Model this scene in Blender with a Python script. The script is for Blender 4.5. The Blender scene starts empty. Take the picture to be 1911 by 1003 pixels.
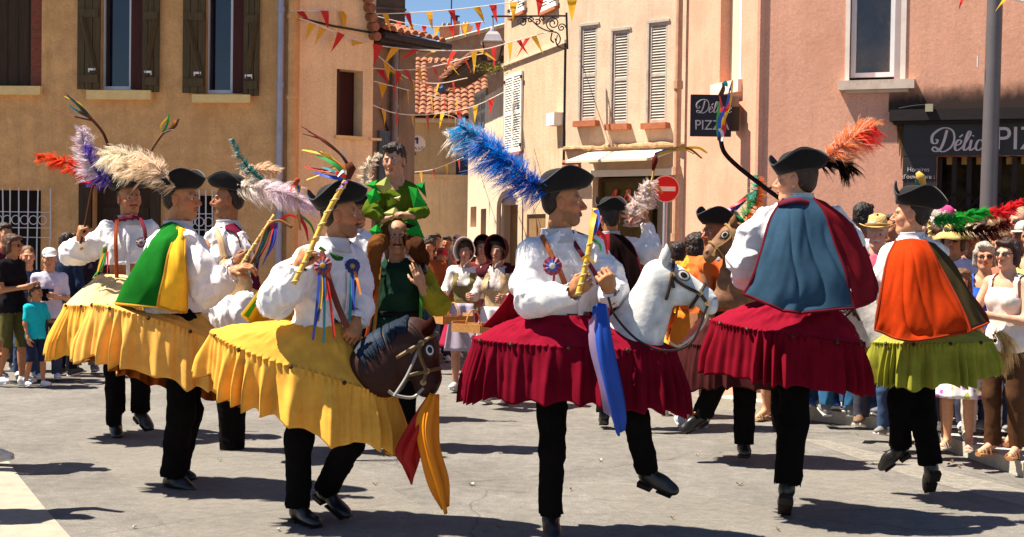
import bpy, math, random
import numpy as np
from mathutils import Vector, Matrix

SC = bpy.context.scene
COL = SC.collection
R = math.radians
# ------------------------------------------------------------------ camera
FPX, CX, CY = 2600.0, 955.5, 501.5
HCAM = 1.65
PITCH, ROLL = R(1.35), R(0.8)
_R0 = np.array([1.0, 0, 0]); _F = np.array([0, math.cos(PITCH), -math.sin(PITCH)])
_U0 = np.array([0, math.sin(PITCH), math.cos(PITCH)])
CR = math.cos(ROLL)*_R0 + math.sin(ROLL)*_U0
CU = math.cos(ROLL)*_U0 - math.sin(ROLL)*_R0
cam_d = bpy.data.cameras.new('camera')
cam = bpy.data.objects.new('camera', cam_d); COL.objects.link(cam)
cam_d.sensor_width = 36; cam_d.sensor_fit = 'HORIZONTAL'
cam_d.lens = 36*FPX/1911.0
cam_d.clip_start = 0.1; cam_d.clip_end = 3000
m = Matrix.Identity(4)
for i in range(3):
    m[i][0] = CR[i]; m[i][1] = CU[i]; m[i][2] = -_F[i]
m[2][3] = HCAM
cam.matrix_world = m
SC.camera = cam
# ------------------------------------------------------------------ sky, sun, exposure
SUN_EL, SUN_AZ = R(62), R(-1)       # light travels towards +X and slightly to the camera
sd = Vector((math.cos(SUN_EL)*math.cos(SUN_AZ), math.cos(SUN_EL)*math.sin(SUN_AZ), -math.sin(SUN_EL)))
sl = bpy.data.lights.new('sun', 'SUN'); sl.energy = 5.0; sl.angle = R(0.5); sl.color = (1.0, 0.91, 0.76)
so = bpy.data.objects.new('sun', sl); COL.objects.link(so)
so.rotation_euler = sd.to_track_quat('-Z', 'Y').to_euler()
so.location = (-20, 10, 40)
W = bpy.data.worlds.new('World'); SC.world = W; W.use_nodes = True
wn = W.node_tree.nodes; wl = W.node_tree.links
bgn = wn['Background']; sk = wn.new('ShaderNodeTexSky'); sk.sky_type = 'NISHITA'; sk.sun_disc = False
sk.sun_elevation = SUN_EL; sk.sun_rotation = math.atan2(-sd.x, -sd.y)
sk.air_density = 1.0; sk.dust_density = 0.0; sk.ozone_density = 4.0; sk.altitude = 1500
wl.new(sk.outputs[0], bgn.inputs[0]); bgn.inputs[1].default_value = 0.052
SC.view_settings.view_transform = 'Standard'; SC.view_settings.look = 'None'
SC.view_settings.gamma = 1; SC.view_settings.exposure = 1.38
SC.cycles.max_bounces = 7; SC.cycles.diffuse_bounces = 4; SC.cycles.transparent_max_bounces = 12

# ------------------------------------------------------------------ pixel helper
def q(px, py, d):
    """world point seen at photo pixel (px,py) at depth d metres along the view"""
    return _F*d + CR*((px-CX)/FPX*d) - CU*((py-CY)/FPX*d) + np.array([0, 0, HCAM])
def ground(px, py, z=0.0):
    r = _F + CR*((px-CX)/FPX) - CU*((py-CY)/FPX)
    t = (z-HCAM)/r[2]
    return r*t + np.array([0, 0, HCAM])
def dep(px, py):
    r = _F + CR*((px-CX)/FPX) - CU*((py-CY)/FPX)
    return -HCAM/r[2]
V = lambda *a: np.array(a, float)
def nrm(v):
    v = np.asarray(v, float); return v/max(np.linalg.norm(v), 1e-9)

# ------------------------------------------------------------------ noise
def _hash(i, j, k, s):
    n = (i*374761393 + j*668265263 + k*2147483647 + s*1274126177) & 0xffffffff
    n = ((n ^ (n >> 13))*1274126177) & 0xffffffff
    return ((n ^ (n >> 16)) & 0xffff)/65535.0
def noise(P, s=0):
    P = np.asarray(P, float); I = np.floor(P).astype(np.int64); F = P-I; F = F*F*(3-2*F)
    o = 0
    for a in (0, 1):
        for b in (0, 1):
            for c in (0, 1):
                w = (F[:, 0] if a else 1-F[:, 0])*(F[:, 1] if b else 1-F[:, 1])*(F[:, 2] if c else 1-F[:, 2])
                o = o+w*_hash(I[:, 0]+a, I[:, 1]+b, I[:, 2]+c, s)
    return o*2-1

# ------------------------------------------------------------------ materials
MATS = {}
def newmat(name):
    m = bpy.data.materials.new(name); m.use_nodes = True
    return m, m.node_tree.nodes, m.node_tree.links, m.node_tree.nodes['Principled BSDF']
def mat(name, col, rough=0.8, var=0.12, scale=6.0, bump=0.0, bscale=60.0, metal=0.0, spec=0.3, stain=None, stscale=1.2, sheen=0.0, trans=0.0, stretch=None, vcol=False, alpha=1.0, sss=0.0, streak=0.0):
    """procedural surface: base colour broken up by two noises, fine bump"""
    if name in MATS: return MATS[name]
    m, N, L, B = newmat(name)
    tc = N.new('ShaderNodeTexCoord'); src = tc.outputs['Object']
    if stretch:
        mp = N.new('ShaderNodeMapping'); mp.inputs['Scale'].default_value = stretch
        L.new(src, mp.inputs[0]); src = mp.outputs[0]
    n1 = N.new('ShaderNodeTexNoise'); n1.inputs['Scale'].default_value = scale; n1.inputs['Detail'].default_value = 6
    n1.inputs['Roughness'].default_value = 0.65
    L.new(src, n1.inputs['Vector'])
    mr = N.new('ShaderNodeMapRange'); mr.inputs[1].default_value = 0.3; mr.inputs[2].default_value = 0.7
    mr.inputs[3].default_value = 1-var; mr.inputs[4].default_value = 1+var
    L.new(n1.outputs['Fac'], mr.inputs[0])
    mx = N.new('ShaderNodeVectorMath'); mx.operation = 'SCALE'
    L.new(mr.outputs[0], mx.inputs['Scale'])
    if vcol:
        at = N.new('ShaderNodeAttribute'); at.attribute_name = 'Col'; L.new(at.outputs['Color'], mx.inputs[0])
    else:
        rgb = N.new('ShaderNodeRGB'); rgb.outputs[0].default_value = (*col, 1); L.new(rgb.outputs[0], mx.inputs[0])
    out = mx.outputs[0]
    if streak:
        mp2 = N.new('ShaderNodeMapping'); mp2.inputs['Scale'].default_value = (5, 5, .35); L.new(tc.outputs['Object'], mp2.inputs[0])
        n4 = N.new('ShaderNodeTexNoise'); n4.inputs['Scale'].default_value = 1.6; n4.inputs['Detail'].default_value = 8; n4.inputs['Roughness'].default_value = .7; L.new(mp2.outputs[0], n4.inputs['Vector'])
        r4 = N.new('ShaderNodeMapRange'); r4.inputs[1].default_value = .48; r4.inputs[2].default_value = .75; r4.inputs[3].default_value = 1; r4.inputs[4].default_value = 1-streak; L.new(n4.outputs['Fac'], r4.inputs[0])
        n5 = N.new('ShaderNodeTexNoise'); n5.inputs['Scale'].default_value = 55; n5.inputs['Detail'].default_value = 3; L.new(tc.outputs['Object'], n5.inputs['Vector'])
        r5 = N.new('ShaderNodeMapRange'); r5.inputs[1].default_value = .3; r5.inputs[2].default_value = .7; r5.inputs[3].default_value = .88; r5.inputs[4].default_value = 1.12; L.new(n5.outputs['Fac'], r5.inputs[0])
        m5 = N.new('ShaderNodeMath'); m5.operation = 'MULTIPLY'; L.new(r4.outputs[0], m5.inputs[0]); L.new(r5.outputs[0], m5.inputs[1])
        v4 = N.new('ShaderNodeVectorMath'); v4.operation = 'SCALE'; L.new(out, v4.inputs[0]); L.new(m5.outputs[0], v4.inputs['Scale']); out = v4.outputs[0]
    if stain is not None:
        n2 = N.new('ShaderNodeTexNoise'); n2.inputs['Scale'].default_value = stscale; n2.inputs['Detail'].default_value = 9
        n2.inputs['Roughness'].default_value = 0.7
        L.new(src, n2.inputs['Vector'])
        cr = N.new('ShaderNodeMapRange'); cr.inputs[1].default_value = 0.50; cr.inputs[2].default_value = 0.72
        L.new(n2.outputs['Fac'], cr.inputs[0])
        mm = N.new('ShaderNodeMix'); mm.data_type = 'RGBA'
        L.new(cr.outputs[0], mm.inputs[0]); L.new(out, mm.inputs[6]); mm.inputs[7].default_value = (*stain, 1)
        out = mm.outputs[2]
    L.new(out, B.inputs['Base Color'])
    B.inputs['Roughness'].default_value = rough; B.inputs['Metallic'].default_value = metal
    B.inputs['Specular IOR Level'].default_value = spec
    if sheen: B.inputs['Sheen Weight'].default_value = sheen
    if sss:
        B.inputs['Subsurface Weight'].default_value = sss; B.inputs['Subsurface Radius'].default_value = (1, .3, .15)
        B.inputs['Subsurface Scale'].default_value = 0.01
    if bump:
        n3 = N.new('ShaderNodeTexNoise'); n3.inputs['Scale'].default_value = bscale; n3.inputs['Detail'].default_value = 5
        L.new(src, n3.inputs['Vector'])
        bp = N.new('ShaderNodeBump'); bp.inputs['Strength'].default_value = bump; bp.inputs['Distance'].default_value = 0.02
        L.new(n3.outputs['Fac'], bp.inputs['Height']); L.new(bp.outputs[0], B.inputs['Normal'])
    if trans:
        tr = N.new('ShaderNodeBsdfTranslucent'); L.new(out, tr.inputs[0])
        ms = N.new('ShaderNodeMixShader'); ms.inputs[0].default_value = trans
        L.new(B.outputs[0], ms.inputs[1]); L.new(tr.outputs[0], ms.inputs[2])
        L.new(ms.outputs[0], N['Material Output'].inputs[0]); last = ms
    if alpha < 1: B.inputs['Alpha'].default_value = alpha
    MATS[name] = m
    return m
def glassmat(name, col, rough=0.05):
    return mat(name, col, rough=rough, var=0.3, scale=2, spec=0.9)

# ------------------------------------------------------------------ mesh accumulators
class MB:
    def __init__(s): s.v = []; s.f = []; s.c = []; s.cf = None
    def add(s, vs, fs, col=None):
        o = len(s.v); s.v.extend([tuple(map(float, p)) for p in vs]); s.f.extend([tuple(i+o for i in f) for f in fs])
        s.c.extend([col]*len(vs)); return s
    def box(s, c, sz, ax=None, col=None):
        ax = ax if ax is not None else np.eye(3)
        c = np.asarray(c, float); vs = []
        for x in (-.5, .5):
            for y in (-.5, .5):
                for z in (-.5, .5):
                    vs.append(c+ax[0]*x*sz[0]+ax[1]*y*sz[1]+ax[2]*z*sz[2])
        fs = [(0, 1, 3, 2), (4, 6, 7, 5), (0, 4, 5, 1), (2, 3, 7, 6), (0, 2, 6, 4), (1, 5, 7, 3)]
        if np.dot(np.cross(ax[0], ax[1]), ax[2]) < 0: fs = [f[::-1] for f in fs]
        return s.add(vs, fs, col)
    def tube(s, pts, r, n=8, col=None, flat=None, cap=True):
        """tube through pts; r number or list; flat=(vec,ratio) squashes along vec"""
        pts = [np.asarray(p, float) for p in pts]; k = len(pts)
        rs = [r]*k if np.isscalar(r) else list(r)
        vs = []; up = None
        for i, p in enumerate(pts):
            t = nrm(pts[min(i+1, k-1)]-pts[max(i-1, 0)])
            if up is None:
                up = V(0, 0, 1) if abs(t[2]) < .9 else V(1, 0, 0)
            a = nrm(up-t*np.dot(up, t)); b = np.cross(t, a); up = a
            for j in range(n):
                an = 2*math.pi*j/n
                o = a*math.cos(an)*rs[i]+b*math.sin(an)*rs[i]
                if flat is not None:
                    fv = nrm(flat[0]); o = o-fv*np.dot(o, fv)*(1-flat[1])
                vs.append(p+o)
        fs = []
        for i in range(k-1):
            for j in range(n):
                fs.append((i*n+j, i*n+(j+1) % n, (i+1)*n+(j+1) % n, (i+1)*n+j))
        if cap:
            fs.append(tuple(range(n))[::-1]); fs.append(tuple((k-1)*n+j for j in range(n)))
        return s.add(vs, fs, col)
    def ribbon(s, pts, w, nv, col=None, twist=0.0):
        pts = [np.asarray(p, float) for p in pts]; k = len(pts); vs = []
        ws = [w]*k if np.isscalar(w) else list(w)
        for i, p in enumerate(pts):
            t = nrm(pts[min(i+1, k-1)]-pts[max(i-1, 0)]); a = nrm(np.cross(t, nv))
            if twist:
                an = twist*i/k; b = np.cross(t, a); a = a*math.cos(an)+b*math.sin(an)
            vs += [p-a*ws[i]/2, p+a*ws[i]/2]
        return s.add(vs, [(2*i, 2*i+1, 2*i+3, 2*i+2) for i in range(k-1)], col)
    def grid(s, P, col=None, cols=None, closed=False):
        n, mm = P.shape[:2]; o = len(s.v)
        s.v.extend(map(tuple, P.reshape(-1, 3).tolist()))
        s.c.extend([col]*(n*mm) if cols is None else [tuple(c) for c in cols.reshape(-1, 3).tolist()])
        for i in range(n-1):
            for j in range(mm if closed else mm-1):
                j2 = (j+1) % mm
                s.f.append((o+i*mm+j, o+i*mm+j2, o+(i+1)*mm+j2, o+(i+1)*mm+j))
        return s
    def build(s, name, material, parent=None, smooth=False, org=None, thick=0.0):
        me = bpy.data.meshes.new(name)
        vs = np.array(s.v, float).reshape(-1, 3)
        if org is None and parent is not None: org = worldloc(parent)
        if org is not None: vs = vs-np.asarray(org, float)
        me.from_pydata(vs.tolist(), [], s.f)
        if any(c is not None for c in s.c):
            ca = me.color_attributes.new('Col', 'FLOAT_COLOR', 'POINT')
            arr = np.array([(*(c if c is not None else (.5, .5, .5)), 1) for c in s.c], np.float32)
            ca.data.foreach_set('color', arr.ravel())
        if smooth: me.polygons.foreach_set('use_smooth', [True]*len(me.polygons))
        me.update()
        o = bpy.data.objects.new(name, me); COL.objects.link(o)
        if material: me.materials.append(material)
        if parent is not None: o.parent = parent
        elif org is not None: o.location = tuple(org)
        if thick:
            md = o.modifiers.new('cloth thickness', 'SOLIDIFY'); md.thickness = thick; md.offset = 0
        return o
WL = {}
def worldloc(o):
    p = V(0, 0, 0)
    while o is not None: p = p+np.array(o.location); o = o.parent
    return p
def tag(o, label=None, cat=None, group=None, kind=None):
    if label: o['label'] = label
    if cat: o['category'] = cat
    if group: o['group'] = group
    if kind: o['kind'] = kind
    return o
def empty(name, loc, label, cat, group=None):
    o = bpy.data.objects.new(name, None); COL.objects.link(o); o.location = tuple(map(float, loc)); o.empty_display_size = .1
    return tag(o, label, cat, group)

def cr(pts, n):
    """Catmull-Rom through pts, n samples"""
    P = np.array(pts, float); k = len(P)
    if k == 2:
        t = np.linspace(0, 1, n)[:, None]; return P[0]*(1-t)+P[1]*t
    Q = np.vstack([2*P[0]-P[1], P, 2*P[-1]-P[-2]])
    out = []
    for x in np.linspace(0, k-1, n):
        i = min(int(x), k-2); t = x-i
        a, b, c, d = Q[i], Q[i+1], Q[i+2], Q[i+3]
        out.append(.5*((2*b)+(c-a)*t+(2*a-5*b+4*c-d)*t*t+(3*b-a-3*c+d)*t**3))
    return np.array(out)
def patch(rows, nu, nv):
    """rows of control points -> (nv rows x nu cols) smooth grid"""
    A = np.array([cr(r, nu) for r in rows])
    return np.array([cr(A[:, j], nv) for j in range(nu)]).transpose(1, 0, 2)
def gnormals(P):
    du = np.gradient(P, axis=1); dv = np.gradient(P, axis=0)
    n = np.cross(du, dv); return n/np.maximum(np.linalg.norm(n, axis=2, keepdims=True), 1e-9)

# ------------------------------------------------------------------ implicit surfaces
def field(prims, res, kd=0.015):
    lo = np.full(3, 1e9); hi = -lo
    for p in prims:
        if p[0] == 'c': c = [p[1], p[2]]; r = max(p[3], p[4])
        else: c = [p[1]]; r = max(p[2])
        for x in c: lo = np.minimum(lo, x-r); hi = np.maximum(hi, x+r)
    lo = lo-3*res; hi = hi+3*res
    n = np.ceil((hi-lo)/res).astype(int)+1
    ax = [lo[i]+np.arange(n[i])*res for i in range(3)]
    D = np.full(n, 0.5, np.float32); L = np.full(n, -1, np.int16)
    for pi, p in enumerate(prims):
        k = p[6] if p[0] == 'c' else p[5]
        k = kd if k is None else k
        if p[0] == 'c': r = max(p[3], p[4]); a = np.minimum(p[1], p[2])-r; b = np.maximum(p[1], p[2])+r
        else: r = max(p[2]); a = p[1]-r; b = p[1]+r
        mg = k+2.5*res
        i0 = np.clip(np.floor((a-mg-lo)/res).astype(int), 0, n-1); i1 = np.clip(np.ceil((b+mg-lo)/res).astype(int)+1, 1, n)
        X = ax[0][i0[0]:i1[0], None, None]; Y = ax[1][None, i0[1]:i1[1], None]; Z = ax[2][None, None, i0[2]:i1[2]]
        if p[0] == 'c':
            A, Bq = p[1], p[2]; ab = Bq-A; l2 = max(float(ab@ab), 1e-9)
            t = np.clip(((X-A[0])*ab[0]+(Y-A[1])*ab[1]+(Z-A[2])*ab[2])/l2, 0, 1)
            d = np.sqrt((X-A[0]-t*ab[0])**2+(Y-A[1]-t*ab[1])**2+(Z-A[2]-t*ab[2])**2)-(p[3]+(p[4]-p[3])*t)
        else:
            c, rr, M = p[1], p[2], p[3]
            dx, dy, dz = X-c[0], Y-c[1], Z-c[2]
            if M is not None:
                u = [dx*M[i][0]+dy*M[i][1]+dz*M[i][2] for i in range(3)]
            else: u = [dx, dy, dz]
            k0 = np.sqrt((u[0]/rr[0])**2+(u[1]/rr[1])**2+(u[2]/rr[2])**2)
            k1 = np.sqrt((u[0]/rr[0]**2)**2+(u[1]/rr[1]**2)**2+(u[2]/rr[2]**2)**2)+1e-9
            d = k0*(k0-1)/k1
        sl_ = (slice(i0[0], i1[0]), slice(i0[1], i1[1]), slice(i0[2], i1[2]))
        O = D[sl_]; h = np.maximum(k-np.abs(O-d), 0)/max(k, 1e-6)
        L[sl_] = np.where(d < O, pi, L[sl_])
        D[sl_] = np.minimum(O, d)-h*h*k*.25
    return D, L, lo
EO = [(a, b) for a in range(8) for b in range(8) if a < b and bin(a ^ b).count('1') == 1]
def nets(D, L, lo, res):
    S = D < 0
    c = np.zeros(tuple(np.array(D.shape)-1), np.int8)
    sl = [slice(0, -1), slice(1, None)]
    for a in range(8): c += S[sl[a & 1], sl[a >> 1 & 1], sl[a >> 2 & 1]]
    act = (c > 0) & (c < 8)
    I = np.argwhere(act); idx = np.full(act.shape, -1, np.int64); idx[act] = np.arange(len(I))
    vals = np.stack([D[I[:, 0]+(a & 1), I[:, 1]+(a >> 1 & 1), I[:, 2]+(a >> 2 & 1)] for a in range(8)], 1)
    off = np.array([[a & 1, a >> 1 & 1, a >> 2 & 1] for a in range(8)], float)
    P = np.zeros((len(I), 3)); cnt = np.zeros(len(I))
    for a, b in EO:
        va, vb = vals[:, a], vals[:, b]; mk = (va < 0) != (vb < 0)
        t = np.where(mk, va/np.where(mk, va-vb, 1), 0)[:, None]
        P += np.where(mk[:, None], off[a]+(off[b]-off[a])*t, 0); cnt += mk
    P = P/cnt[:, None]
    pos = lo+(I+P)*res
    lab = L[I[:, 0], I[:, 1], I[:, 2]]
    nearest = np.argmin(vals, 1)
    lab = L[I[:, 0]+(nearest & 1), I[:, 1]+(nearest >> 1 & 1), I[:, 2]+(nearest >> 2 & 1)]
    F = []
    for ax_ in range(3):
        o1, o2 = (ax_+1) % 3, (ax_+2) % 3
        s0 = [slice(0, -1)]*3; s1 = list(s0); s1[ax_] = slice(1, None)
        e = [slice(None)]*3; A = S[tuple(slice(0, -1) if i == ax_ else slice(None) for i in range(3))]
        B_ = S[tuple(slice(1, None) if i == ax_ else slice(None) for i in range(3))]
        ch = A != B_
        J = np.argwhere(ch)
        ok = (J[:, o1] > 0) & (J[:, o2] > 0) & (J[:, o1] < D.shape[o1]-1) & (J[:, o2] < D.shape[o2]-1)
        J = J[ok]; sgn = A[J[:, 0], J[:, 1], J[:, 2]]
        def g(d1, d2):
            K = J.copy(); K[:, o1] -= d1; K[:, o2] -= d2; return idx[K[:, 0], K[:, 1], K[:, 2]]
        q4 = np.stack([g(1, 1), g(0, 1), g(0, 0), g(1, 0)], 1)
        q4[~sgn] = q4[~sgn][:, ::-1]
        F.append(q4)
    F = np.vstack(F); F = F[(F >= 0).all(1)]
    return pos, F, lab
def vnormals(P, F):
    n = np.cross(P[F[:, 2]]-P[F[:, 0]], P[F[:, 3]]-P[F[:, 1]])
    N = np.zeros_like(P)
    for i in range(4): np.add.at(N, F[:, i], n)
    return N/np.maximum(np.linalg.norm(N, axis=1, keepdims=True), 1e-12)
class SD:
    """list of implicit primitives with colours, turned into one smooth mesh"""
    def __init__(s): s.p = []; s.c = []
    def cap(s, a, b, ra, rb=None, k=None, col=None):
        s.p.append(('c', np.asarray(a, float), np.asarray(b, float), ra, ra if rb is None else rb, None, k)); s.c.append(col)
    def ell(s, c, r, M=None, k=None, col=None):
        s.p.append(('e', np.asarray(c, float), tuple(r), M, None, k)); s.c.append(col)
    def chain(s, pts, rs, k=None, col=None):
        for i in range(len(pts)-1): s.cap(pts[i], pts[i+1], rs[i], rs[i+1], k, col)
    def solve(s, res, kd=0.015, base=(.5, .5, .5), disp=None, clip=None):
        P, F, lab = nets(*field(s.p, res, kd), res)
        cols = np.array([c if c is not None else base for c in s.c]+[base], float)[lab]
        if disp is not None:
            N = vnormals(P, F); P = P+N*disp(P, N)[:, None]
        if clip is not None:
            keep = clip(P)[F].all(1); F = F[keep]
        return P, F, cols
def npmesh(name, parts, material, parent=None, smooth=True, usecol=True):
    """parts = list of (P,F,cols) -> one mesh object"""
    o = 0; Ps = []; Fs = []; Cs = []
    for P, F, C_ in parts:
        Ps.append(P); Fs.append(F+o); Cs.append(C_); o += len(P)
    P = np.vstack(Ps); F = np.vstack(Fs); C_ = np.vstack(Cs)
    used = np.unique(F); remap = np.full(len(P), -1); remap[used] = np.arange(len(used))
    P = P[used]; C_ = C_[used]; F = remap[F]
    if parent is not None: P = P-worldloc(parent)
    me = bpy.data.meshes.new(name)
    me.vertices.add(len(P)); me.vertices.foreach_set('co', P.astype(np.float32).ravel())
    me.loops.add(len(F)*4); me.loops.foreach_set('vertex_index', F.astype(np.int32).ravel())
    me.polygons.add(len(F)); me.polygons.foreach_set('loop_start', np.arange(0, len(F)*4, 4, dtype=np.int32))
    me.polygons.foreach_set('loop_total', np.full(len(F), 4, np.int32))
    if smooth: me.polygons.foreach_set('use_smooth', np.ones(len(F), bool))
    if usecol:
        ca = me.color_attributes.new('Col', 'FLOAT_COLOR', 'POINT')
        ca.data.foreach_set('color', np.hstack([C_, np.ones((len(C_), 1))]).astype(np.float32).ravel())
    me.update(); me.validate()
    me.materials.append(material)
    ob = bpy.data.objects.new(name, me); COL.objects.link(ob)
    if parent is not None: ob.parent = parent
    return ob
# ================================================================== SETTING
M_asph, N, L, B = newmat('asphalt'); MATS['asphalt'] = M_asph
def asphalt():
    tc = N.new('ShaderNodeTexCoord')
    def nz(sc, det=6, ro=.6):
        n = N.new('ShaderNodeTexNoise'); n.inputs['Scale'].default_value = sc; n.inputs['Detail'].default_value = det
        n.inputs['Roughness'].default_value = ro; L.new(tc.outputs['Object'], n.inputs['Vector']); return n.outputs['Fac']
    def ramp(src, a, b, c, d):
        r = N.new('ShaderNodeMapRange'); L.new(src, r.inputs[0])
        for i, x in enumerate((a, b, c, d)): r.inputs[i+1].default_value = x
        return r.outputs[0]
    big = ramp(nz(.9, 8, .7), .35, .65, .8, 1.18); mid = ramp(nz(9, 6, .75), .35, .65, .80, 1.16)
    fine = ramp(nz(170, 3, .8), .3, .7, .50, 1.5)
    vo = N.new('ShaderNodeTexVoronoi'); vo.inputs['Scale'].default_value = 48; L.new(tc.outputs['Object'], vo.inputs['Vector'])
    sp = ramp(vo.outputs['Distance'], .05, .30, 1.7, .95)
    # streaks of wear across the road
    mp = N.new('ShaderNodeMapping'); mp.inputs['Scale'].default_value = (.8, 3.4, 1); mp.inputs['Rotation'].default_value = (0, 0, .45)
    L.new(tc.outputs['Object'], mp.inputs[0])
    ns = N.new('ShaderNodeTexNoise'); ns.inputs['Scale'].default_value = 3; ns.inputs['Detail'].default_value = 10; ns.inputs['Roughness'].default_value = .8
    L.new(mp.outputs[0], ns.inputs['Vector']); st = ramp(ns.outputs['Fac'], .42, .62, .96, 1.05)
    cur = big
    for o in (mid, fine, sp, st):
        mm = N.new('ShaderNodeMath'); mm.operation = 'MULTIPLY'; L.new(cur, mm.inputs[0]); L.new(o, mm.inputs[1]); cur = mm.outputs[0]
    vm = N.new('ShaderNodeVectorMath'); vm.operation = 'SCALE'; vm.inputs[0].default_value = (.180, .167, .152); L.new(cur, vm.inputs['Scale'])
    # thin cracks
    vc = N.new('ShaderNodeTexVoronoi'); vc.feature = 'DISTANCE_TO_EDGE'; vc.inputs['Scale'].default_value = .42
    nd = N.new('ShaderNodeTexNoise'); nd.inputs['Scale'].default_value = 2.2; nd.inputs['Detail'].default_value = 5; L.new(tc.outputs['Object'], nd.inputs['Vector'])
    ad = N.new('ShaderNodeMix'); ad.data_type = 'RGBA'; ad.inputs[0].default_value = .22
    L.new(tc.outputs['Object'], ad.inputs[6]); L.new(nd.outputs['Color'], ad.inputs[7]); L.new(ad.outputs[2], vc.inputs['Vector'])
    ck = ramp(vc.outputs['Distance'], .0, .004, .62, 1)
    v2 = N.new('ShaderNodeVectorMath'); v2.operation = 'SCALE'; L.new(vm.outputs[0], v2.inputs[0]); L.new(ck, v2.inputs['Scale'])
    L.new(v2.outputs[0], B.inputs['Base Color']); B.inputs['Roughness'].default_value = .9; B.inputs['Specular IOR Level'].default_value = .25
    bp = N.new('ShaderNodeBump'); bp.inputs['Strength'].default_value = .5; bp.inputs['Distance'].default_value = .008
    L.new(fine, bp.inputs['Height']); L.new(bp.outputs[0], B.inputs['Normal'])
asphalt()
g = MB(); S_ = 220
g.add([(-S_, -60, 0), (S_, -60, 0), (S_, 2*S_, 0), (-S_, 2*S_, 0)], [(0, 1, 2, 3)])
tag(g.build('ground', M_asph), kind='structure')

def worn(name, col, lo, hi, scale, amax=.8):
    """worn road paint: the paint is missing where the noise says so"""
    m, N, L, B = newmat(name); MATS[name] = m
    tc = N.new('ShaderNodeTexCoord'); n = N.new('ShaderNodeTexNoise'); n.inputs['Scale'].default_value = scale; n.inputs['Detail'].default_value = 12
    n.inputs['Roughness'].default_value = .78; L.new(tc.outputs['Object'], n.inputs['Vector'])
    r = N.new('ShaderNodeMapRange'); r.inputs[1].default_value = lo; r.inputs[2].default_value = hi; r.inputs[4].default_value = amax
    L.new(n.outputs['Fac'], r.inputs[0]); L.new(r.outputs[0], B.inputs['Alpha'])
    B.inputs['Base Color'].default_value = (*col, 1); B.inputs['Roughness'].default_value = .85
    return m
def gpoly(name, pix, z, m):
    P = [ground(x, y, z) for x, y in pix]; P = [(p[0], p[1], z) for p in P]
    b = MB(); b.add(P, [tuple(range(len(P)))[::-1]]); o = b.build(name, m, org=(0, 0, 0)); tag(o, kind='structure'); return o
Mwp = worn('worn_road_paint', (.28, .255, .22), .30, .66, 14, .45)
Mcream = mat('cream_paving', (.31, .275, .22), rough=.85, var=.08, scale=8, stain=(.24, .21, .165), stscale=6, bump=.3, bscale=120)
gpoly('paved_crossing_edge', [(-260, 640), (-60, 775), (0, 838), (35, 888), (85, 950), (140, 1012), (190, 1100), (-700, 1100)], .004, Mcream)
gpoly('worn_crossing_paint', [(142, 826), (500, 818), (660, 870), (900, 1015), (960, 1090), (420, 1090), (335, 1004)], .004, Mwp)
gpoly('worn_crossing_stripe', [(1060, 900), (1230, 905), (1680, 1003), (1880, 1090), (1400, 1090)], .004, Mwp)
gpoly('worn_crossing_stripe', [(1440, 860), (1560, 850), (1740, 945), (1500, 955)], .004, Mwp)
gpoly('worn_crossing_stripe', [(1490, 818), (1540, 822), (1911, 915), (2050, 960), (1911, 945), (1700, 890)], .004, worn('worn_stripe_paint', (.34, .31, .265), .30, .62, 14, .65))
# manhole-like gutter line and a patch
gpoly('road_patch', [(60, 705), (150, 702), (150, 716), (50, 718)], .004, mat('dark_patch', (.10, .085, .075), var=.3, scale=40))

# right kerb and pavement, a real step
kl = [(1330, 762), (1500, 783), (1640, 802), (1760, 838), (1911, 893), (2150, 985)]
KP = [ground(x, y)[:2] for x, y in kl]
Mkerb = mat('kerb_stone', (.46, .42, .35), rough=.85, var=.12, scale=9, stain=(.36, .31, .25), stscale=4, bump=.4, bscale=90)
b = MB(); KH = .11
KW = []
for i, p in enumerate(KP):
    t = nrm(np.append(KP[min(i+1, len(KP)-1)]-KP[max(i-1, 0)], 0)); o = V(-t[1], t[0], 0)
    if o[1] < 0: o = -o
    KW.append((V(p[0], p[1], 0), V(p[0], p[1], KH), V(p[0], p[1], KH)+o*.22, V(p[0], p[1], 0)+o*.22))
for i in range(len(KW)-1):
    a, c = KW[i], KW[i+1]; n = int(max(1, np.linalg.norm(c[0]-a[0])/.9))
    for j in range(n):
        t0, t1 = j/n, (j+1)/n-.012
        A4 = [a[k]*(1-t0)+c[k]*t0 for k in range(4)]; C4 = [a[k]*(1-t1)+c[k]*t1 for k in range(4)]
        b.add(A4+C4, [(0, 4, 5, 1), (1, 5, 6, 2), (2, 6, 7, 3), (0, 1, 2, 3), (4, 7, 6, 5)])
tag(b.build('kerb', Mkerb, org=(0, 0, 0)), kind='structure')
b = MB(); inner = [k[2]+V(0, 0, -.004) for k in KW]; far = [V(40, k[2][1], KH-.004) for k in KW]
far = [V(9.5, 26, KH-.004), V(14, 26, KH-.004), V(20, 22, KH-.004), V(25, 18, KH-.004), V(25, 12, KH-.004), V(25, 6, KH-.004)]
for i in range(len(inner)-1): b.add([inner[i], inner[i+1], far[i+1], far[i]], [(0, 1, 2, 3)])
tag(b.build('pavement', mat('pavement_slab', (.27, .235, .195), var=.15, scale=3, stain=(.22, .19, .16), stscale=5, bump=.3, bscale=80), org=(0, 0, 0)), kind='structure')

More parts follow.
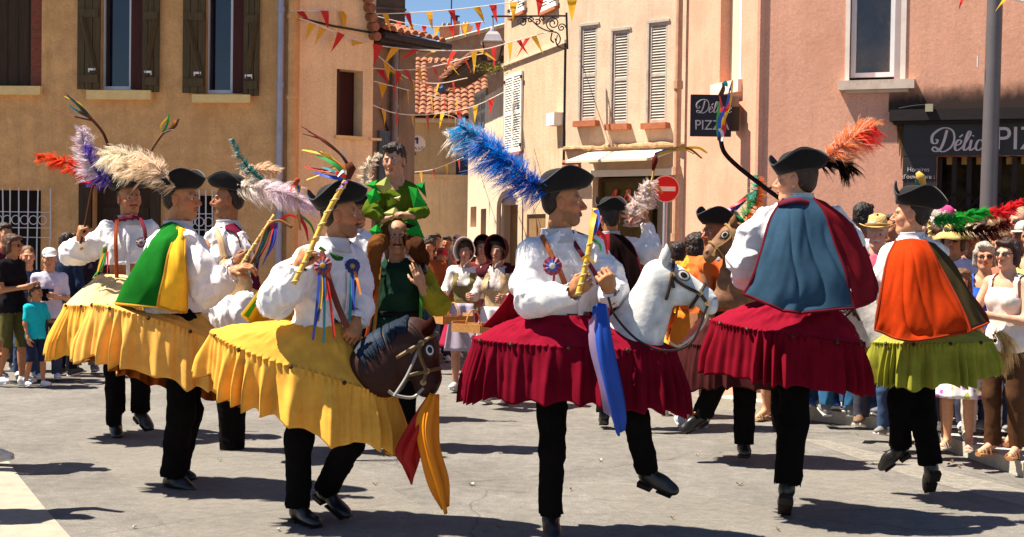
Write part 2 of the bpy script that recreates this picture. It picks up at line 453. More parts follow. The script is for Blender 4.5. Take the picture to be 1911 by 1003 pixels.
# ------------------------------------------------------------------ plaster
def plaster(name, col, stain, var=.10, scale=2.2, bump=.35, streak=.22):
    return mat(name, col, rough=.92, var=var, scale=scale, stain=stain, stscale=1.6, bump=bump, bscale=22, spec=.15, streak=streak)
M_ochre = plaster('ochre_render', (.69, .365, .150), (.54, .27, .10), var=.16, scale=5, bump=.55)
M_pale = plaster('pale_peach_plaster', (.88, .60, .33), (.74, .48, .25))
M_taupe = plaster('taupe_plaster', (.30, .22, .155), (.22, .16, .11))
M_tan = plaster('tan_plaster', (.60, .40, .21), (.48, .31, .15))
M_cream = plaster('cream_plaster', (.66, .50, .36), (.56, .40, .28), bump=.12)
M_creamd = plaster('warm_beige_plaster', (.56, .40, .27), (.53, .33, .19))
M_pink = plaster('salmon_plaster', (.68, .345, .235), (.58, .28, .185), var=.07, bump=.10, streak=.14)
M_pinkp = plaster('pinkish_old_plaster', (.50, .26, .155), (.34, .17, .10), var=.2)
M_brown = mat('dark_brown_wood', (.045, .022, .010), rough=.7, var=.35, scale=8, stretch=(6, 6, .6), bump=.3, bscale=30)
M_olive = mat('olive_brown_wood', (.085, .052, .018), rough=.65, var=.3, scale=6, stretch=(5, 5, .5), bump=.3, bscale=30)
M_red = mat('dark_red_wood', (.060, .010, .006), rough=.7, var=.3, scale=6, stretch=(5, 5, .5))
M_wht = mat('white_paint', (.74, .72, .72), rough=.5, var=.05, scale=7)
M_shut = mat('white_shutter_paint', (.80, .76, .68), rough=.6, var=.06, scale=7)
M_shutg = mat('grey_shutter_paint', (.46, .41, .35), rough=.65, var=.14, scale=9, stain=(.30, .25, .2), stscale=8)
M_glass = mat('window_glass', (.012, .010, .012), rough=.04, var=.3, scale=2, spec=.8)
M_dark = mat('dark_interior', (.012, .006, .004), rough=.9)
M_iron = mat('black_iron', (.02, .016, .014), rough=.5, metal=.3, spec=.5)
M_bar = mat('white_iron', (.60, .57, .58), rough=.45, spec=.4)
M_zinc = mat('zinc', (.36, .34, .40), rough=.4, metal=.35, var=.12, scale=5)
M_tile = mat('terracotta_tile', (.30, .118, .060), rough=.85, var=.35, scale=7, stain=(.24, .12, .07), stscale=9, bump=.4, bscale=60)
M_sill = mat('terracotta_sill', (.40, .13, .06), rough=.8, var=.2, scale=12)
M_sillc = mat('ochre_sill', (.80, .54, .22), rough=.8, var=.1, scale=12)
M_shop = mat('charcoal_shopfront', (.030, .026, .027), rough=.5, var=.15, scale=4)
M_letter = mat('sign_lettering', (.55, .47, .45), rough=.5, var=.03)

class Facade:
    def __init__(s, px0, d0, px1, d1, zt):
        s.A = q(px0, 437, d0)[:2]; s.B = q(px1, 437, d1)[:2]; s.zt = zt
        s.Ln = np.linalg.norm(s.B-s.A); s.u = np.append((s.B-s.A)/s.Ln, 0); s.n = V(s.u[1], -s.u[0], 0)
        if np.dot(s.n, -np.append(s.A, 0)) < 0: s.n = -s.n
        s.ax = np.array([s.u, s.n, V(0, 0, 1)])
    def pt(s, u, z, off=0.0): return np.append(s.A, 0)+s.u*u+V(0, 0, z)+s.n*off
    def uz(s, px, py, off=0.0):
        r = _F+CR*((px-CX)/FPX)-CU*((py-CY)/FPX); o = V(0, 0, HCAM); a = np.append(s.A, 0)+s.n*off
        t = np.dot(a-o, s.n)/np.dot(r, s.n); p = o+r*t
        return np.dot(p-np.append(s.A, 0), s.u), p[2]
    def rect(s, x0, y0, x1, y1):
        cy = (y0+y1)/2; u0 = s.uz(x0, cy)[0]; u1 = s.uz(x1, cy)[0]; cx = (x0+x1)/2
        return u0, u1, s.uz(cx, y1)[1], s.uz(cx, y0)[1]
    def wall(s, mb, holes, rev=.22, depth=3.0, back=True, u0=0.0, u1=None):
        u1 = s.Ln if u1 is None else u1
        us = sorted({u0, u1}.union(*[{h[0], h[1]} for h in holes])); zs = sorted({0., s.zt}.union(*[{h[2], h[3]} for h in holes]))
        us = [x for x in us if u0 <= x <= u1]; zs = [z for z in zs if 0 <= z <= s.zt]
        for i in range(len(us)-1):
            for j in range(len(zs)-1):
                uc, zc = (us[i]+us[i+1])/2, (zs[j]+zs[j+1])/2
                if any(h[0] < uc < h[1] and h[2] < zc < h[3] for h in holes): continue
                mb.add([s.pt(us[i], zs[j]), s.pt(us[i+1], zs[j]), s.pt(us[i+1], zs[j+1]), s.pt(us[i], zs[j+1])], [(0, 1, 2, 3)])
        for h in holes:
            c = [(max(h[0], u0), h[2]), (min(h[1], u1), h[2]), (min(h[1], u1), h[3]), (max(h[0], u0), h[3])]
            for k in range(4):
                a, b_ = c[k], c[(k+1) % 4]
                mb.add([s.pt(*a), s.pt(*b_), s.pt(*b_, -rev), s.pt(*a, -rev)], [(0, 1, 2, 3)])
        if back:
            for (a, b_) in (((u0, 0), (u0, -depth)), ((u0, -depth), (u1, -depth)), ((u1, -depth), (u1, 0))):
                mb.add([s.pt(a[0], 0, a[1]), s.pt(b_[0], 0, b_[1]), s.pt(b_[0], s.zt, b_[1]), s.pt(a[0], s.zt, a[1])], [(0, 1, 2, 3)])
            mb.add([s.pt(u0, s.zt), s.pt(u1, s.zt), s.pt(u1, s.zt, -depth), s.pt(u0, s.zt, -depth)], [(0, 1, 2, 3)])
        return mb
    def fbox(s, mb, u0, u1, z0, z1, o0, o1, col=None):
        return mb.box(s.pt((u0+u1)/2, (z0+z1)/2, (o0+o1)/2), (abs(u1-u0), abs(o1-o0), abs(z1-z0)), s.ax, col)
def frame(F, r, root, off=-.16, w=.05, m=None, mull=True, name='window', glass=None, rails=()):
    u0, u1, z0, z1 = r; b = MB()
    F.fbox(b, u0, u0+w, z0, z1, off, off+.06); F.fbox(b, u1-w, u1, z0, z1, off, off+.06)
    F.fbox(b, u0+w, u1-w, z0, z0+w, off, off+.058); F.fbox(b, u0+w, u1-w, z1-w, z1, off, off+.058)
    if mull: F.fbox(b, (u0+u1)/2-w*.5, (u0+u1)/2+w*.5, z0+w, z1-w, off, off+.056)
    for t in rails: F.fbox(b, u0+w, u1-w, z0+(z1-z0)*t-w*.3, z0+(z1-z0)*t+w*.3, off, off+.054)
    o = b.build(name, m or M_wht, root)
    b = MB(); F.fbox(b, u0+w*.5, u1-w*.5, z0+w*.5, z1-w*.5, off-.01, off+.012); b.build('pane', glass or M_glass, o)
    return o
def sill(F, r, root, m, ex=.06, h=.09, out=.10):
    b = MB(); F.fbox(b, r[0]-ex, r[1]+ex, r[2]-h, r[2]-.002, -.05, out); return b.build('sill', m, root)
def louvre(F, u0, u1, z0, z1, root, m, off=.02, split=.5, name='shutter', w=.05, pitch=.045):
    """louvred shutter leaf: stiles, rails and tilted slats"""
    b = MB()
    F.fbox(b, u0, u0+w, z0, z1, off, off+.04); F.fbox(b, u1-w, u1, z0, z1, off, off+.04)
    zm = z0+(z1-z0)*split
    for a, c in ((z0, z0+w*1.5), (zm-w*.7, zm+w*.7), (z1-w*1.3, z1)): F.fbox(b, u0+w, u1-w, a, c, off, off+.038)
    for a, c in ((z0+w*1.5, zm-w*.7), (zm+w*.7, z1-w*1.3)):
        n = max(2, int((c-a)/pitch))
        for i in range(n):
            z = a+(i+.5)*(c-a)/n; h = (c-a)/n
            p = [F.pt(u0+w, z-h*.55, off+.036), F.pt(u1-w, z-h*.55, off+.036), F.pt(u1-w, z+h*.5, off+.008), F.pt(u0+w, z+h*.5, off+.008)]
            b.add(p+[x-F.n*.006 for x in p], [(0, 1, 2, 3), (7, 6, 5, 4), (0, 4, 5, 1), (2, 6, 7, 3)])
    F.fbox(b, u0+w, u1-w, z0+w, z1-w, off-.004, off+.002)
    return b.build(name, m, root)
def tiles(mb, P00, P10, P01, P11, tw=.19, tl=.34, amp=.055):
    """Roman tile roof patch between four corners (eave left/right, ridge left/right)"""
    P00, P10, P01, P11 = [np.asarray(p, float) for p in (P00, P10, P01, P11)]
    W_ = np.linalg.norm(P10-P00); H_ = np.linalg.norm(P01-P00); nu = max(2, int(W_/tw)); nv = max(2, int(H_/tl))
    n = nrm(np.cross(P10-P00, P01-P00)); 
    if n[2] < 0: n = -n
    rng = random.Random(5)
    for j in range(nv):
        for i in range(nu):
            jt = rng.uniform(-.012, .012); ju = rng.uniform(-.04, .04)
            row = []
            for v, lift in ((j-.10, .030), (j+1.0, .0)):
                r_ = []
                for k in range(7):
                    u = i+k/6+ju; a = math.pi*k/6
                    uu, vv = min(max(u/nu, 0), 1), min(max(v/nv, -.02), 1)
                    p = (P00*(1-uu)+P10*uu)*(1-vv)+(P01*(1-uu)+P11*uu)*vv
                    r_.append(p+n*(amp*math.sin(a)*(1.05 if lift else .85)+lift+jt))
                row.append(r_)
            mb.grid(np.array(row))
            # closing front of each tile
            mb.add(row[0]+[row[0][0]*.5+row[0][6]*.5-n*.02], [tuple(range(8))])
    mb.add([P00-n*.02, P10-n*.02, P11-n*.02, P01-n*.02], [(0, 1, 2, 3)])
    mb.add([P00-n*.08, P10-n*.08, P11-n*.08, P01-n*.08], [(3, 2, 1, 0)])
    return mb
def wallobj(F, holes, name, m, root, **k):
    return F.wall(MB(), holes, **k).build(name, m, root)

# ============ ochre house (left)
F1 = Facade(-900, 18.3, 548, 17.4, 5.7)
h1 = empty('house', F1.pt(0, 0), 'ochre rendered house with brown board shutters and white barred windows behind the spectators', 'house')
w0, w1, w2 = F1.rect(-30, -90, 78, 163), F1.rect(188, -90, 270, 168), F1.rect(384, -90, 458, 175)
g0, g1 = F1.rect(-40, 355, 76, 560), F1.rect(345, 365, 398, 560)
dr = F1.rect(172, 345, 282, 690); dr = (dr[0], dr[1], 0.0, dr[3])
wallobj(F1, [w0, w1, w2, g0, g1, dr], 'wall', M_ochre, h1, rev=.24, depth=5)
def board_shutter(F, root, u0, u1, z0, z1, m, off=.03, ang=0.0, handle=True, hinge=0):
    b = MB(); n = 3; ww = (u1-u0)/n
    for i in range(n): F.fbox(b, u0+i*ww+.004, u0+(i+1)*ww-.004, z0, z1, off, off+.028)
    for z in (z0+.13, z0+.95, z1-.15): F.fbox(b, u0+.02, u1-.02, z-.05, z+.05, off+.028, off+.05)
    for (za, zb) in ((z0+.2, z0+.9),):
        s_ = 1 if hinge == 0 else -1
        ua, ub = (u1-.05, u0+.07) if hinge == 0 else (u0+.05, u1-.05)
        b.tube([F.pt(ua, za, off+.045), F.pt(ub, zb, off+.045)], .035, 4)
    o = b.build('shutter', m, root)
    if handle:
        hb = MB(); uc = (u0+u1)/2+(.06 if hinge == 0 else -.02); z = z0+.24
        F.fbox(hb, uc-.045, uc+.045, z-.008, z+.018, off+.052, off+.075); F.fbox(hb, uc-.045, uc-.035, z-.03, z-.008, off+.05, off+.07); F.fbox(hb, uc+.035, uc+.045, z-.03, z-.008, off+.05, off+.07)
        hb.build('latch', M_wht, o)
    return o
def pu(F, x, y): return F.uz(x, y)[0]
for (r, a, c, d_, e) in ((w1, 147, 190, 268, 300), (w2, 343, 386, 456, 486)):
    z0, z1 = r[2]+.0, r[3]
    board_shutter(F1, h1, pu(F1, a, 100), pu(F1, c, 100), z0-.0, z1, M_olive)
    board_shutter(F1, h1, pu(F1, d_, 100), pu(F1, e, 100), z0-.03, z1, M_olive, hinge=1)
    b = MB(); um = r[0]+(r[1]-r[0])*.68
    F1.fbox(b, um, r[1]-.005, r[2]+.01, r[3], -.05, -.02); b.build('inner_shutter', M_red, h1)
    frame(F1, (r[0]-.045, um, r[2], r[3]), h1, off=-.17, w=.055, mull=False, glass=mat('bluish_pane', (.010, .008, .016), rough=.05, spec=.8, var=.4, scale=3))
b = MB(); F1.fbox(b, w0[0], pu(F1, 55, 100), w0[2], w0[3], -.10, -.06)
for i in range(6): F1.fbox(b, w0[0]+i*.14, w0[0]+i*.14+.008, w0[2], w0[3], -.058, -.052)
b.build('shutter', M_brown, h1)
mb_, N_, L_, B_ = newmat('red_brick'); MATS['red_brick'] = mb_
bt = N_.new('ShaderNodeTexBrick'); tcb = N_.new('ShaderNodeTexCoord'); mpb = N_.new('ShaderNodeMapping')
mpb.inputs['Rotation'].default_value = (R(90), 0, 0); L_.new(tcb.outputs['Object'], mpb.inputs[0]); L_.new(mpb.outputs[0], bt.inputs['Vector'])
bt.inputs['Scale'].default_value = 9; bt.inputs['Color1'].default_value = (.28, .06, .03, 1); bt.inputs['Color2'].default_value = (.20, .04, .022, 1); bt.inputs['Mortar'].default_value = (.10, .05, .03, 1)
L_.new(bt.outputs[0], B_.inputs['Base Color']); B_.inputs['Roughness'].default_value = .9
b = MB(); F1.fbox(b, pu(F1, 56, 100), w0[1]-.003, w0[2], w0[3], -.12, -.03); b.build('brick_jamb', mb_, h1)
for r in (F1.rect(-20, 162, 80, 178), F1.rect(166, 170, 285, 187), F1.rect(362, 178, 470, 193)):
    b = MB(); F1.fbox(b, r[0], r[1], r[2], r[3], -.05, .09); b.build('sill', M_sillc, h1)
for r, pxs in ((g0, (-40, -15, 8, 22, 38, 56, 74, 97)), (g1, (350, 362, 374, 386, 398))):
    b = MB(); F1.fbox(b, r[0], r[1], r[2], r[3], -.2, -.18); b.build('pane', M_dark, h1)
    gb = MB(); rr = (pu(F1, pxs[0], 400), pu(F1, pxs[-1], 400)); zt = F1.uz(50, 352)[1] if r is g0 else F1.uz(380, 355)[1]
    for x in pxs:
        u = pu(F1, x, 400); ub = .012*math.sin(x)
        gb.tube([F1.pt(u, zt, .05), F1.pt(u+ub, zt-.6, .05), F1.pt(u-ub, zt-.9, .11), F1.pt(u, r[2], .06)], .009, 6)
    for z in (zt-.30, zt-.62, zt-.50, r[2]+.05):
        if z > r[2]: gb.tube([F1.pt(rr[0], z, .05), F1.pt(rr[1], z, .05)], .006, 5)
    uu = rr[0]+.06
    while uu < rr[1]-.04:
        gb.tube([F1.pt(uu+.055*math.cos(t), zt-.40+.055*math.sin(t), .062) for t in np.linspace(0, 6.2832, 13)], .006, 5, cap=False); uu += .115
    gb.build('window_grille', M_bar, h1)
b = MB(); F1.fbox(b, dr[0], dr[1], 0, dr[3], -.2, -.15)
for i in range(3): F1.fbox(b, dr[0]+.08, dr[1]-.08, .2+i*.62, .7+i*.62, -.15, -.13)
d_ = b.build('door', M_brown, h1)
b = MB(); F1.fbox(b, dr[0]-.16, dr[0], 0, dr[3]+.14, .002, .06); F1.fbox(b, dr[1], dr[1]+.12, 0, dr[3]+.14, .002, .06); F1.fbox(b, dr[0], dr[1], dr[3], dr[3]+.14, .002, .06); b.build('door_frame', M_brown, h1)
def pipe(F, px, root, r=.045, m=None, off=.08, y0=-60, y1=900, clips=(20, 160, 330), zb=0.02, px2=None):
    b = MB(); u = pu(F, px, 300); z1 = F.zt-.05
    b.tube([F.pt(u, z1, off), F.pt(u, zb, off)], r, 12)
    for y in clips:
        z = F.uz(px, y)[1]; b.tube([F.pt(u, z-.03, off), F.pt(u, z+.03, off)], r*1.22, 12)
        F.fbox(b, u-.01, u+.01, z-.01, z+.01, 0, off)
    return b.build('drainpipe', m or M_zinc, root)
pipe(F1, 525, h1)
b = MB(); b.tube([F1.pt(F1.Ln-.02, 5.6, .07), F1.pt(F1.Ln-.02, .02, .07)], .055, 12)
for z in (1.2, 3.3, 4.3): b.tube([F1.pt(F1.Ln-.02, z, .07), F1.pt(F1.Ln-.02, z+.05, .07)], .068, 12)
b.build('drainpipe', M_ochre, h1)
b = MB(); tiles(b, F1.pt(-.2, 5.68, .45), F1.pt(F1.Ln+.15, 5.68, .45), F1.pt(-.2, 6.7, -3), F1.pt(F1.Ln+.15, 6.7, -3)); b.build('roof', M_tile, h1)

# ============ pale peach house
F2 = Facade(552, 17.6, 693, 18.3, 5.6)
h2 = empty('house', F2.pt(0, 0), 'narrow pale peach house with one dark open window between ochre house and taupe house', 'house')
w = F2.rect(628, 131, 677, 254)
wallobj(F2, [w], 'wall', M_pale, h2, rev=.25, depth=2.2)
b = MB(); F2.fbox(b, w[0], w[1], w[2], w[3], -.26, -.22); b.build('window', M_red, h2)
b = MB(); F2.fbox(b, w[0]+.002, w[0]+.05, w[2], w[3], -.2, -.01); b.build('window_frame', M_brown, h2)
b = MB(); F2.fbox(b, w[0]-.02, w[1]+.01, w[2]-.045, w[2]-.002, -.1, .04); b.build('sill', M_sillc, h2)
b = MB(); b.tube([F2.pt(0.0, F2.uz(560, 35)[1], .03), F2.pt(.5, F2.uz(625, 50)[1], .03), F2.pt(F2.Ln, F2.uz(693, 62)[1], .03)], .014, 6); b.build('cable', M_iron, h2)
# gable verge tiles climbing on its right edge
b = MB()
for i in range(9):
    z = F2.uz(693, 70)[1]+i*.12; b.tube([F2.pt(F2.Ln-.02-i*.028, z, .13), F2.pt(F2.Ln-.05-i*.028, z+.10, -.6)], .06, 7)
b.build('verge_tile', M_tile, h2)
b = MB(); F2.fbox(b, F2.Ln-.06, F2.Ln+.12, F2.uz(693, 262)[1], F2.uz(693, 258)[1], -.1, .04); b.build('ledge', M_pale, h2)

# ============ taupe house
F3 = Facade(688, 20.6, 772, 21.2, 4.55)
h3 = empty('house', F3.pt(0, 0), 'taupe house in the shade with grey drainpipe and blue panel beside the alley', 'house')
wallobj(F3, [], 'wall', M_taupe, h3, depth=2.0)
pipe(F3, 729, h3, r=.05, m=mat('grey_pipe', (.25, .23, .24), rough=.5, metal=.2), clips=(80, 200, 260))
b = MB(); u = pu(F3, 738, 300); b.tube([F3.pt(u, 4.5, .03), F3.pt(u, .5, .03)], .02, 6); b.build('cable', M_iron, h3)
b = MB(); r = F3.rect(703, 245, 727, 420); F3.fbox(b, r[0], r[1], r[2], r[3], .003, .06)
for i in range(5): F3.fbox(b, r[0]+.02+i*.035, r[0]+.028+i*.035, r[2]+.02, r[3]-.02, .06, .066)
b.build('blue_panel', mat('blue_grey_paint', (.10, .15, .18), rough=.6, var=.2), h3)
b = MB(); b.tube([F3.pt(pu(F3, 708, 200), F3.uz(708, 200)[1], .03), F3.pt(pu(F3, 722, 245), F3.uz(722, 245)[1], .03)], .014, 5); b.build('rod', M_iron, h3)
b = MB(); z = 4.55; tiles(b, F3.pt(-.1, z+.06, .35), F3.pt(F3.Ln+.28, z+.0, .35), F3.pt(-.1, z+.42, -.9), F3.pt(F3.Ln+.2, z+.36, -.9), tw=.13); b.build('roof', M_tile, h3)
b = MB(); b.tube([F3.pt(-.1, z-.02, .42), F3.pt(F3.Ln+.32, z-.06, .42)], .05, 8); F3.fbox(b, -.1, F3.Ln+.2, z-.12, z-.02, -.02, .36); b.build('gutter', mat('dark_gutter', (.03, .025, .03), rough=.5), h3)
Ft = Facade(697, 27, 751, 27.2, 6.6)
t_ = empty('stone_tower', Ft.pt(0, 0), 'dark stone tower rising behind the taupe house against the sky', 'tower')
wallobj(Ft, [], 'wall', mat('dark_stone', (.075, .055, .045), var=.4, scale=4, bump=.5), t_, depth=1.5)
b = MB()
for i in range(5): Ft.fbox(b, -.02, Ft.Ln+.02, 5.0+i*.33, 5.04+i*.33, -.02, .03)
b.build('string_course', mat('dark_stone_edge', (.11, .08, .06), var=.3), t_)

# ============ house closing the alley
F4 = Facade(640, 34.2, 905, 34.4, 4.46)
h4 = empty('house', F4.pt(0, 0), 'tan house closing the alley under a low tiled roof with a stubby chimney', 'house')
wb, wd = F4.rect(851, 250, 876, 326), F4.rect(828, 412, 880, 470); wd = (wd[0], wd[1], 0, wd[3])
wallobj(F4, [wb, wd], 'wall', M_tan, h4, depth=3.5)
b = MB(); F4.fbox(b, wb[0], wb[1], wb[2], wb[3], -.12, -.08); b.build('window', mat('blue_shutter', (.035, .06, .12), rough=.6), h4)
b = MB(); F4.fbox(b, wd[0], wd[1], 0, wd[3], -.2, -.12); b.build('door', mat('blue_door', (.04, .06, .09), rough=.6), h4)
b = MB(); z = F4.uz(820, 330)[1]; F4.fbox(b, 0, F4.Ln, z-.05, z+.05, .0, .06); b.build('ledge', M_pale, h4)
b = MB(); F4.fbox(b, 0, F4.Ln, .0, z-.052, .002, .02); b.build('lower_render', M_pale, h4)
b = MB(); F4.fbox(b, -.1, F4.Ln+.1, 4.40, 4.51, .0, .3); b.build('cornice', mat('pale_cornice', (.7, .55, .38)), h4)
b = MB(); tiles(b, F4.pt(-.1, 4.55, .4), F4.pt(F4.Ln+.1, 4.55, .4), F4.pt(-.1, 6.45, -3.9), F4.pt(F4.Ln+.1, 6.45, -3.9), tw=.17, tl=.33, amp=.055)
rf = b.build('roof', M_tile, h4)
def chimney(F, px0, y0, px1, y1, off, root, m=M_pinkp, cap=True):
    b = MB(); r0 = F.uz(px0, y1, off); r1 = F.uz(px1, y0, off)
    F.fbox(b, r0[0], r1[0], r0[1], r1[1], off-.4, off)
    if cap:
        F.fbox(b, r0[0]-.04, r1[0]+.04, r1[1]-.08, r1[1], off-.42, off+.03)
        for k in (.25, .6): b.tube([F.pt(r0[0]+(r1[0]-r0[0])*k, r1[1], off-.2), F.pt(r0[0]+(r1[0]-r0[0])*(k+.1), r1[1]+.12, off-.2)], .05, 6)
    return b.build('chimney', m, root)
chimney(F4, 797, 118, 829, 180, -1.5, rf)
b = MB(); b.tube([F4.pt(2.33, 5.3, -1.0), F4.pt(2.60, 5.5, -1.3)], .07, 8); b.build('flue', mat('blue_flue', (.04, .10, .20), rough=.5), rf)

# ============ pink gable behind
F5 = Facade(615, 40, 960, 40.3, 8)
h5 = empty('house', F5.pt(0, 0), 'old pinkish gable house with sloping tiled verge and chimneys behind the alley roof', 'house')
top = [(620, 122), (742, 118), (790, 92), (812, 84), (880, 66), (948, 48)]
b = MB(); P = []
for x, y in top: P.append(F5.uz(x, y))
f_ = [F5.pt(u, z) for u, z in P]; g_ = [F5.pt(u, 0) for u, z in P]; fb = [p-F5.n*3 for p in f_]; gb_ = [p-F5.n*3 for p in g_]
for i in range(len(P)-1):
    b.add([g_[i], g_[i+1], f_[i+1], f_[i]], [(0, 1, 2, 3)]); b.add([gb_[i], gb_[i+1], fb[i+1], fb[i]], [(3, 2, 1, 0)]); b.add([f_[i], f_[i+1], fb[i+1], fb[i]], [(0, 1, 2, 3)])
b.build('wall', M_pinkp, h5)
b = MB(); b.tube([p+F5.n*.05+V(0, 0, .03) for p in f_], .06, 6); rf5 = b.build('roof', mat('pale_verge', (.6, .42, .28), var=.3), h5)
chimney(F5, 820, 50, 846, 80, -.3, rf5); chimney(F5, 846, 40, 858, 72, -.6, rf5, cap=False); chimney(F5, 862, 48, 880, 70, -1.0, rf5, m=M_pale)
b = MB(); u, z = F5.uz(851, 40, -.8); b.tube([F5.pt(u, z, -.8), F5.pt(u, z+.12, -.8)], .05, 8); b.tube([F5.pt(u, z+.12, -.8), F5.pt(u, z+.16, -.8)], .11, 8)
u, z = F5.uz(842, 40, -.8); b.tube([F5.pt(u, z-.3, -.8), F5.pt(u, z+1.2, -.8)], .02, 5); b.build('antenna', M_iron, rf5)

# ============ beige house with white shutters
F6b = Facade(872, 33.0, 937, 28.4, 4.7)
h6b = empty('house', F6b.pt(0, 0), 'low cream house with shuttered window under an overhanging tile roof at the alley corner', 'house')
r6 = F6b.rect(885, 170, 905, 250); ra, rb_ = F6b.rect(878, 386, 889, 424), F6b.rect(897, 390, 907, 470); rb_ = (rb_[0], rb_[1], 0, rb_[3])
wallobj(F6b, [r6, ra, rb_], 'wall', M_cream, h6b, depth=3)
louvre(F6b, r6[0], (r6[0]+r6[1])/2-.01, r6[2], r6[3], h6b, M_shutg, off=-.06); louvre(F6b, (r6[0]+r6[1])/2+.01, r6[1], r6[2], r6[3], h6b, M_shutg, off=-.06)
for r in (ra, rb_):
    b = MB(); F6b.fbox(b, r[0], r[1], r[2], r[3], -.2, -.14); b.build('door' if r is rb_ else 'window', mat('brown_door', (.16, .09, .04), var=.3), h6b)
b = MB(); za = F6b.uz(890, 140)[1]
tiles(b, F6b.pt(-.6, za+.02, .62), F6b.pt(F6b.Ln, za+.02, .62), F6b.pt(-.6, za+.42, -.6), F6b.pt(F6b.Ln, za+.42, -.6), tw=.15); rf6 = b.build('roof', M_tile, h6b)
b = MB(); F6b.fbox(b, -.6, F6b.Ln, za-.12, za-.0, .0, .55); b.build('eaves', M_brown, rf6)
F6 = Facade(936, 28.0, 1053, 24.4, 7.5)
h6 = empty('house', F6.pt(0, 0), 'tall beige house with white louvred shutters and an arched doorway beside the wall lantern', 'house')
s1, s2, s3 = F6.rect(946, 138, 976, 285), F6.rect(956, -60, 982, 26), F6.rect(1014, -60, 1042, 18)
ad = F6.rect(939, 383, 965, 600); ad = (ad[0], ad[1], 0, ad[3]); gv = F6.rect(983, 400, 1018, 455)
wallobj(F6, [s1, s2, s3, ad, gv], 'wall', M_creamd, h6, depth=4)
for r in (s1, s2, s3):
    um = (r[0]+r[1])/2
    louvre(F6, r[0]-.02, um-.006, r[2], r[3], h6, M_shut, off=.01); louvre(F6, um+.006, r[1]+.02, r[2], r[3], h6, M_shut, off=.01)
    sill(F6, r, h6, M_sill, ex=.04, h=.06, out=.08)
    for z in (r[2]+.12, r[3]-.12):
        for u in (r[0]-.03, r[1]+.03): b = MB(); F6.fbox(b, u-.05, u+.05, z-.03, z+.03, .052, .07); b.build('hinge', M_iron, h6)
b = MB(); F6.fbox(b, ad[0], ad[1], 0, ad[3], -.2, -.14); b.build('door', mat('amber_door', (.26, .13, .045), var=.25), h6)
b = MB(); uc, rr = (ad[0]+ad[1])/2, (ad[1]-ad[0])/2
P0 = [F6.pt(ad[0]-.25, .02, .03)]+[F6.pt(uc-(rr+.25)*math.cos(t), ad[3]-.05+(.33)*math.sin(t), .03) for t in np.linspace(0, math.pi, 11)]+[F6.pt(ad[1]+.25, .02, .03)]
b.tube(P0, .10, 4, flat=(F6.n, .4)); b.build('arch_surround', M_cream, h6)
b = MB(); F6.fbox(b, gv[0], gv[1], gv[2], gv[3], -.1, -.04); b.build('gate', mat('brown_gate', (.22, .12, .05), var=.25), h6)
b = MB(); z = F6.uz(1000, 100)[1]; F6.fbox(b, 0, F6.Ln, z-.03, z+.03, .0, .05); b.build('string_course', M_cream, h6)
b = MB(); b.tube([F6.pt(F6.Ln-.04, z, .02), F6.pt(F6.Ln-.04, .1, .02)], .018, 6); b.build('cable', M_iron, h6)
b = MB(); r = F6.rect(1039, 212, 1054, 235); F6.fbox(b, r[0], r[1], r[2], r[3], .002, .2); b.build('junction_box', M_shut, h6)

# ============ cream house with three louvred windows and the little shop
F7 = Facade(1053, 24.3, 1290, 22.5, 7.0)
h7 = empty('house', F7.pt(0, 0), 'sunlit cream house with three tall closed louvred shutters over a small shop', 'house')
ws = [F7.rect(1084, 48, 1114, 226), F7.rect(1143, 57, 1173, 232), F7.rect(1211, 42, 1245, 230)]
so_ = F7.rect(1104, 318, 1266, 620); so_ = (so_[0], so_[1], 0, so_[3])
wallobj(F7, ws+[so_], 'wall', M_cream, h7, depth=4, rev=.3)
for r in ws:
    louvre(F7, r[0]+.005, r[1]-.005, r[2], r[3], h7, M_shutg, off=-.045, split=.48, w=.04)
    b = MB(); F7.fbox(b, r[0]-.04, r[0], r[2], r[3], .002, .02); F7.fbox(b, r[0]-.04, r[1]+.04, r[3], r[3]+.04, .003, .022); b.build('window_frame', M_shutg, h7)
    sill(F7, r, h7, M_sill, ex=.07, h=.10, out=.12)
b = MB(); z = F7.uz(1160, 274)[1]; rng = random.Random(3)
pts = [F7.pt(u, z+rng.uniform(-.012, .012), .04) for u in np.linspace(0, F7.Ln, 30)]
b.tube(pts, [.035+rng.uniform(-.012, .016) for _ in pts], 7); b.build('crumbling_ledge', mat('old_ledge', (.42, .27, .15), var=.4, scale=14, bump=.6), h7)
# canopy
b = MB(); r = F7.rect(1102, 292, 1262, 306)
A4 = [F7.pt(r[0], r[3]+.10, .02), F7.pt(r[1], r[3]+.10, .02), F7.pt(r[1]-.1, r[2]+.05, .55), F7.pt(r[0]-.1, r[2]+.05, .55)]
b.add(A4+[p-V(0, 0, .04) for p in A4], [(0, 1, 2, 3), (7, 6, 5, 4), (3, 2, 6, 7), (0, 3, 7, 4), (1, 5, 6, 2)]); b.build('canopy', mat('canopy_board', (.72, .62, .46), var=.12), h7)
b = MB(); F7.fbox(b, so_[0], so_[1], so_[3]-.10, so_[3]+.01, .0, .08); b.build('lintel', M_shut, h7)
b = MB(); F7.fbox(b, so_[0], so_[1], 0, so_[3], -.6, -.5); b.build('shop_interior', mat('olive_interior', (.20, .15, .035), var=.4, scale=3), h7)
uw = pu(F7, 1205, 400)
sw = frame(F7, (so_[0]+.02, uw, .5, so_[3]-.12), h7, off=-.2, w=.05, m=M_olive, mull=False, glass=mat('shop_pane', (.07, .055, .02), rough=.08, var=.6, scale=4, spec=.7), name='shop_window')
b = MB(); F7.fbox(b, uw+.05, so_[1]-.2, 0, so_[3]-.35, -.3, -.26)
for i in range(5): F7.fbox(b, uw+.1+i*.12, uw+.16+i*.12, .9, 1.55, -.26, -.25)
b.build('door', mat('cream_door', (.40, .33, .22), var=.15), h7)
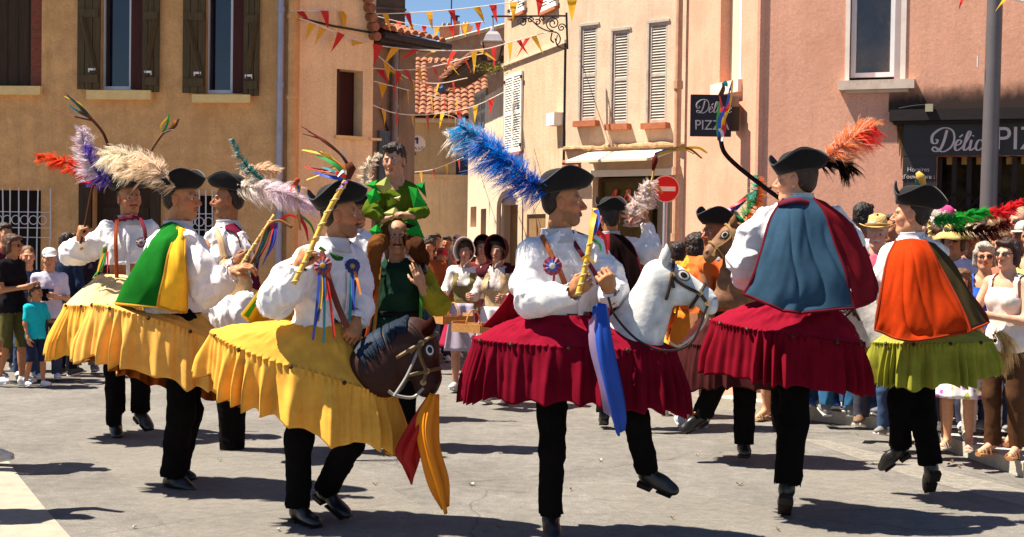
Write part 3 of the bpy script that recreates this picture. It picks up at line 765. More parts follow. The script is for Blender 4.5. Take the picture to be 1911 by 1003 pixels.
b = MB(); F7.fbox(b, so_[1]-.2, so_[1]-.01, 0, so_[3]-.1, -.3, -.02); b.build('door_frame', mat('tan_frame', (.45, .33, .18), var=.15), h7)
# loose tiles on ledge at the left of the shop
b = MB(); u, z = F7.uz(1075, 310)
for i in range(3): b.tube([F7.pt(u-.18, z-.09+i*.07, .12), F7.pt(u+.18, z-.09+i*.07, .12)], .05, 8)
b.build('tile_stack', M_tile, h7)

# ------------------------------------------------------------------ hand-drawn script strokes
def strokes(F, root, S, u0, z0, sc, m, off, name, wid, slant=.28):
    b = MB()
    for st in S:
        w_ = wid*st[0]; P = cr(st[1], max(8, len(st[1])*6))
        P3 = [F.pt(u0+(x+y*slant)*sc, z0+y*sc, off) for x, y in P]
        n = len(P3); ws_ = []
        for i in range(n):
            t = P[min(i+1, n-1)]-P[max(i-1, 0)]; dn = abs(t[1])/max(np.hypot(*t), 1e-6)
            ws_.append(sc*w_*(.45+.75*dn if t[1] < 0 else .45+.4*dn))
        b.tube(P3, [x*.5 for x in ws_], 6, flat=(F.n, .25))
    return b.build(name, m, root)
DEL = [(1.3, [(.52, .95), (.50, .5), (.42, .12), (.25, 0), (.08, .08), (.12, .2), (.26, .14), (.42, .02), (.62, .0), (.86, .2), (.92, .55), (.78, .9), (.48, 1.05), (.18, .98), (-.05, .72), (.0, .42), (.18, .36), (.22, .5), (.12, .53)]),
       (1.1, [(1.02, .25), (1.2, .32), (1.24, .45), (1.12, .5), (1.02, .36), (1.04, .12), (1.16, .04), (1.32, .16)]), (1.1, [(1.12, .62), (1.24, .74)]),
       (1.1, [(1.32, .16), (1.48, .5), (1.56, .8), (1.48, .88), (1.42, .7), (1.40, .3), (1.42, .08), (1.52, .06), (1.64, .2)]),
       (1.2, [(1.66, .5), (1.66, .2), (1.70, .05), (1.80, .08), (1.9, .2)]), (1.6, [(1.68, .66), (1.69, .70)]),
       (1.1, [(2.12, .42), (2.06, .5), (1.94, .44), (1.90, .22), (1.98, .05), (2.10, .06), (2.22, .2)]),
       (1.2, [(2.24, .5), (2.24, .2), (2.28, .05), (2.38, .08), (2.48, .2)]), (1.6, [(2.26, .66), (2.27, .70)]),
       (1.1, [(2.48, .25), (2.66, .32), (2.70, .45), (2.58, .5), (2.48, .36), (2.50, .12), (2.62, .04), (2.78, .16)])]
def text(F, root, s, u, z, size, m, off, name='lettering', align='LEFT', sx=1.0, extr=.004):
    cu = bpy.data.curves.new(name, 'FONT'); cu.body = s; cu.size = size; cu.extrude = extr; cu.align_x = align; cu.offset = -.0
    to = bpy.data.objects.new('tmp', cu); COL.objects.link(to); bpy.context.view_layer.update()
    me = bpy.data.meshes.new_from_object(to.evaluated_get(bpy.context.evaluated_depsgraph_get()))
    bpy.data.objects.remove(to)
    me.name = name; me.materials.clear(); me.materials.append(m)
    w = worldloc(root)
    for v in me.vertices:
        p = F.pt(u, z, off)+F.u*v.co.x*sx+V(0, 0, v.co.y)+F.n*v.co.z; v.co = Vector(p-w)
    o = bpy.data.objects.new(name, me); COL.objects.link(o); o.parent = root; return o

# ============ salmon corner house with the pizza shop
F8a = Facade(1279, 15.6, 1416, 14.0, 6.2); F8 = Facade(1416, 14.0, 2230, 12.5, 6.2)
h8 = empty('house', F8.pt(0, 0), 'salmon pink corner house with a charcoal pizza shopfront behind the crowd', 'house')
wr = F8a.rect(1345, -90, 1384, 152)
wallobj(F8a, [wr], 'wall', M_pink, h8, back=False, rev=.2)
w8 = F8.rect(1583, -90, 1688, 150); sh = F8.rect(1745, 290, 2150, 620); sh = (sh[0], sh[1], 0.1, sh[3])
wallobj(F8, [w8, sh], 'wall', M_pink, h8, depth=6, rev=.26)
b = MB(); b.tube([V(*(np.append(F8.A, 0)+V(-.012, .02, 0))), V(*(np.append(F8.A, 6.2)+V(-.012, .02, 0)))], .05, 10); b.build('rounded_corner', M_pink, h8)
# side window
b = MB(); um = wr[0]+(wr[1]-wr[0])*.55; F8a.fbox(b, wr[0], um, wr[2], wr[3], -.16, -.12); b.build('blind', mat('cream_blind', (.62, .52, .38), var=.1, stain=(.5, .4, .3)), h8)
frame(F8a, (um, wr[1], wr[2], wr[3]), h8, off=-.15, w=.05, mull=False)
b = MB(); F8a.fbox(b, wr[0]-.12, wr[1]+.04, wr[2]-.13, wr[2]-.003, -.02, .05); b.build('sill', mat('white_stone', (.72, .62, .5)), h8)
# front window
b = MB(); F8.fbox(b, w8[0]-.02, w8[0]+.02, w8[2], w8[3], -.02, .012); F8.fbox(b, w8[1]-.03, w8[1]+.02, w8[2], w8[3], -.02, .012); b.build('window_surround', mat('pale_surround', (.76, .64, .56)), h8)
ug = pu(F8, 1668, 100)
rw = frame(F8, (w8[0]+.02, ug, w8[2]+.04, w8[3]), h8, off=-.14, w=.045, mull=False, glass=mat('reflecting_pane', (.05, .028, .012), rough=.03, spec=.9, var=.8, scale=3, stain=(.17, .10, .02), stscale=2))
b = MB(); F8.fbox(b, ug, w8[1]-.03, w8[2], w8[3], -.10, -.05); b.build('roller_box', mat('grey_lilac_panel', (.36, .30, .30), var=.06), h8)
r = F8.rect(1567, 151, 1708, 170); b = MB(); F8.fbox(b, r[0], r[1], r[3]-.09, r[3], -.02, .10); F8.fbox(b, r[0]+.06, r[1]-.06, r[3]-.12, r[3]-.091, -.02, .05)
b.build('sill', mat('stone_sill', (.58, .46, .38), var=.1, stain=(.4, .28, .2), stscale=7), h8)
# shop front
zb_ = F8.uz(1690, 290)[1]
r = F8.rect(1688, 226, 2150, 300); b = MB(); F8.fbox(b, r[0], r[1], sh[3], r[3], .004, .06); F8.fbox(b, r[0], sh[0], .1, sh[3]-.001, .004, .058); fas = b.build('shopfront', M_shop, h8)
r2 = F8.rect(1664, 203, 2180, 226); b = MB(); F8.fbox(b, r2[0], r2[1], r2[2]+.01, r2[3], .0, .17); F8.fbox(b, r2[0]+.03, r2[1], r2[2]-.02, r2[2]+.008, .0, .12); b.build('awning_box', mat('black_awning', (.014, .010, .010), rough=.7, var=.4, scale=14, stretch=(1, 1, 6)), h8)
b = MB(); r3 = F8.rect(1731, 198, 1745, 212); F8.fbox(b, r3[0], r3[1], r3[2], r3[3], .172, .21); b.build('floodlight', mat('greenish_box', (.33, .30, .2)), h8)
b = MB(); uu0 = pu(F8, 1680, 200); b.tube([F8.pt(u, F8.uz(1690, 203)[1]+.02*math.sin(u*9), .10) for u in np.linspace(uu0, uu0+.35, 12)], .006, 5); b.build('cable', M_iron, h8)
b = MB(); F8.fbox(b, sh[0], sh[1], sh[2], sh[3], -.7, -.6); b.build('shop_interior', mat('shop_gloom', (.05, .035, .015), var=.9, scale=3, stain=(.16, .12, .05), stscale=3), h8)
b = MB(); ub = sh[0]+.05
while ub < sh[1]-.1: F8.fbox(b, ub+.03, ub+.028+.085, sh[3]-.075, sh[3]-.005, -.16, -.14); ub += .135
b.build('blind', mat('amber_blind', (.62, .40, .13)), h8)
b = MB(); ub = sh[0]
while ub < sh[1]:
    F8.fbox(b, ub, ub+.045, sh[2], sh[3], -.10, -.06); ub += .135
z = sh[3]-.35
while z > .3:
    ub = sh[0]+.02
    while ub < sh[1]-.2:
        b.tube([F8.pt(ub, z, -.05), F8.pt(ub+.135, z-.16, -.05)], .008, 4); b.tube([F8.pt(ub, z-.16, -.045), F8.pt(ub+.135, z, -.045)], .008, 4); ub += .135
    z -= .18
b.build('folding_grille', mat('grille_brown', (.022, .010, .007), rough=.6), h8)
ul, zl = F8.uz(1737, 284); ur = pu(F8, 1826, 260)
sc_ = (F8.uz(1760, 240)[1]-zl)/1.05
strokes(F8, h8, DEL, ul, zl, sc_, M_letter, .065, 'lettering', .085, slant=.2)
ul, zl = F8.uz(1856, 280); text(F8, h8, 'PIZZA', ul, zl, .305, M_letter, .064, sx=.96)
uc, zc = F8.uz(1715, 321); text(F8, h8, 'Horaires', uc, zc, .058, M_letter, .062, align='CENTER')
uc, zc = F8.uz(1715, 334); text(F8, h8, "d'ouverture :", uc, zc, .058, M_letter, .062, align='CENTER')
uc, zc = F8.uz(1690, 374); text(F8, h8, '7j/7', uc, zc, .16, M_letter, .062)
# grime hanging from awning end
b = MB()
for i in range(7):
    u = r2[0]+.06+i*.018; z = r2[2]; b.ribbon([F8.pt(u, z, .012), F8.pt(u+.01, z-.1-.07*(i % 3), .012), F8.pt(u+.004, z-.2-.12*(i % 4), .008)], [.03, .02, .006], F8.n)
b.build('peeling_strip', mat('moss_brown', (.10, .05, .015), var=.5, scale=20), h8)

# projecting sign on the side wall, facing the square
Fs = Facade(1288, 14.2, 1366, 14.2, 9); Fs2 = Facade(1362, 14.05, 1387, 14.05, 9)
sg = empty('shop_sign', Fs.pt(.2, 3), 'projecting charcoal sign board reading PIZZA on the side wall beside the corner window', 'sign')
r = Fs.rect(1289, 177, 1365, 255); b = MB(); Fs.fbox(b, r[0], r[1], r[2], r[3], -.05, 0); b.build('board', mat('sign_board', (.016, .012, .018), rough=.45), sg)
r_ = Fs2.rect(1360, 196, 1386, 241); b = MB(); Fs2.fbox(b, r_[0], r_[1], r_[2], r_[3], -.35, -.2); b.build('meter_box', mat('dark_olive_box', (.05, .035, .02)), sg)
r_ = Fs2.rect(1362, 176, 1386, 196); b = MB(); Fs2.fbox(b, r_[0], r_[1], r_[2], r_[3], -.45, -.22); b.build('bracket_box', mat('tan_box', (.36, .22, .14)), sg)
ul, zl = Fs.uz(1298, 211); strokes(Fs, sg, DEL, ul, zl, .130, M_letter, .004, 'lettering', .07, slant=.2)
ul, zl = Fs.uz(1296, 242); text(Fs, sg, 'PIZZA', ul, zl, .141, M_letter, .001, sx=.92)
# drain pipe between cream and salmon house
b = MB(); p0 = q(1268, 0, 21); x, y = p0[0], p0[1]
b.tube([V(x, y, 6.5), V(x, y, .1)], .055, 10); b.tube([V(x+.13, y, 6.5), V(x+.13, y, .1)], .02, 6)
for z in (1.6, 2.6, 3.9): b.tube([V(x, y, z), V(x, y, z+.12)], .075, 10)
tag(b.build('drainpipe', mat('salmon_pipe', (.50, .30, .19), var=.2), h7))
# red handwriting on the shop window
AB = [(1, [(.1, 0), (.35, .9), (.5, 1.0), (.55, .5), (.6, 0)]), (1, [(.15, .35), (.5, .45)]), (1, [(.8, .5), (.75, .1), (.95, .05), (1.05, .5), (1.05, .05), (1.15, .1)]),
      (1, [(1.6, 0), (1.7, .6), (1.75, 1.0)]), (1, [(1.55, .9), (2.0, 1.0), (2.1, .7), (1.75, .55), (2.1, .4), (2.05, .05), (1.6, 0)]),
      (1, [(2.35, .45), (2.2, .2), (2.35, 0), (2.5, .2), (2.35, .45)]), (1, [(2.65, .5), (2.62, .1), (2.8, .05), (2.9, .5), (2.9, .05)]), (1, [(3.15, .9), (3.1, .2), (3.25, .05)]), (1, [(2.98, .6), (3.4, .7)])]
ul, zl = F7.uz(1128, 376); strokes(F7, sw, AB, ul, zl, .19, mat('red_marker', (.75, .10, .05), rough=.6), -.13, 'lettering', .16)

# ------------------------------------------------------------------ street furniture
def lamppost():
    p = ground(1838, 790); r = empty('lamp_post', (p[0], p[1], KH), 'grey metal street lamp post rising through the crowd before the pizza shop', 'lamp post')
    x, y = p[0], p[1]; d = dep(1838, 790); top = q(1852, -60, d)
    bx = q(1834, 700, d)
    b = MB(); b.tube([V(x, y, KH), V(bx[0], y, .6), V(top[0], y, top[2]), V(top[0]+.03, y, 6.5)], [.085, .080, .068, .06], 24); b.build('pole', mat('grey_pole', (.13, .112, .115), rough=.45, metal=.25, var=.08, scale=5), r, smooth=True)
    b = MB(); b.tube([V(x, y, KH), V(x, y, KH+.04)], .16, 20); b.build('base_plate', M_zinc, r)
    b = MB(); a = V(top[0]+.03, y, 6.45); b.tube([a, a+V(-.3, -.1, .12), a+V(-.9, -.3, .16)], [.05, .045, .06], 10); b.box(a+V(-1.0, -.33, .13), (.5, .2, .1)); b.build('lamp_head', M_zinc, r)
    b = MB(); pp = q(1825, 115, d-.09); b.box(pp, (.012, .01, .10)); b.build('label_plate', M_shut, r)
lamppost()
def no_entry():
    d = 18.5; c = q(1243, 353, d); rad = 23*d/FPX
    r = empty('road_sign', (c[0], c[1]+.05, 0), 'round red no entry sign with white bar on a post before the small shop', 'road sign')
    def disc(rad, y0, y1, m, nm):
        b = MB(); b.tube([V(c[0], y0, c[2]), V(c[0], y1, c[2])], rad, 40); b.build(nm, m, r)
    disc(rad*1.10, c[1]+.02, c[1]+.0, mat('sign_rim', (.75, .55, .52)), 'rim'); disc(rad*1.02, c[1]-.001, c[1]-.006, mat('sign_red', (.62, .015, .012), rough=.4, var=.04), 'red_disc')
    b = MB(); b.box(V(c[0], c[1]-.010, c[2]), (rad*1.5, .006, rad*.36)); b.build('white_bar', mat('sign_white', (.8, .68, .62)), r)
    b = MB(); b.tube([V(c[0], c[1]+.06, 0), V(c[0], c[1]+.06, c[2]+rad)], .03, 10); b.build('post', M_zinc, r)
no_entry()
def lantern():
    d = 22.5; a = q(1054, 30, 23.6)
    r = empty('wall_lantern', a, 'wrought iron scroll bracket holding a four sided street lantern over the alley', 'lantern')
    P = lambda x, y, dd=d: q(x, y, dd-.0)
    def dd(x): return 23.6-(1054-x)/130*1.0
    b = MB(); b.tube([P(1056, 30, dd(1056)), P(918, 31, dd(918))], .016, 6); b.tube([P(1057, 24, dd(1057)), P(1059, 92, dd(1057))], .018, 6)
    b.build('bracket_arm', M_iron, r)
    b = MB()
    def spiral(cx, cy, r0, turns, ph, sg=1):
        return [P(cx+r0*(1-t*.85)*math.cos(ph+sg*t*turns*6.28), cy+r0*(1-t*.85)*math.sin(ph+sg*t*turns*6.28), dd(cx)) for t in np.linspace(0, 1, 26)]
    for s_ in (spiral(975, 42, 9, 1.6, 3.1), spiral(990, 38, 6, 1.3, 0, -1), spiral(1032, 44, 14, 1.9, 1.5), spiral(1012, 36, 6, 1.3, 2), spiral(1048, 52, 8, 1.5, 0, -1), spiral(1003, 42, 6, 1.2, 4)): b.tube(s_, .011, 5)
    b.tube([P(x, y, dd(x)) for x, y in cr([(966, 46), (985, 34), (1005, 50), (1022, 58), (1040, 62), (1046, 74), (1040, 84), (1036, 72)], 26)], .012, 5)
    b.tube([P(x, y, dd(x)) for x, y in cr([(1040, 66), (1038, 82), (1048, 90), (1059, 90)], 14)], .010, 5)
    b.tube([P(x, y, dd(x)) for x, y in cr([(1030, 62), (1028, 74), (1033, 80)], 10)], .014, 5)
    b.build('scrollwork', M_iron, r)
    c = lambda y: q(920, y, dd(920)); s = dd(920)/FPX
    b = MB(); b.tube([c(31), c(54)], .014, 6); b.tube([c(50), c(56), c(61)], [.03, .05, .06], 10); b.build('hanger', M_zinc, r)
    def frus(mb, y0, w0, y1, w1):
        A = c(y0); B_ = c(y1); v = [A+V(i*w0, j*w0, 0) for i, j in ((-1, -1), (1, -1), (1, 1), (-1, 1))]+[B_+V(i*w1, j*w1, 0) for i, j in ((-1, -1), (1, -1), (1, 1), (-1, 1))]
        mb.add(v, [(0, 1, 5, 4), (1, 2, 6, 5), (2, 3, 7, 6), (3, 0, 4, 7), (3, 2, 1, 0), (4, 5, 6, 7)])
    Mlead = mat('lantern_metal', (.50, .46, .46), rough=.35, metal=.5)
    b = MB(); frus(b, 60, 8*s, 66, 13*s); frus(b, 66, 13*s, 79, 18*s); frus(b, 79.2, 23*s, 82, 22*s); b.build('lantern_roof', Mlead, r)
    b = MB()
    T, Bm = c(82), c(115)
    for i, j in ((-1, -1), (1, -1), (1, 1), (-1, 1)): b.tube([T+V(i*19*s, j*19*s, 0), Bm+V(i*11*s, j*11*s, 0)], .012, 5)
    frus(b, 115, 12*s, 118, 8*s); b.build('lantern_frame', M_iron, r)
    gm, N2, L2, B2 = newmat('lantern_glass'); B2.inputs['Base Color'].default_value = (.62, .40, .30, 1); B2.inputs['Alpha'].default_value = .6; B2.inputs['Roughness'].default_value = .25
    b = MB(); frus(b, 82.5, 18*s, 114.5, 10.5*s); b.build('glass', gm, r)
lantern()
def hanging_sign():
    d = 27; c = q(779, 268, d); r = empty('agency_sign', c, 'small round white hanging sign with blue mark on the corner of the taupe house', 'sign')
    b = MB(); b.tube([c+V(0, .04, 0), c-V(0, .04, 0)], .15, 28); b.build('disc', mat('white_plastic', (.75, .68, .62)), r)
    b = MB(); b.box(c+V(.0, -.045, .05), (.035, .01, .12)); b.box(c+V(-.03, -.045, .085), (.03, .01, .03)); b.build('blue_mark', mat('sign_blue', (.02, .04, .12)), r)
    Fq = Facade(760, 26.9, 800, 26.9, 5); u, z = Fq.uz(773, 281); text(Fq, r, 'AVIS', u, z, .10, mat('sign_blue', (0, 0, 0)), .06)
    b = MB(); b.box(c+V(-.1, 0, -.2), (.16, .03, .06)); b.build('plate', mat('teal_plate', (.05, .2, .2)), r)
    b = MB(); b.tube([c+V(-.2, .1, .0), c+V(0, .05, 0)], .015, 5); b.build('bracket', M_iron, r)
hanging_sign()

# moss tuft beside the lantern
def moss():
    rng = random.Random(8); b = MB(); o = q(918, 128, 27)
    for i in range(260):
        p = o+V(rng.gauss(0, .16), rng.gauss(0, .12), rng.gauss(0, .06)); a = rng.uniform(0, 6.28); l = rng.uniform(.03, .09)
        t = V(math.cos(a)*l, math.sin(a)*l, rng.uniform(-.2, 1)*l); s_ = nrm(np.cross(t, V(rng.gauss(0, 1), rng.gauss(0, 1), rng.gauss(0, 1))))*.012
        b.add([p-s_, p+s_, p+t], [(0, 1, 2)])
    tag(b.build('roof_weed', mat('moss_green', (.14, .13, .02), var=.5), org=o), 'tuft of yellow green weeds growing on the mossy tile eaves under the lantern', 'plant')
moss()

# ------------------------------------------------------------------ bunting
Mfr = mat('red_pennant', (.62, .035, .03), rough=.6, var=.06, trans=.45); Mfy = mat('yellow_pennant', (.80, .45, .03), rough=.6, var=.06, trans=.45)
Mstr = mat('string', (.72, .66, .6), rough=.7)
def bunting(label, line, flags, hpx=36, wpx=23, seed=1):
    """line: list (px,py,d); flags: (px, colour[, tilt])"""
    P = [np.array(l, float) for l in line]; xs = [p[0] for p in P]
    o = q(*P[0]); r = empty('bunting', o, label, 'bunting', 'pennant strings across the street')
    S = cr(P, 40); b = MB(); b.tube([q(*s) for s in S], .008, 5); b.build('string', Mstr, r)
    rng = random.Random(seed)
    for f in flags:
        x, c = f[0], f[1]; tl = f[2] if len(f) > 2 else rng.uniform(-.3, .3); big = f[3] if len(f) > 3 else 1
        i = min(range(40), key=lambda k: abs(S[k][0]-x)); y, d = S[i][1], S[i][2]; s = d/FPX
        base = q(x, y, d); tang = nrm(q(*S[min(i+1, 39)])-q(*S[max(i-1, 0)])); w = wpx*s*big; h = hpx*s*big
        yaw = rng.uniform(-.35, .35); n = nrm(V(0, -1, 0)*math.cos(yaw)+V(1, 0, 0)*math.sin(yaw))
        dn = nrm(V(math.sin(tl), rng.uniform(-.25, .25), -math.cos(tl)))
        sd_ = tang*math.cos(yaw*.6)+V(0, math.sin(yaw*.6), 0)
        rows = []
        for t in np.linspace(0, 1, 6):
            cc = base+dn*h*t+n*.02*math.sin(t*4+x); hw = w/2*(1-t)+.001
            rows.append([cc-sd_*hw, cc+n*.012*math.sin(3*t+x), cc+sd_*hw])
        b = MB(); b.grid(np.array(rows)); b.build('pennant', Mfr if c == 'r' else Mfy, r)
bunting('longest pennant string high across the alley from the ochre house gutter to the beige house', [(545, 20, 17.2), (620, 21, 17.8), (690, 26, 18.5), (770, 24, 19.5), (860, 17, 20.5), (960, 4, 21.5), (1080, -14, 22.5)],
        [(557, 'r', .8), (566, 'y', -.5), (606, 'r', .2), (641, 'y'), (679, 'r', .4), (719, 'y', .3), (759, 'r', .4), (801, 'y', .2), (842, 'r'), (889, 'y', .5), (919, 'r', .3), (958, 'y', 0), (1008, 'r', -.1), (1068, 'y', 0, 1.5)])
bunting('pennant string sagging past the lantern from the ochre house corner', [(560, 35, 17.0), (590, 45, 17.2), (640, 66, 17.8), (700, 84, 18.3), (775, 93, 19), (845, 95, 20), (900, 93, 21), (950, 80, 22), (1000, 66, 23), (1052, 55, 24)],
        [(585, 'y', -.5), (602, 'y', -.4), (637, 'r', -.5, 1.1), (669, 'y', -.4, 1.1), (706, 'r', -.2, 1.2), (739, 'y', -.6, 1.1), (776, 'r', -.9, 1.1), (812, 'y', -1.1), (849, 'r', -.5, 1.1), (885, 'y', 0, 1.3), (895, 'y', 1.0, 1.1), (922, 'r', 0, 1.2), (952, 'y', 0, 1.1), (967, 'r', .6), (985, 'r', -.5, 1.2), (996, 'y', .5, 1.1)])
bunting('pennant string slanting from the peach house corner up towards the mossy eaves', [(697, 128, 19.5), (760, 131, 20.2), (820, 122, 22), (880, 105, 25), (905, 100, 26)],
        [(708, 'r', .5, 1.0), (731, 'y', .8), (757, 'r', .5), (781, 'y', .3, 1.05), (808, 'r', .5, 1.1), (838, 'y', .7), (866, 'r', .5, 1.1)], hpx=33, wpx=24, seed=2)
bunting('short pennant string drooping over the alley roof', [(698, 152, 19.4), (740, 163, 20.0), (800, 178, 23), (862, 190, 27)],
        [(714, 'y', 0, .9), (737, 'r', .1, .9), (761, 'y', .1, .95), (783, 'r', 0, .9), (805, 'y', .1, .95), (830, 'r', 0, .8), (853, 'y', 0, .9)], hpx=32, wpx=23, seed=3)
bunting('string of smallest pennants fading down the alley above the blue plume', [(795, 205, 27), (820, 212, 29), (850, 220, 32), (868, 238, 33)],
        [(803, 'r', -.5), (809, 'y', .4), (815, 'y', -.5), (822, 'r', 0), (829, 'y', -.4), (836, 'y', .3), (843, 'r', -.2), (850, 'y', 0), (857, 'r', .2), (863, 'y')], hpx=18, wpx=10, seed=4)
bunting('low pennant string across the tan house wall beside the boy', [(772, 322, 26), (810, 316, 27), (865, 294, 29)],
        [(785, 'y', .1), (810, 'r', 0), (833, 'y', .1), (856, 'r', .1)], hpx=24, wpx=15, seed=6)
bunting('pennant string end at the top beside the grey lamp post', [(1780, -40, 9), (1800, -8, 9.2), (1850, -4, 9.6), (1895, 0, 10), (1990, 20, 11)], [(1800, 'r', -.4, 1.0), (1876, 'y', -.6, 1.0)], hpx=30, wpx=20, seed=9)
bunting('pennant string in the top corner over the salmon house side window', [(1150, -40, 18), (1230, -26, 17), (1330, -26, 16), (1440, -40, 15)], [(1210, 'r', 0), (1260, 'y', 0), (1320, 'r'), (1380, 'y')], hpx=24, wpx=14, seed=10)

bunting('faint second pennant string crossing the sky gap under the longest one', [(700, 30, 24), (760, 44, 25), (820, 50, 26), (905, 40, 27)], [(722, 'y', .1), (745, 'r', -.2), (768, 'y', .2), (792, 'r', 0), (816, 'y', -.2), (842, 'r', .2), (868, 'y', 0), (892, 'r', .1)], hpx=25, wpx=18, seed=12)
bunting('pennant string running from the taupe house to the mossy eaves above the chimney', [(700, 100, 19.3), (760, 146, 20.1), (815, 156, 23), (872, 146, 26)], [(722, 'y', .1), (744, 'r', -.2), (770, 'y', .2), (795, 'r', 0), (818, 'y', -.2), (845, 'r', .2)], hpx=32, wpx=23, seed=13)

# soot stain on the render above the shop awning
def soot():
    m, N, L, B = newmat('soot_stain'); tc = N.new('ShaderNodeTexCoord'); n = N.new('ShaderNodeTexNoise'); n.inputs['Scale'].default_value = 7; n.inputs['Detail'].default_value = 8; n.inputs['Roughness'].default_value = .7
    mp = N.new('ShaderNodeMapping'); mp.inputs['Scale'].default_value = (1, 1, .5); L.new(tc.outputs['Object'], mp.inputs[0]); L.new(mp.outputs[0], n.inputs['Vector'])
    sp = N.new('ShaderNodeSeparateXYZ'); L.new(tc.outputs['Object'], sp.inputs[0]); r = N.new('ShaderNodeMapRange')
    z0 = r2[3]; r.inputs[1].default_value = z0; r.inputs[2].default_value = z0+.30; r.inputs[3].default_value = .78; r.inputs[4].default_value = -.30; L.new(sp.outputs['Z'], r.inputs[0])
    a = N.new('ShaderNodeMath'); a.operation = 'ADD'; L.new(r.outputs[0], a.inputs[0]); L.new(n.outputs['Fac'], a.inputs[1]); b_ = N.new('ShaderNodeMapRange'); b_.inputs[1].default_value = .35; b_.inputs[2].default_value = 1.05; L.new(a.outputs[0], b_.inputs[0])
    L.new(b_.outputs[0], B.inputs['Alpha']); B.inputs['Base Color'].default_value = (.035, .018, .014, 1); B.inputs['Roughness'].default_value = .95
    mb = MB(); mb.add([F8.pt(r2[0]-.03, z0-.005, .004), F8.pt(r2[1], z0-.005, .004), F8.pt(r2[1], z0+.34, .004), F8.pt(r2[0]-.03, z0+.34, .004)], [(0, 1, 2, 3)]); mb.build('soot_stain', m, h8)
soot()
# dry leaves and scraps near the kerb and on the road
def litter():
    rng = random.Random(21); mL = mat('dry_leaf', (.30, .17, .05), var=.4); mP = mat('paper_scrap', (.55, .5, .42), var=.1)
    kinds = [('fallen_leaf', mL, 'small curled dry leaf lying on the asphalt', 'leaf', 'dry leaves scattered on the road'), ('paper_scrap', mP, 'tiny pale paper scrap lying on the asphalt', 'scrap', 'paper scraps on the road')]
    spots = [(1770, 868), (1776, 862), (1790, 872), (1766, 858), (1600, 812), (1560, 800), (1255, 968), (1452, 990), (1065, 914), (1380, 905), (930, 985), (700, 905), (410, 860), (250, 985), (1120, 860), (880, 905), (1690, 840), (520, 990), (1300, 850), (1010, 800)]
    for i, (x, y) in enumerate(spots):
        k = kinds[0] if i < 12 else kinds[1]; p = ground(x, y, .006); a = rng.uniform(0, 6.28); s_ = rng.uniform(.014, .026); b = MB()
        rows = [[p+V(math.cos(a)*u*s_-math.sin(a)*w*s_*(1-u*u)*.55, math.sin(a)*u*s_+math.cos(a)*w*s_*(1-u*u)*.55, .010*abs(u)+.006*abs(w)) for w in (-1, 0, 1)] for u in (-1, -.5, 0, .5, 1)]
        b.grid(np.array(rows)); o = b.build(k[0], k[1], org=p); tag(o, k[2], k[3], k[4])
litter()

bunting('pennant string sagging from the peach house window to the beige house shutters', [(694, 196, 18.6), (740, 212, 19.6), (800, 214, 22), (880, 200, 24), (945, 170, 25)], [(716, 'y', .1), (742, 'r', -.1), (769, 'y', .2), (797, 'r', .1), (826, 'y', -.2), (856, 'r', .1), (887, 'y', 0), (918, 'r', -.1)], hpx=32, wpx=24, seed=15)
# ================================================================== PEOPLE TOOLKIT
M_skin = mat('skin', (.5, .3, .2), rough=.55, var=.13, scale=42, vcol=True, spec=.35, sss=.05)
M_cloth = mat('cloth', (.5, .5, .5), rough=.95, var=.15, scale=11, vcol=True, bump=.12, bscale=200, spec=.03)
M_print = M_cloth
M_hairm = mat('hair', (.1, .1, .1), rough=.55, var=.35, scale=30, vcol=True, bump=.7, bscale=70, spec=.4, stretch=(1, 1, .35))
M_leather = mat('black_leather', (.010, .008, .007), rough=.35, var=.3, scale=20, spec=.5)
M_felt = mat('black_felt', (.007, .006, .006), rough=.85, var=.3, scale=25, spec=.2, sheen=.1)
M_feather = mat('feather', (.5, .5, .5), rough=.75, var=.12, scale=30, vcol=True, spec=.1, trans=.5)
M_ribbon = mat('satin_ribbon', (.5, .5, .5), rough=.45, var=.05, vcol=True, spec=.4, trans=.2)
M_lens = mat('dark_lens', (.006, .005, .006), rough=.08, spec=.8)
M_sandal = mat('sandal_leather', (.32, .16, .07), rough=.6, var=.2)
SKIN = (.41, .170, .072); SKL = (.54, .265, .145); SKT = (.30, .12, .05)
BLK = (.006, .005, .005)

def fr(yaw, pitch=0.0, roll=0.0):
    """frame (right, forward, up); yaw 0 faces the camera, 90 faces photo right"""
    y, p = R(yaw), R(pitch)
    f = V(math.sin(y)*math.cos(p), -math.cos(y)*math.cos(p), math.sin(p)); r0 = nrm(np.cross(f, V(0, 0, 1))); u0 = np.cross(r0, f)
    a = R(roll); r = r0*math.cos(a)+u0*math.sin(a); u = u0*math.cos(a)-r0*math.sin(a)
    return np.array([r, f, u])
class Loc:
    def __init__(s, c, F, sc=1.0): s.c = np.asarray(c, float); s.F = F; s.s = sc
    def __call__(s, x, y, z): return s.c+(s.F[0]*x+s.F[1]*y+s.F[2]*z)*s.s

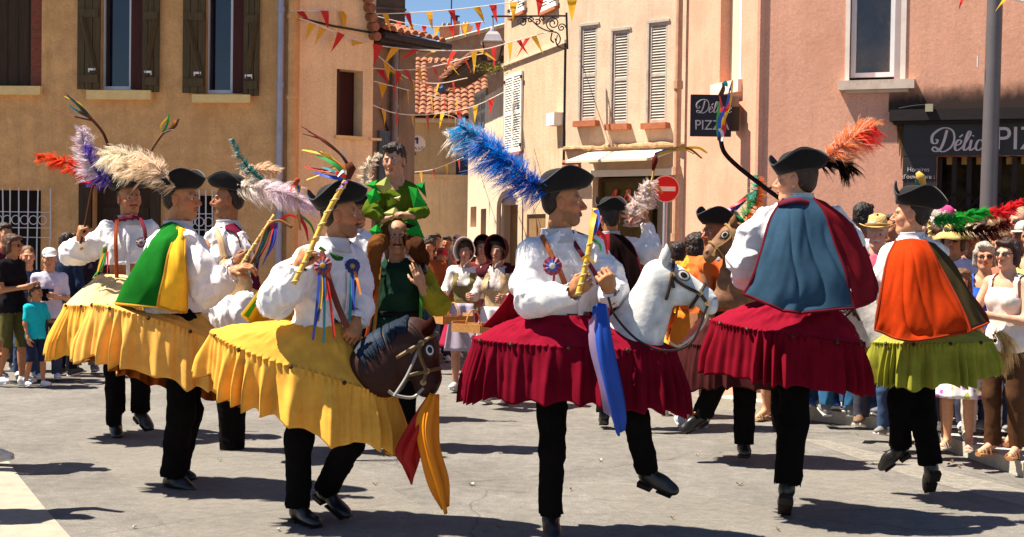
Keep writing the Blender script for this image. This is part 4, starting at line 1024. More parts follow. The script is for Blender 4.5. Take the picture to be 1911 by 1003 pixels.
def head_prims(S, c, F, s, skin, hair, mous=None, neck=None, brow=True, lipc=None, smile=False, beard=None):
    P = Loc(c, F, s); M = F
    E = lambda x, y, z, r, k=.012, col=None: S.ell(P(x, y, z), [a*s for a in r], M, k*s, col or skin)
    C = lambda a, b, ra, rb, k=.012, col=None: S.cap(P(*a), P(*b), ra*s, rb*s, k*s, col or skin)
    E(0, -.018, .035, (.074, .094, .083), .02); E(0, .022, -.03, (.060, .070, .082), .03)
    E(0, .058, -.096, (.027, .026, .021), .03); C((-.042, .0, -.068), (-.02, .05, -.098), .022, .018, .03); C((.042, .0, -.068), (.02, .05, -.098), .022, .018, .03)
    C((-.036, .074, .022), (.036, .074, .022), .013, .013, .015)
    for sx in (-1, 1):
        E(sx*.040, .058, -.024, (.022, .022, .022), .02)
        E(sx*.031, .0745, .001, (.0145, .011, .0085), .003, (.42, .33, .28))
        E(sx*.031, .0835, .001, (.0062, .0045, .0062), .001, (.02, .012, .008))
        C((sx*.018, .084, .011), (sx*.045, .073, .009), .0035, .003, .003, tuple(.45*x for x in skin))
        if brow: C((sx*.014, .089, .023), (sx*.048, .075, .025), .0042, .0032, .003, hair)
        E(sx*.076, -.008, -.006, (.009, .021, .032), .008); E(sx*.079, -.006, -.024, (.008, .012, .014), .006)
        E(sx*.012, .098, -.033, (.009, .011, .008), .006)
    C((0, .086, .012), (0, .112, -.026), .0085, .0125, .012)
    lc = lipc or (skin[0]*.85, skin[1]*.52, skin[2]*.5)
    w = .027 if smile else .023
    E(0, .090, -.0565, (w, .009, .0052), .003, lc); E(0, .088, -.0675, (w*.85, .0105, .0062), .003, lc)
    if smile: E(0, .0925, -.0615, (.019, .006, .0035), .001, (.7, .64, .55))
    if mous: C((-.028, .086, -.052), (0, .100, -.044), .0055, .0075, .002, mous); C((.028, .086, -.052), (0, .100, -.044), .0055, .0075, .002, mous)
    if beard: E(0, .045, -.085, (.05, .045, .035), .01, beard)
    if neck is not None: S.cap(P(0, -.02, -.06), neck, .054*s, .060*s, .02*s, skin); S.cap(neck, neck+V(0, 0, -.06)*s, .062*s, .08*s, .03*s, skin)

def hair_mesh(root, c, F, s, col, style='short', name='hair', seed=0):
    S = SD(); P = Loc(c, F, s); E = lambda x, y, z, r, k=.02: S.ell(P(x, y, z), [a*s for a in r], F, k*s, col)
    C = lambda a, b, ra, rb, k=.02: S.cap(P(*a), P(*b), ra*s, rb*s, k*s, col)
    amp, fq = .006, 45
    col = tuple(np.array(col)*.8)
    if style == 'crop': E(0, -.036, .045, (.077, .087, .082)); E(0, -.058, -.01, (.068, .055, .06)); amp = .0015
    elif style == 'fringe': E(0, -.030, .048, (.081, .095, .084)); E(0, -.062, -.01, (.068, .055, .06)); amp = .0015
    elif style == 'bald_ring': E(0, -.055, .0, (.080, .062, .045)); amp = .003
    elif style == 'short': E(0, -.028, .055, (.083, .096, .083)); E(0, -.055, .0, (.078, .065, .065)); E(.02, .055, .095, (.05, .035, .025), .02); amp = .008
    elif style == 'curly': E(0, -.028, .055, (.092, .102, .088)); E(0, -.06, -.02, (.085, .07, .075)); amp = .016; fq = 38
    elif style == 'bob':
        E(0, -.030, .055, (.088, .10, .084)); E(0, -.05, -.03, (.092, .07, .09))
        for sx in (-1, 1): C((sx*.078, .0, .03), (sx*.078, -.005, -.07), .026, .022)
        C((-.05, .06, .085), (.04, .065, .09), .022, .025); amp = .007
    elif style == 'long':
        E(0, -.030, .055, (.085, .10, .083)); E(0, -.06, -.05, (.085, .055, .12)); E(0, -.06, -.19, (.085, .04, .10))
        for sx in (-1, 1): C((sx*.074, .01, .04), (sx*.085, -.01, -.16), .022, .024)
        C((-.04, .055, .095), (.04, .055, .095), .02, .02); amp = .007
    elif style == 'bun': E(0, -.030, .052, (.082, .097, .083)); E(0, -.055, .0, (.075, .06, .06)); E(0, -.13, .07, (.04, .035, .04)); amp = .004
    res = max(.0065, .0065*s)
    d = lambda p, n: amp*s*noise(p*fq*np.array([1, 1, .5]), 3+seed)+amp*.5*s*noise(p*fq*2.3, 9)
    P_, F_, c_ = S.solve(res, .02*s, col, d)
    c_ = c_*(1+.3*noise(P_*60, 5)[:, None])
    return npmesh(name, [(P_, F_, np.clip(c_, 0, 1))], M_hairm, root)

def hand_prims(S, w, d, n, side, s=1.0, skin=SKIN, curl=.5, thumb=.5, spread=.0):
    """w wrist, d finger direction, n palm normal (the side fingers close to), side +1/-1 thumb side along n x d"""
    d = nrm(d); n = nrm(n-d*np.dot(n, d)); a = np.cross(n, d)*side
    M = np.array([a, d, n]); E = lambda c, r, k=.01: S.ell(c, [x*s for x in r], M, k*s, skin)
    E(w+d*.045*s, (.038, .052, .0165)); E(w+d*.070*s, (.041, .028, .015)); S.cap(w-d*.02*s, w+d*.03*s, .027*s, .026*s, .015*s, skin)
    for i, (o, L_) in enumerate(((.030, .92), (.010, 1.0), (-.011, .94), (-.030, .76))):
        b = w+(d*(.088-.004*abs(i-1))+a*o)*s; ang = 0.0; cur = b; dirv = nrm(d+a*spread*(1.2-i)*.3)
        for j, l in enumerate((.042, .027, .021)):
            ang += curl*(1.15, 1.35, .8)[j]*(1+.06*(i-1)); dd = nrm(dirv*math.cos(ang)+n*math.sin(ang)); nx = cur+dd*l*L_*s
            S.cap(cur, nx, (.0092, .0083, .0076)[j]*s, (.0083, .0076, .0066)[j]*s, .0035*s, skin); cur = nx
    b = w+(d*.025+a*.028)*s; cur = b
    for j, (l, rr) in enumerate(((.040, .0125), (.032, .0105), (.026, .009))):
        t = thumb*(j+.6)*.75; dd = nrm(d*.72+a*(.75-t*1.0)+n*(.2+t*.75)); nx = cur+dd*l*s
        S.cap(cur, nx, rr*s, rr*.88*s, .006*s, skin); cur = nx

def limb(S, pts, rs, k=.02, col=None): S.chain([np.asarray(p, float) for p in pts], rs, k, col)
def torso_prims(S, J, s, grow=0.0, col=None, fem=False, belly=0.0, k=.05):
    lat = nrm(J['shL']-J['shR']); up = nrm(J['neck']-J['pelvis']); lat = nrm(lat-up*np.dot(lat, up)); f = np.cross(up, lat)
    # lat points to figure's left, f = up x lat ... forward or back sign is irrelevant for symmetric shapes
    fw = J.get('fwd', f); M = np.array([lat, nrm(fw), up]); pe, nk = J['pelvis'], J['neck']; L_ = np.linalg.norm(nk-pe)
    g = grow
    E = lambda t, x, y, r, kk=k: S.ell(pe+(nk-pe)*t+lat*x*s+nrm(fw)*y*s, [a*s+g for a in r], M, kk*s, col)
    hw = .158 if not fem else .165; ww = .142 if not fem else .125
    E(.02, 0, 0, (hw, .118, .13)); E(.28, 0, .005+belly*.5, (ww, .103+belly, .15)); E(.58, 0, .005, (.160 if not fem else .148, .115, .16)); E(.78, 0, -.005, (.165 if not fem else .145, .098, .12))
    if fem:
        for x in (-.07, .07): E(.60, x, .085, (.058, .052, .058), .03)
    S.cap(J['shL'], J['shR'], .046*s+g*.8, .046*s+g*.8, .06*s, col)
    S.cap(pe+(nk-pe)*.85, nk+up*.01*s, .075*s+g, .055*s+g, .04*s, col)

def body_mesh(root, J, s, skin, hp, hands, res=.014, hres=.0048, hdres=.0045, fem=False, legs=True, belly=0, feet=False, lk=1.0):
    """one continuous body: torso, limbs, head with face, hands"""
    S = SD(); torso_prims(S, J, s, -.008, skin, fem, belly)
    for a in 'LR':
        limb(S, [J['sh'+a], J['el'+a], J['wr'+a]], [.047*s, .038*s, .026*s], .03*s, skin)
        if 'kn'+a in J and legs:
            limb(S, [J['hip'+a], J['kn'+a], J['an'+a]], [.082*s*lk, .052*s*lk, .036*s*lk], .04*s, skin)
            kn, an = J['kn'+a], J['an'+a]; S.cap(kn*.75+an*.25, kn*.45+an*.55, .050*s*lk, .042*s*lk, .03*s, skin)
            if feet: S.cap(J['an'+a], J['to'+a], .036*s, .026*s, .03*s, skin)
    S.cap(J['neck'], J['head']-hp['F'][2]*.07*s, .058*s, .052*s, .03*s, skin)
    parts = [S.solve(res, .04*s, skin)]
    H = SD(); head_prims(H, J['head'], hp['F'], s*hp.get('k', 1.0), skin, hp.get('hair', (.03, .015, .008)), hp.get('mous'), J['neck'], smile=hp.get('smile', False), lipc=hp.get('lip'))
    P_, F_, c_ = H.solve(hdres, .015, skin)
    st = hp.get('stubble')
    if st:
        Q = (P_-J['head'])@hp['F'].T/s; mk = np.clip((-.035-Q[:, 2])/.02, 0, 1)*np.clip((Q[:, 1]+.01)/.02, 0, 1)*(Q[:, 2] > -.13)*.45
        c_ = c_*(1-mk[:, None])+np.array(st)*mk[:, None]
    Q = (P_-J['head'])@hp['F'].T/s
    bl = np.exp(-((np.abs(Q[:, 0])-.040)**2+(Q[:, 2]+.028)**2)/.0009)*(Q[:, 1] > .03)*.55+np.exp(-(Q[:, 0]**2/.0003+(Q[:, 2]+.022)**2/.0006))*(Q[:, 1] > .08)*.6+np.exp(-((np.abs(Q[:, 0])-.078)**2/.0004+(Q[:, 2]+.005)**2/.001))*.5
    so_k = np.exp(-((np.abs(Q[:, 0])-.031)**2/.0004+(Q[:, 2]-.008)**2/.00025))*(Q[:, 1] > .03)*.30
    isk = (np.abs(c_-np.array(skin)).sum(1) < .02)[:, None]
    c_ = np.where(isk, c_*(1-bl[:, None]*np.array([-.05, .28, .30]))*(1-so_k[:, None]*np.array([.5, .7, .7]))*(1+.10*noise(P_*70, 4)[:, None]), c_)
    parts.append((P_, F_, c_))
    if hands:
        for h in hands:
            HS = SD(); hand_prims(HS, h['w'], h['d'], h['n'], h.get('side', 1), s*h.get('k', 1.05), skin, h.get('curl', .5), h.get('thumb', .5), h.get('spread', 0))
            HS.cap(h['w']-nrm(h['d'])*.05*s, h['w'], .028*s, .027*s, .01, skin)
            parts.append(HS.solve(hres, .008, skin))
    return npmesh('body', parts, M_skin, root)

def folds(amp, fx=13, fz=5, seed=0, ax=None, fine=.22):
    def d(p, n):
        w = np.stack([noise(p*3.1, seed+1), noise(p*3.1+5, seed+2), noise(p*3.1+9, seed+3)], 1)*.10
        r1 = 1-np.abs(noise((p+w)*np.array([fx, fx, fz]), seed)); r2 = 1-np.abs(noise((p+w*1.5)*np.array([fx*2.1, fx*2.1, fz*2.4]), seed+7))
        r3 = 1-np.abs(noise((p+w)*np.array([fx*4, fx*4, fz*5]), seed+11))
        return amp*(r1**3-.45)*1.7+amp*.7*(r2**3-.45)+amp*fine*(r3**3-.45)
    return d
def garment(root, name, S, res=.011, kd=.03, disp=None, clip=None, m=None, col=(.5, .5, .5), colfn=None):
    P_, F_, c_ = S.solve(res, kd, col, disp, clip)
    if colfn is not None: c_ = colfn(P_, c_)
    return npmesh(name, [(P_, F_, c_)], m or M_cloth, root)

def shoe(root, an, to, s=1.0, m=None, boot=True, col=None, name='shoe', heel=True, up=None):
    an = np.asarray(an, float); to = np.asarray(to, float)
    up = nrm(up) if up is not None else V(0, 0, 1)
    hl = an-up*.062*s; d = nrm(to-hl); sd_ = nrm(np.cross(d, up)); dn = nrm(np.cross(sd_, d)); dn = -dn if np.dot(dn, up) < 0 else dn
    S = SD(); M = np.array([sd_, d, dn]); L_ = max(np.linalg.norm(to-hl), .15*s); base = hl
    E = lambda y, z, r, k=.025: S.ell(base+d*y*s+dn*z*s, [x*s for x in r], M, k*s, col)
    E(-.010, .018, (.034, .045, .036)); E(.055, .030, (.035, .070, .040)); E(L_/s-.075, .010, (.043, .075, .028), .03); E(L_/s-.015, .002, (.032, .035, .019), .03)
    if boot: S.cap(an+up*.07*s, an-up*.02*s, .046*s, .042*s, .03*s, col)
    else: S.cap(an+up*.0*s, an-up*.02*s, .038*s, .038*s, .02*s, col)
    ob = garment(root, name, S, .009, .02, m=m or M_leather, col=col or BLK)
    b = MB()
    for (y0, y1, z0, z1) in (((-.05, .025, -.040, -.012), (.06, L_/s-.01, -.026, -.016)) if heel else ((-.05, L_/s+.005, -.026, -.010),)):
        b.box(base+d*(y0+y1)/2*s+dn*(z0+z1)/2*s, (.072*s, (y1-y0)*s, (z1-z0)*s), M)
    b.build('sole', mat('dark_sole', (.015, .01, .008), rough=.7) if boot else mat('white_sole', (.6, .58, .55), rough=.6), ob)
    return ob
def trousers(root, J, s, col=BLK, wide=1.0, disp=None, m=None, hem=True, name='trousers', cut=None, legs='LR', top=True):
    S = SD()
    lat = nrm(J['hipL']-J['hipR'])
    if top: S.cap(J['hipL']+V(0, 0, .06*s), J['hipR']+V(0, 0, .06*s), .100*s, .100*s, .06*s, col)
    ends = []
    for a in legs:
        h, k, n = J['hip'+a], J['kn'+a], J['an'+a]
        e = k+(n-k)*(cut if cut else 1.03)
        limb(S, [h, k, e], [.088*s, .074*s*wide, (.070 if not cut else .085)*s*wide], .04*s, col)
        ends.append((e, nrm(n-k), k))
    def clip(P):
        ok = np.ones(len(P), bool)
        for e, t, k in ends:
            near = np.linalg.norm(P-e, axis=1) < .16*s
            ok &= ~(near & (((P-e)@t) > -.005))
        return ok
    return garment(root, name, S, .012, .03, disp or folds(.006, 9, 5, 3), clip, m=m, col=col)

def hat_tricorn(root, c, F, s=1.0, m=None, up=1.0, trim=None, name='hat'):
    """low round crown, brim cocked up at the front and the two back sides"""
    P = Loc(c, F, s); rows = []; n = 60
    th = np.linspace(0, 2*math.pi, n, endpoint=False)
    for t in np.linspace(.02, 1, 9):      # crown, from top to base
        a = t*math.pi/2
        rows.append([P(.088*math.sin(a)**.7*math.sin(x), .104*math.sin(a)**.7*math.cos(x), .112*math.cos(a)**.7) for x in th])
    for t in np.linspace(.1, 1, 8):      # brim
        row = []
        for x in th:
            c3 = -math.cos(3*x)           # cocked on both front sides and at the back; corners between
            fl = (.5+.5*c3)**.7*up
            rad = 1+(.58-.36*fl)*t+.05*math.sin(t*3.14)
            z = fl*(.112*t**.9)+(1-fl)*(.060*t**1.6-.014*t)
            row.append(P(.090*rad*math.sin(x), .106*rad*math.cos(x), z))
        rows.append(row)
    b = MB(); b.grid(np.array(rows), closed=True)
    o = b.build(name, m or M_felt, root, smooth=True, thick=.006*s)
    if trim:
        b = MB(); b.tube(rows[-1]+[rows[-1][0]], .004*s, 5, cap=False); b.build('brim_braid', trim, o)
    return o

def plume(parent, pts, wid, cols, n=1400, seed=1, name='feather', droop=.5, colfn=None, bw=.0038, sc=1.0, tipw=.6, hang=1.0):
    """ostrich plume: a curved quill with a fringe of fine drooping barbs"""
    rng = np.random.default_rng(seed); S = cr(pts, 60); b = MB()
    cols = np.array(cols, float)
    b.tube([S[i] for i in range(0, 60, 4)]+[S[-1]], [.004*(1-.7*i/15) for i in range(15)]+[.001], 5, col=tuple(cols[len(cols)//2]))
    T = np.gradient(S, axis=0); T /= np.linalg.norm(T, axis=1, keepdims=True)
    L_ = np.sum(np.linalg.norm(np.diff(S, axis=0), axis=1))
    K = max(8, n//8); cid = rng.integers(0, K, n); cts = rng.beta(1.25, .95, K)*57; cs = rng.choice([-1, 1], K); ca_ = rng.normal(0, .6, K); cw = rng.uniform(.6, 1.2, K); cj = rng.normal(0, .30, (K, 3)); cf = rng.uniform(.35, 1.05, K); cb = rng.uniform(.85, 1.1, K)
    ts = np.clip(cts[cid]+rng.normal(0, .7, n), 0, 58.9); sides = cs[cid]; az = ca_[cid]+rng.normal(0, .12, n)
    for i in range(n):
        k = int(ts[i]); fr_ = ts[i]-k; p = S[k]*(1-fr_)+S[k+1]*fr_; t = T[k]; tt = ts[i]/59
        u0 = nrm(np.cross(t, V(0, -1, .15))); w0 = np.cross(t, u0)
        lat = nrm(u0*sides[i]*math.cos(az[i])+w0*math.sin(az[i])*1.1+V(0, 0, -.55*droop*hang))
        w = wid*(.35+.9*math.sin(math.pi*min(tt*.80+.16, 1))**.7)*cw[cid[i]]*rng.uniform(.75, 1.05)
        if tt > .9: w *= tipw+.4
        c = cols[min(int(tt*len(cols)+rng.normal(0, .35)) if tt*len(cols) > 0 else 0, len(cols)-1)] if colfn is None else np.array(colfn(tt, sides[i], rng))
        c = np.clip(c*1.25*cb[cid[i]]*rng.uniform(.88, 1.06), 0, .92)
        fwd_ = t*cf[cid[i]]; jit = cj[cid[i]]+rng.normal(0, .07, 3); q0 = p; pp = []
        for j in range(5):
            x = j/4; pp.append(q0+(lat*math.sin(x*1.3)*.86+fwd_*x**1.4*.9+V(0, 0, -1)*droop*x*x*.75+jit*x*x*.5)*w)
        hw = bw*rng.uniform(.6, 1.3)*sc; sd_ = nrm(np.cross(pp[-1]-pp[0], rng.normal(0, 1, 3)))*hw
        vs = []; fs = []
        for j, x in enumerate(pp):
            q_ = 1-.75*j/4; vs += [x-sd_*q_*.5, x+sd_*q_*.5]
            if j: fs.append((2*j-2, 2*j-1, 2*j+1, 2*j))
        b.add(vs, fs, tuple(c))
    return b.build(name, M_feather, parent)

def straps(parent, pts, w=.022, col=None, m=None, name='strap', t=.006, n=30):
    b = MB(); S = cr(pts, n); b.tube(S, w/2, 6, col=col, flat=(V(0, 1, 0), .3)); return b.build(name, m or M_cloth, parent)
def rosette(parent, c, fv, r, cols, name='rosette', tails=()):
    b = MB(); F = nrm(fv); a = nrm(np.cross(F, V(0, 0, 1))); u = np.cross(a, F); n = 24
    for k, (rr, col) in enumerate(zip((1, .68, .38), cols)):
        ring = []
        for row, (f1, o) in enumerate(((.0, .02), (.55, .018), (1, .006))):
            ring.append([c+(a*math.cos(x)+u*math.sin(x))*r*rr*(f1+.001)*(1+.03*math.sin(12*x)*(row == 2))+F*(o*.5+.004*k+.003*math.sin(12*x)*(row == 2)) for x in np.linspace(0, 6.2832, 48, endpoint=False)])
        b.grid(np.array(ring), col=col, closed=True)
    o = b.build(name, M_ribbon, parent)
    for pts, col, w in tails: b = MB(); b.ribbon(cr(pts, 16), w, F, col, twist=.6); b.build('ribbon_tail', M_ribbon, o)
    return o
def ribbons(parent, specs, name='ribbon'):
    for pts, col, w in specs:
        b = MB(); b.ribbon(cr(pts, 22), w, V(0, -1, .1), col, twist=1.2); b.build(name, M_ribbon, parent)

def cape(root, rows, nu=60, nv=40, fold=.02, nf=7, col=(.1, .3, .1), lin=None, trim=None, name='cape', seed=0, ph=0.0, thick=.007, split=None):
    """cloak from rows of control points, top row = neck; folds grow towards the hem"""
    P = patch(rows, nu, nv); N = gnormals(P); v = np.linspace(0, 1, nv)[:, None]; u = np.linspace(0, 1, nu)[None, :]
    uu = (u+v*0); vv = (v+u*0)
    g1 = noise(np.stack([(uu*nf*.55+.5*vv).ravel(), (vv*.9).ravel(), uu.ravel()*0+seed], 1), seed).reshape(nv, nu)
    g2 = 1-np.abs(noise(np.stack([(uu*nf*.9-1.2*vv).ravel(), (vv*1.6).ravel(), uu.ravel()*0+seed], 1), seed+4).reshape(nv, nu))
    g3 = noise(np.stack([(uu*nf*2.6+2.4*vv).ravel(), (vv*4.5).ravel(), uu.ravel()*0+seed], 1), seed+9).reshape(nv, nu)
    f = 2.2*g1+1.6*(g2**3-.4)+.45*g3
    P = P+N*(fold*v**1.1*f)[:, :, None]
    cols = np.tile(np.array(col, float), (nv, nu, 1))
    if split is not None:
        for (a, c_) in split: cols[:, int(a*nu):] = np.array(c_)
    nz = noise(P.reshape(-1, 3)*7, seed+2).reshape(nv, nu, 1); cols = np.clip(cols*(1+.08*nz), 0, 1)
    b = MB(); b.grid(P, cols=cols); o = b.build(name, M_cloth, root, smooth=True, thick=thick)
    if trim is not None:
        b = MB(); edge = list(P[:, 0])+list(P[-1, 1:])+list(P[::-1, -1])[1:]; b.tube(edge, .009, 6, col=trim); b.build('cape_trim', M_cloth, o)
    if lin is not None:
        b = MB(); b.grid(P-N*(thick*.5+.004), col=lin); b.build('lining', M_cloth, o, smooth=True)
    return o

def skirt(root, C, hl, hw, yaw, tilt, waist, drop, flare, col, roll=0.0, nf=26, fold=.035, seed=1, wr=(.18, .15), bulge=.02, lin=None, top=None, dropfn=None, hemj=.05, gather=True, tasa=True):
    """oval saddle cloth falling from the waist to a gathered seam, then a full ruffled skirt"""
    X = V(math.cos(R(yaw)), math.sin(R(yaw)), 0); Y = V(-math.sin(R(yaw)), math.cos(R(yaw)), 0)
    n = 480; th = np.linspace(0, 2*math.pi, n, endpoint=False); ct, st = np.cos(th), np.sin(th)
    pw = lambda a: np.sign(a)*np.abs(a)**.85
    rim = C+X*(hl*pw(ct))[:, None]+Y*(hw*pw(st))[:, None]; rim[:, 2] += tilt*hl*ct+roll*hw*st
    wst = waist+X*(wr[0]*ct)[:, None]+Y*(wr[1]*st)[:, None]
    out = nrm2(X*(ct/hl)[:, None]+Y*(st/hw)[:, None])
    rows = []; cols = []
    c1 = np.array(top if top is not None else col, float); c2 = np.array(col, float)
    rr = np.stack([ct*2, st*2, ct*0+seed], 1)
    for t in np.linspace(0, 1, 16):
        p = wst*(1-t)+rim*t; p[:, 2] += (.012*noise(np.stack([ct*5, st*5, ct*0+t*4], 1), seed+2)+.005*noise(np.stack([ct*14, st*14, ct*0+t*9], 1), seed+6))*4*t*(1-t)+bulge*math.sin(math.pi*min(t*1.05, 1))**1.0*1.0*(.6+.4*t)
        p = p+out*(.016*noise(np.stack([ct*4, st*4, ct*0+t*3], 1), seed)+.007*noise(np.stack([ct*11, st*11, ct*0+t*6], 1), seed+1))[:, None]*4*t*(1-t)
        rows.append(p); cols.append(np.tile(c1, (n, 1)))
    warp = noise(rr*1.3, seed+3)*1.4
    nf = nf*1.35; F1_ = (1-np.abs(np.sin(nf*.5*th+warp*4.2)))*2-1; F2_ = np.sin(round(nf*2.3)*th+1+warp*3); F3_ = noise(rr*3.0, seed+5)
    dr = drop*np.ones(n) if dropfn is None else np.array([dropfn(x) for x in th])
    dr = dr*(1+hemj*2*noise(rr*2.2, seed+8)+hemj*.8*F1_)
    gb = np.sin(96*th+1.5*noise(rr*4, 2))*(.7+.5*noise(rr*6, 3))
    for t in np.concatenate([[.0, .012, .03, .05, .07], np.linspace(.1, 1, 22)]):
        amp = fold*min(1, t*1.6)**.9; g_ = .008*math.exp(-((t-.03)/.05)**2)+.007*max(0, 1-t*3)
        off = flare*math.sin(t*math.pi/2*.95)+amp*(.72*F1_+.24*F2_*(1-t*.5)+.6*F3_*t)+g_*gb+.004*math.exp(-((t-.012)/.02)**2)
        p = rim+out*off[:, None]; p[:, 2] -= dr*t
        p[:, 2] += -.012*gb*.0
        rows.append(p); cols.append(np.tile(c2, (n, 1)))
    A = np.array(rows); cc = np.array(cols); nz = noise(A.reshape(-1, 3)*9, 4).reshape(A.shape[0], n, 1); cc = np.clip(cc*(1+.10*nz), 0, 1)
    b = MB(); b.grid(A, cols=cc, closed=True); o = b.build('skirt', M_cloth, root, smooth=True, thick=.004)
    if lin is not None:
        b = MB(); b.grid(A[17:]-out[None]*.012, col=lin, closed=True); b.build('lining', M_cloth, o, smooth=True)
    if tasa:
        for k in range(0, n, n//12):
            p = A[17][k]+out[k]*.012; b = MB(); b.tube([p+V(0, 0, .012), p, p-V(0, 0, .012)], [.006, .013, .006], 7); b.build('pompom', mat('dark_bead', (.05, .025, .01), rough=.5, metal=.3), o)
    return o
def nrm2(A): return A/np.maximum(np.linalg.norm(A, axis=1, keepdims=True), 1e-9)

def horse_head(root, base, throat, poll, muz, side, col, mane=None, ears=None, eyec=None, s=1.0, ring=(.7, .66, .6), bridle=(.03, .014, .008), neckr=(.135, .085), name='horse_head', reins=None, spots=None, stud=None, eyer=.026, halo=None):
    """base centre of neck bottom, throat centre of upper neck, poll, muzzle; side = vector towards the horse's camera side"""
    side = nrm(side); hd = nrm(muz-poll); side = nrm(side-hd*np.dot(side, hd)); top = np.cross(hd, side)
    if np.dot(top, base-poll) > 0: top = -top            # forehead side, away from the neck
    HL = np.linalg.norm(muz-poll); M = np.array([side, hd, top]); S = SD()
    E = lambda a, b_, c, r, k=.03, cc=None: S.ell(poll+hd*a*HL+top*b_*s+side*c*s, [x*s for x in r], M, k*s, cc or col)
    ncv = cr([base, throat, poll-top*.02*s], 9)
    for i in range(9):
        t = i/8; dn_ = nrm(ncv[min(i+1, 8)]-ncv[max(i-1, 0)]); pp_ = nrm(np.cross(side, dn_)); rr = (neckr[0]*(1-t)**1.7+neckr[1]*(1-(1-t)**1.7))*s
        S.ell(ncv[i], (rr*.62+.012, rr*.8, rr*1.08), np.array([side, dn_, pp_]), .03*s, col)
    E(.12, -.03, 0, (.070, .10, .085)); E(.32, -.045, 0, (.066, .12, .088)); E(.62, -.022, 0, (.047, .12, .055)); E(.90, -.018, 0, (.045, .062, .050)); E(1.0, -.045, 0, (.034, .040, .03))
    S.cap(poll+hd*.2*HL+top*.02*s, poll+hd*.85*HL+top*.012*s, .036*s, .028*s, .03*s, col)
    nd = np.array([c*.25 for c in col])
    for sg in (-1, 1):
        E(.96, .005, sg*.030, (.016, .022, .018), .008); E(.985, .006, sg*.041, (.008, .012, .009), .003, tuple(nd))
        E(.30, .02, sg*.052, (.022, .045, .02), .02)
        E(.34, -.005, sg*.060, (.012, .024, .018), .006)
        ex = poll+side*sg*.040*s+top*.02*s
    S.cap(poll+hd*.80*HL-top*.062*s-side*.03*s, poll+hd*1.02*HL-top*.058*s, .006*s, .005*s, .002, tuple(nd))
    P_, F_, c_ = S.solve(.008, .03*s, col, lambda p, n: .0012*noise(p*25, 2))
    if spots is not None:
        a_ = noise(P_*9, 3)[:, None]; c_ = np.where(a_ > .1, c_*.6+np.array(spots)*.4, c_)
        b_ = noise(P_*26, 6)[:, None]; c_ = np.clip(c_*(1+.25*b_), 0, 1)
    o = npmesh(name, [(P_, F_, c_)], mat('painted_horse', (.5, .5, .5), rough=.6, var=.22, scale=14, vcol=True, bump=.12, bscale=40, spec=.25), root)
    def snap(c, dv, off=.006, lim=.26):
        dv = nrm(dv); Q_ = P_-c; t = Q_@dv; pd = np.linalg.norm(Q_-np.outer(t, dv), axis=1); ok = (pd < .018*s) & (t > 0) & (t < lim*s)
        return c+dv*((t[ok].max() if ok.any() else .07*s)+off)
    for sg in (-1, 1):
        b = MB(); e0 = poll+side*sg*.042*s+top*.01*s; tip = e0+(ears if ears is not None else V(0, 0, .1))*s+side*sg*.012*s
        b.tube([e0, e0*.45+tip*.55, tip], [.030*s, .036*s, .005*s], 9, flat=(hd, .6), col=tuple(.85*x for x in col)); b.build('ear', M_cloth, o, smooth=True)
        c0 = snap(poll+hd*.33*HL+top*.010*s, side*sg, .004); b = MB(); rr = eyer*s
        for r_, of, cc in ((1.25, .0, halo or tuple(.05*x for x in ring)), (.95, .004, ring), (.62, .008, (.006, .004, .003))):
            b.grid(np.array([[c0+side*sg*(of+.004*(1-f_))*s+(hd*math.cos(x)*1.15+top*math.sin(x)*.85)*rr*r_*max(f_, .01) for x in np.linspace(0, 6.2832, 20, endpoint=False)] for f_ in (0, .6, 1)]), col=cc, closed=True)
        b.build('eye', M_ribbon, o)
    # bridle: noseband, cheek strap, browband, throat lash
    def loop(a, sh, tilt=0, lim=.26):
        c = poll+hd*a*HL+top*sh*s; return [snap(c, side*math.cos(x)+top*math.sin(x)+hd*math.sin(x)*tilt, .006, lim) for x in np.linspace(0, 6.2832, 34)]
    b = MB(); bw = .009*s
    b.tube(loop(.72, -.02, 0, .085), bw, 5, col=bridle, cap=False); b.tube(loop(.16, -.02, -.35, .125), bw, 5, col=bridle, cap=False)
    for sg in (-1, 1):
        sn = lambda a_, t_: snap(poll+hd*a_*HL+top*t_*s, side*sg, .006)
        b.tube([sn(.16, -.02), sn(.28, -.035), sn(.42, -.035), sn(.56, -.03), sn(.72, -.02), sn(.84, -.035), sn(.92, -.045)], bw, 5, col=bridle)
        b.tube([sn(.16, -.02), sn(.22, -.05), sn(.30, -.075)], bw, 5, col=bridle)
        for a_, t_ in ((.92, -.045), (.16, -.02), (.72, -.02)):
            c_s = sn(a_, t_); b.tube([c_s-side*sg*.004, c_s+side*sg*.008], .014*s, 10, col=stud or (.4, .25, .08))
    b.build('bridle', M_ribbon, o)
    if mane is not None:
        b = MB(); rng = np.random.default_rng(4)
        for k in range(260):
            t = rng.uniform(.02, 1)**.8; i = min(int(t*8), 7); p = ncv[i]+(ncv[i+1]-ncv[i])*(t*8-i); dn_ = nrm(ncv[i+1]-ncv[i]); pp_ = np.cross(side, dn_); pp_ = pp_ if pp_[2] > 0 else -pp_
            rr = (neckr[0]*(1-t)**1.7+neckr[1]*(1-(1-t)**1.7))*s; lt = rr*.70+.030; sg = 1 if rng.random() < .8 else -1; ln = rng.uniform(.25, 1.15)
            q4 = [snap(p-dn_*.05*a_, pp_*math.cos(a_)+side*sg*math.sin(a_), .004, .3) for a_ in np.linspace(.0, ln, 6)]
            b.tube(cr(q4, 8), [.008, .011, .012, .011, .010, .008, .006, .003], 5, col=tuple(np.array(mane)*rng.uniform(.5, 1.6)))
        b.build('mane', mat('painted_mane', (.1, .1, .1), rough=.6, vcol=True, spec=.2, var=.3), o)
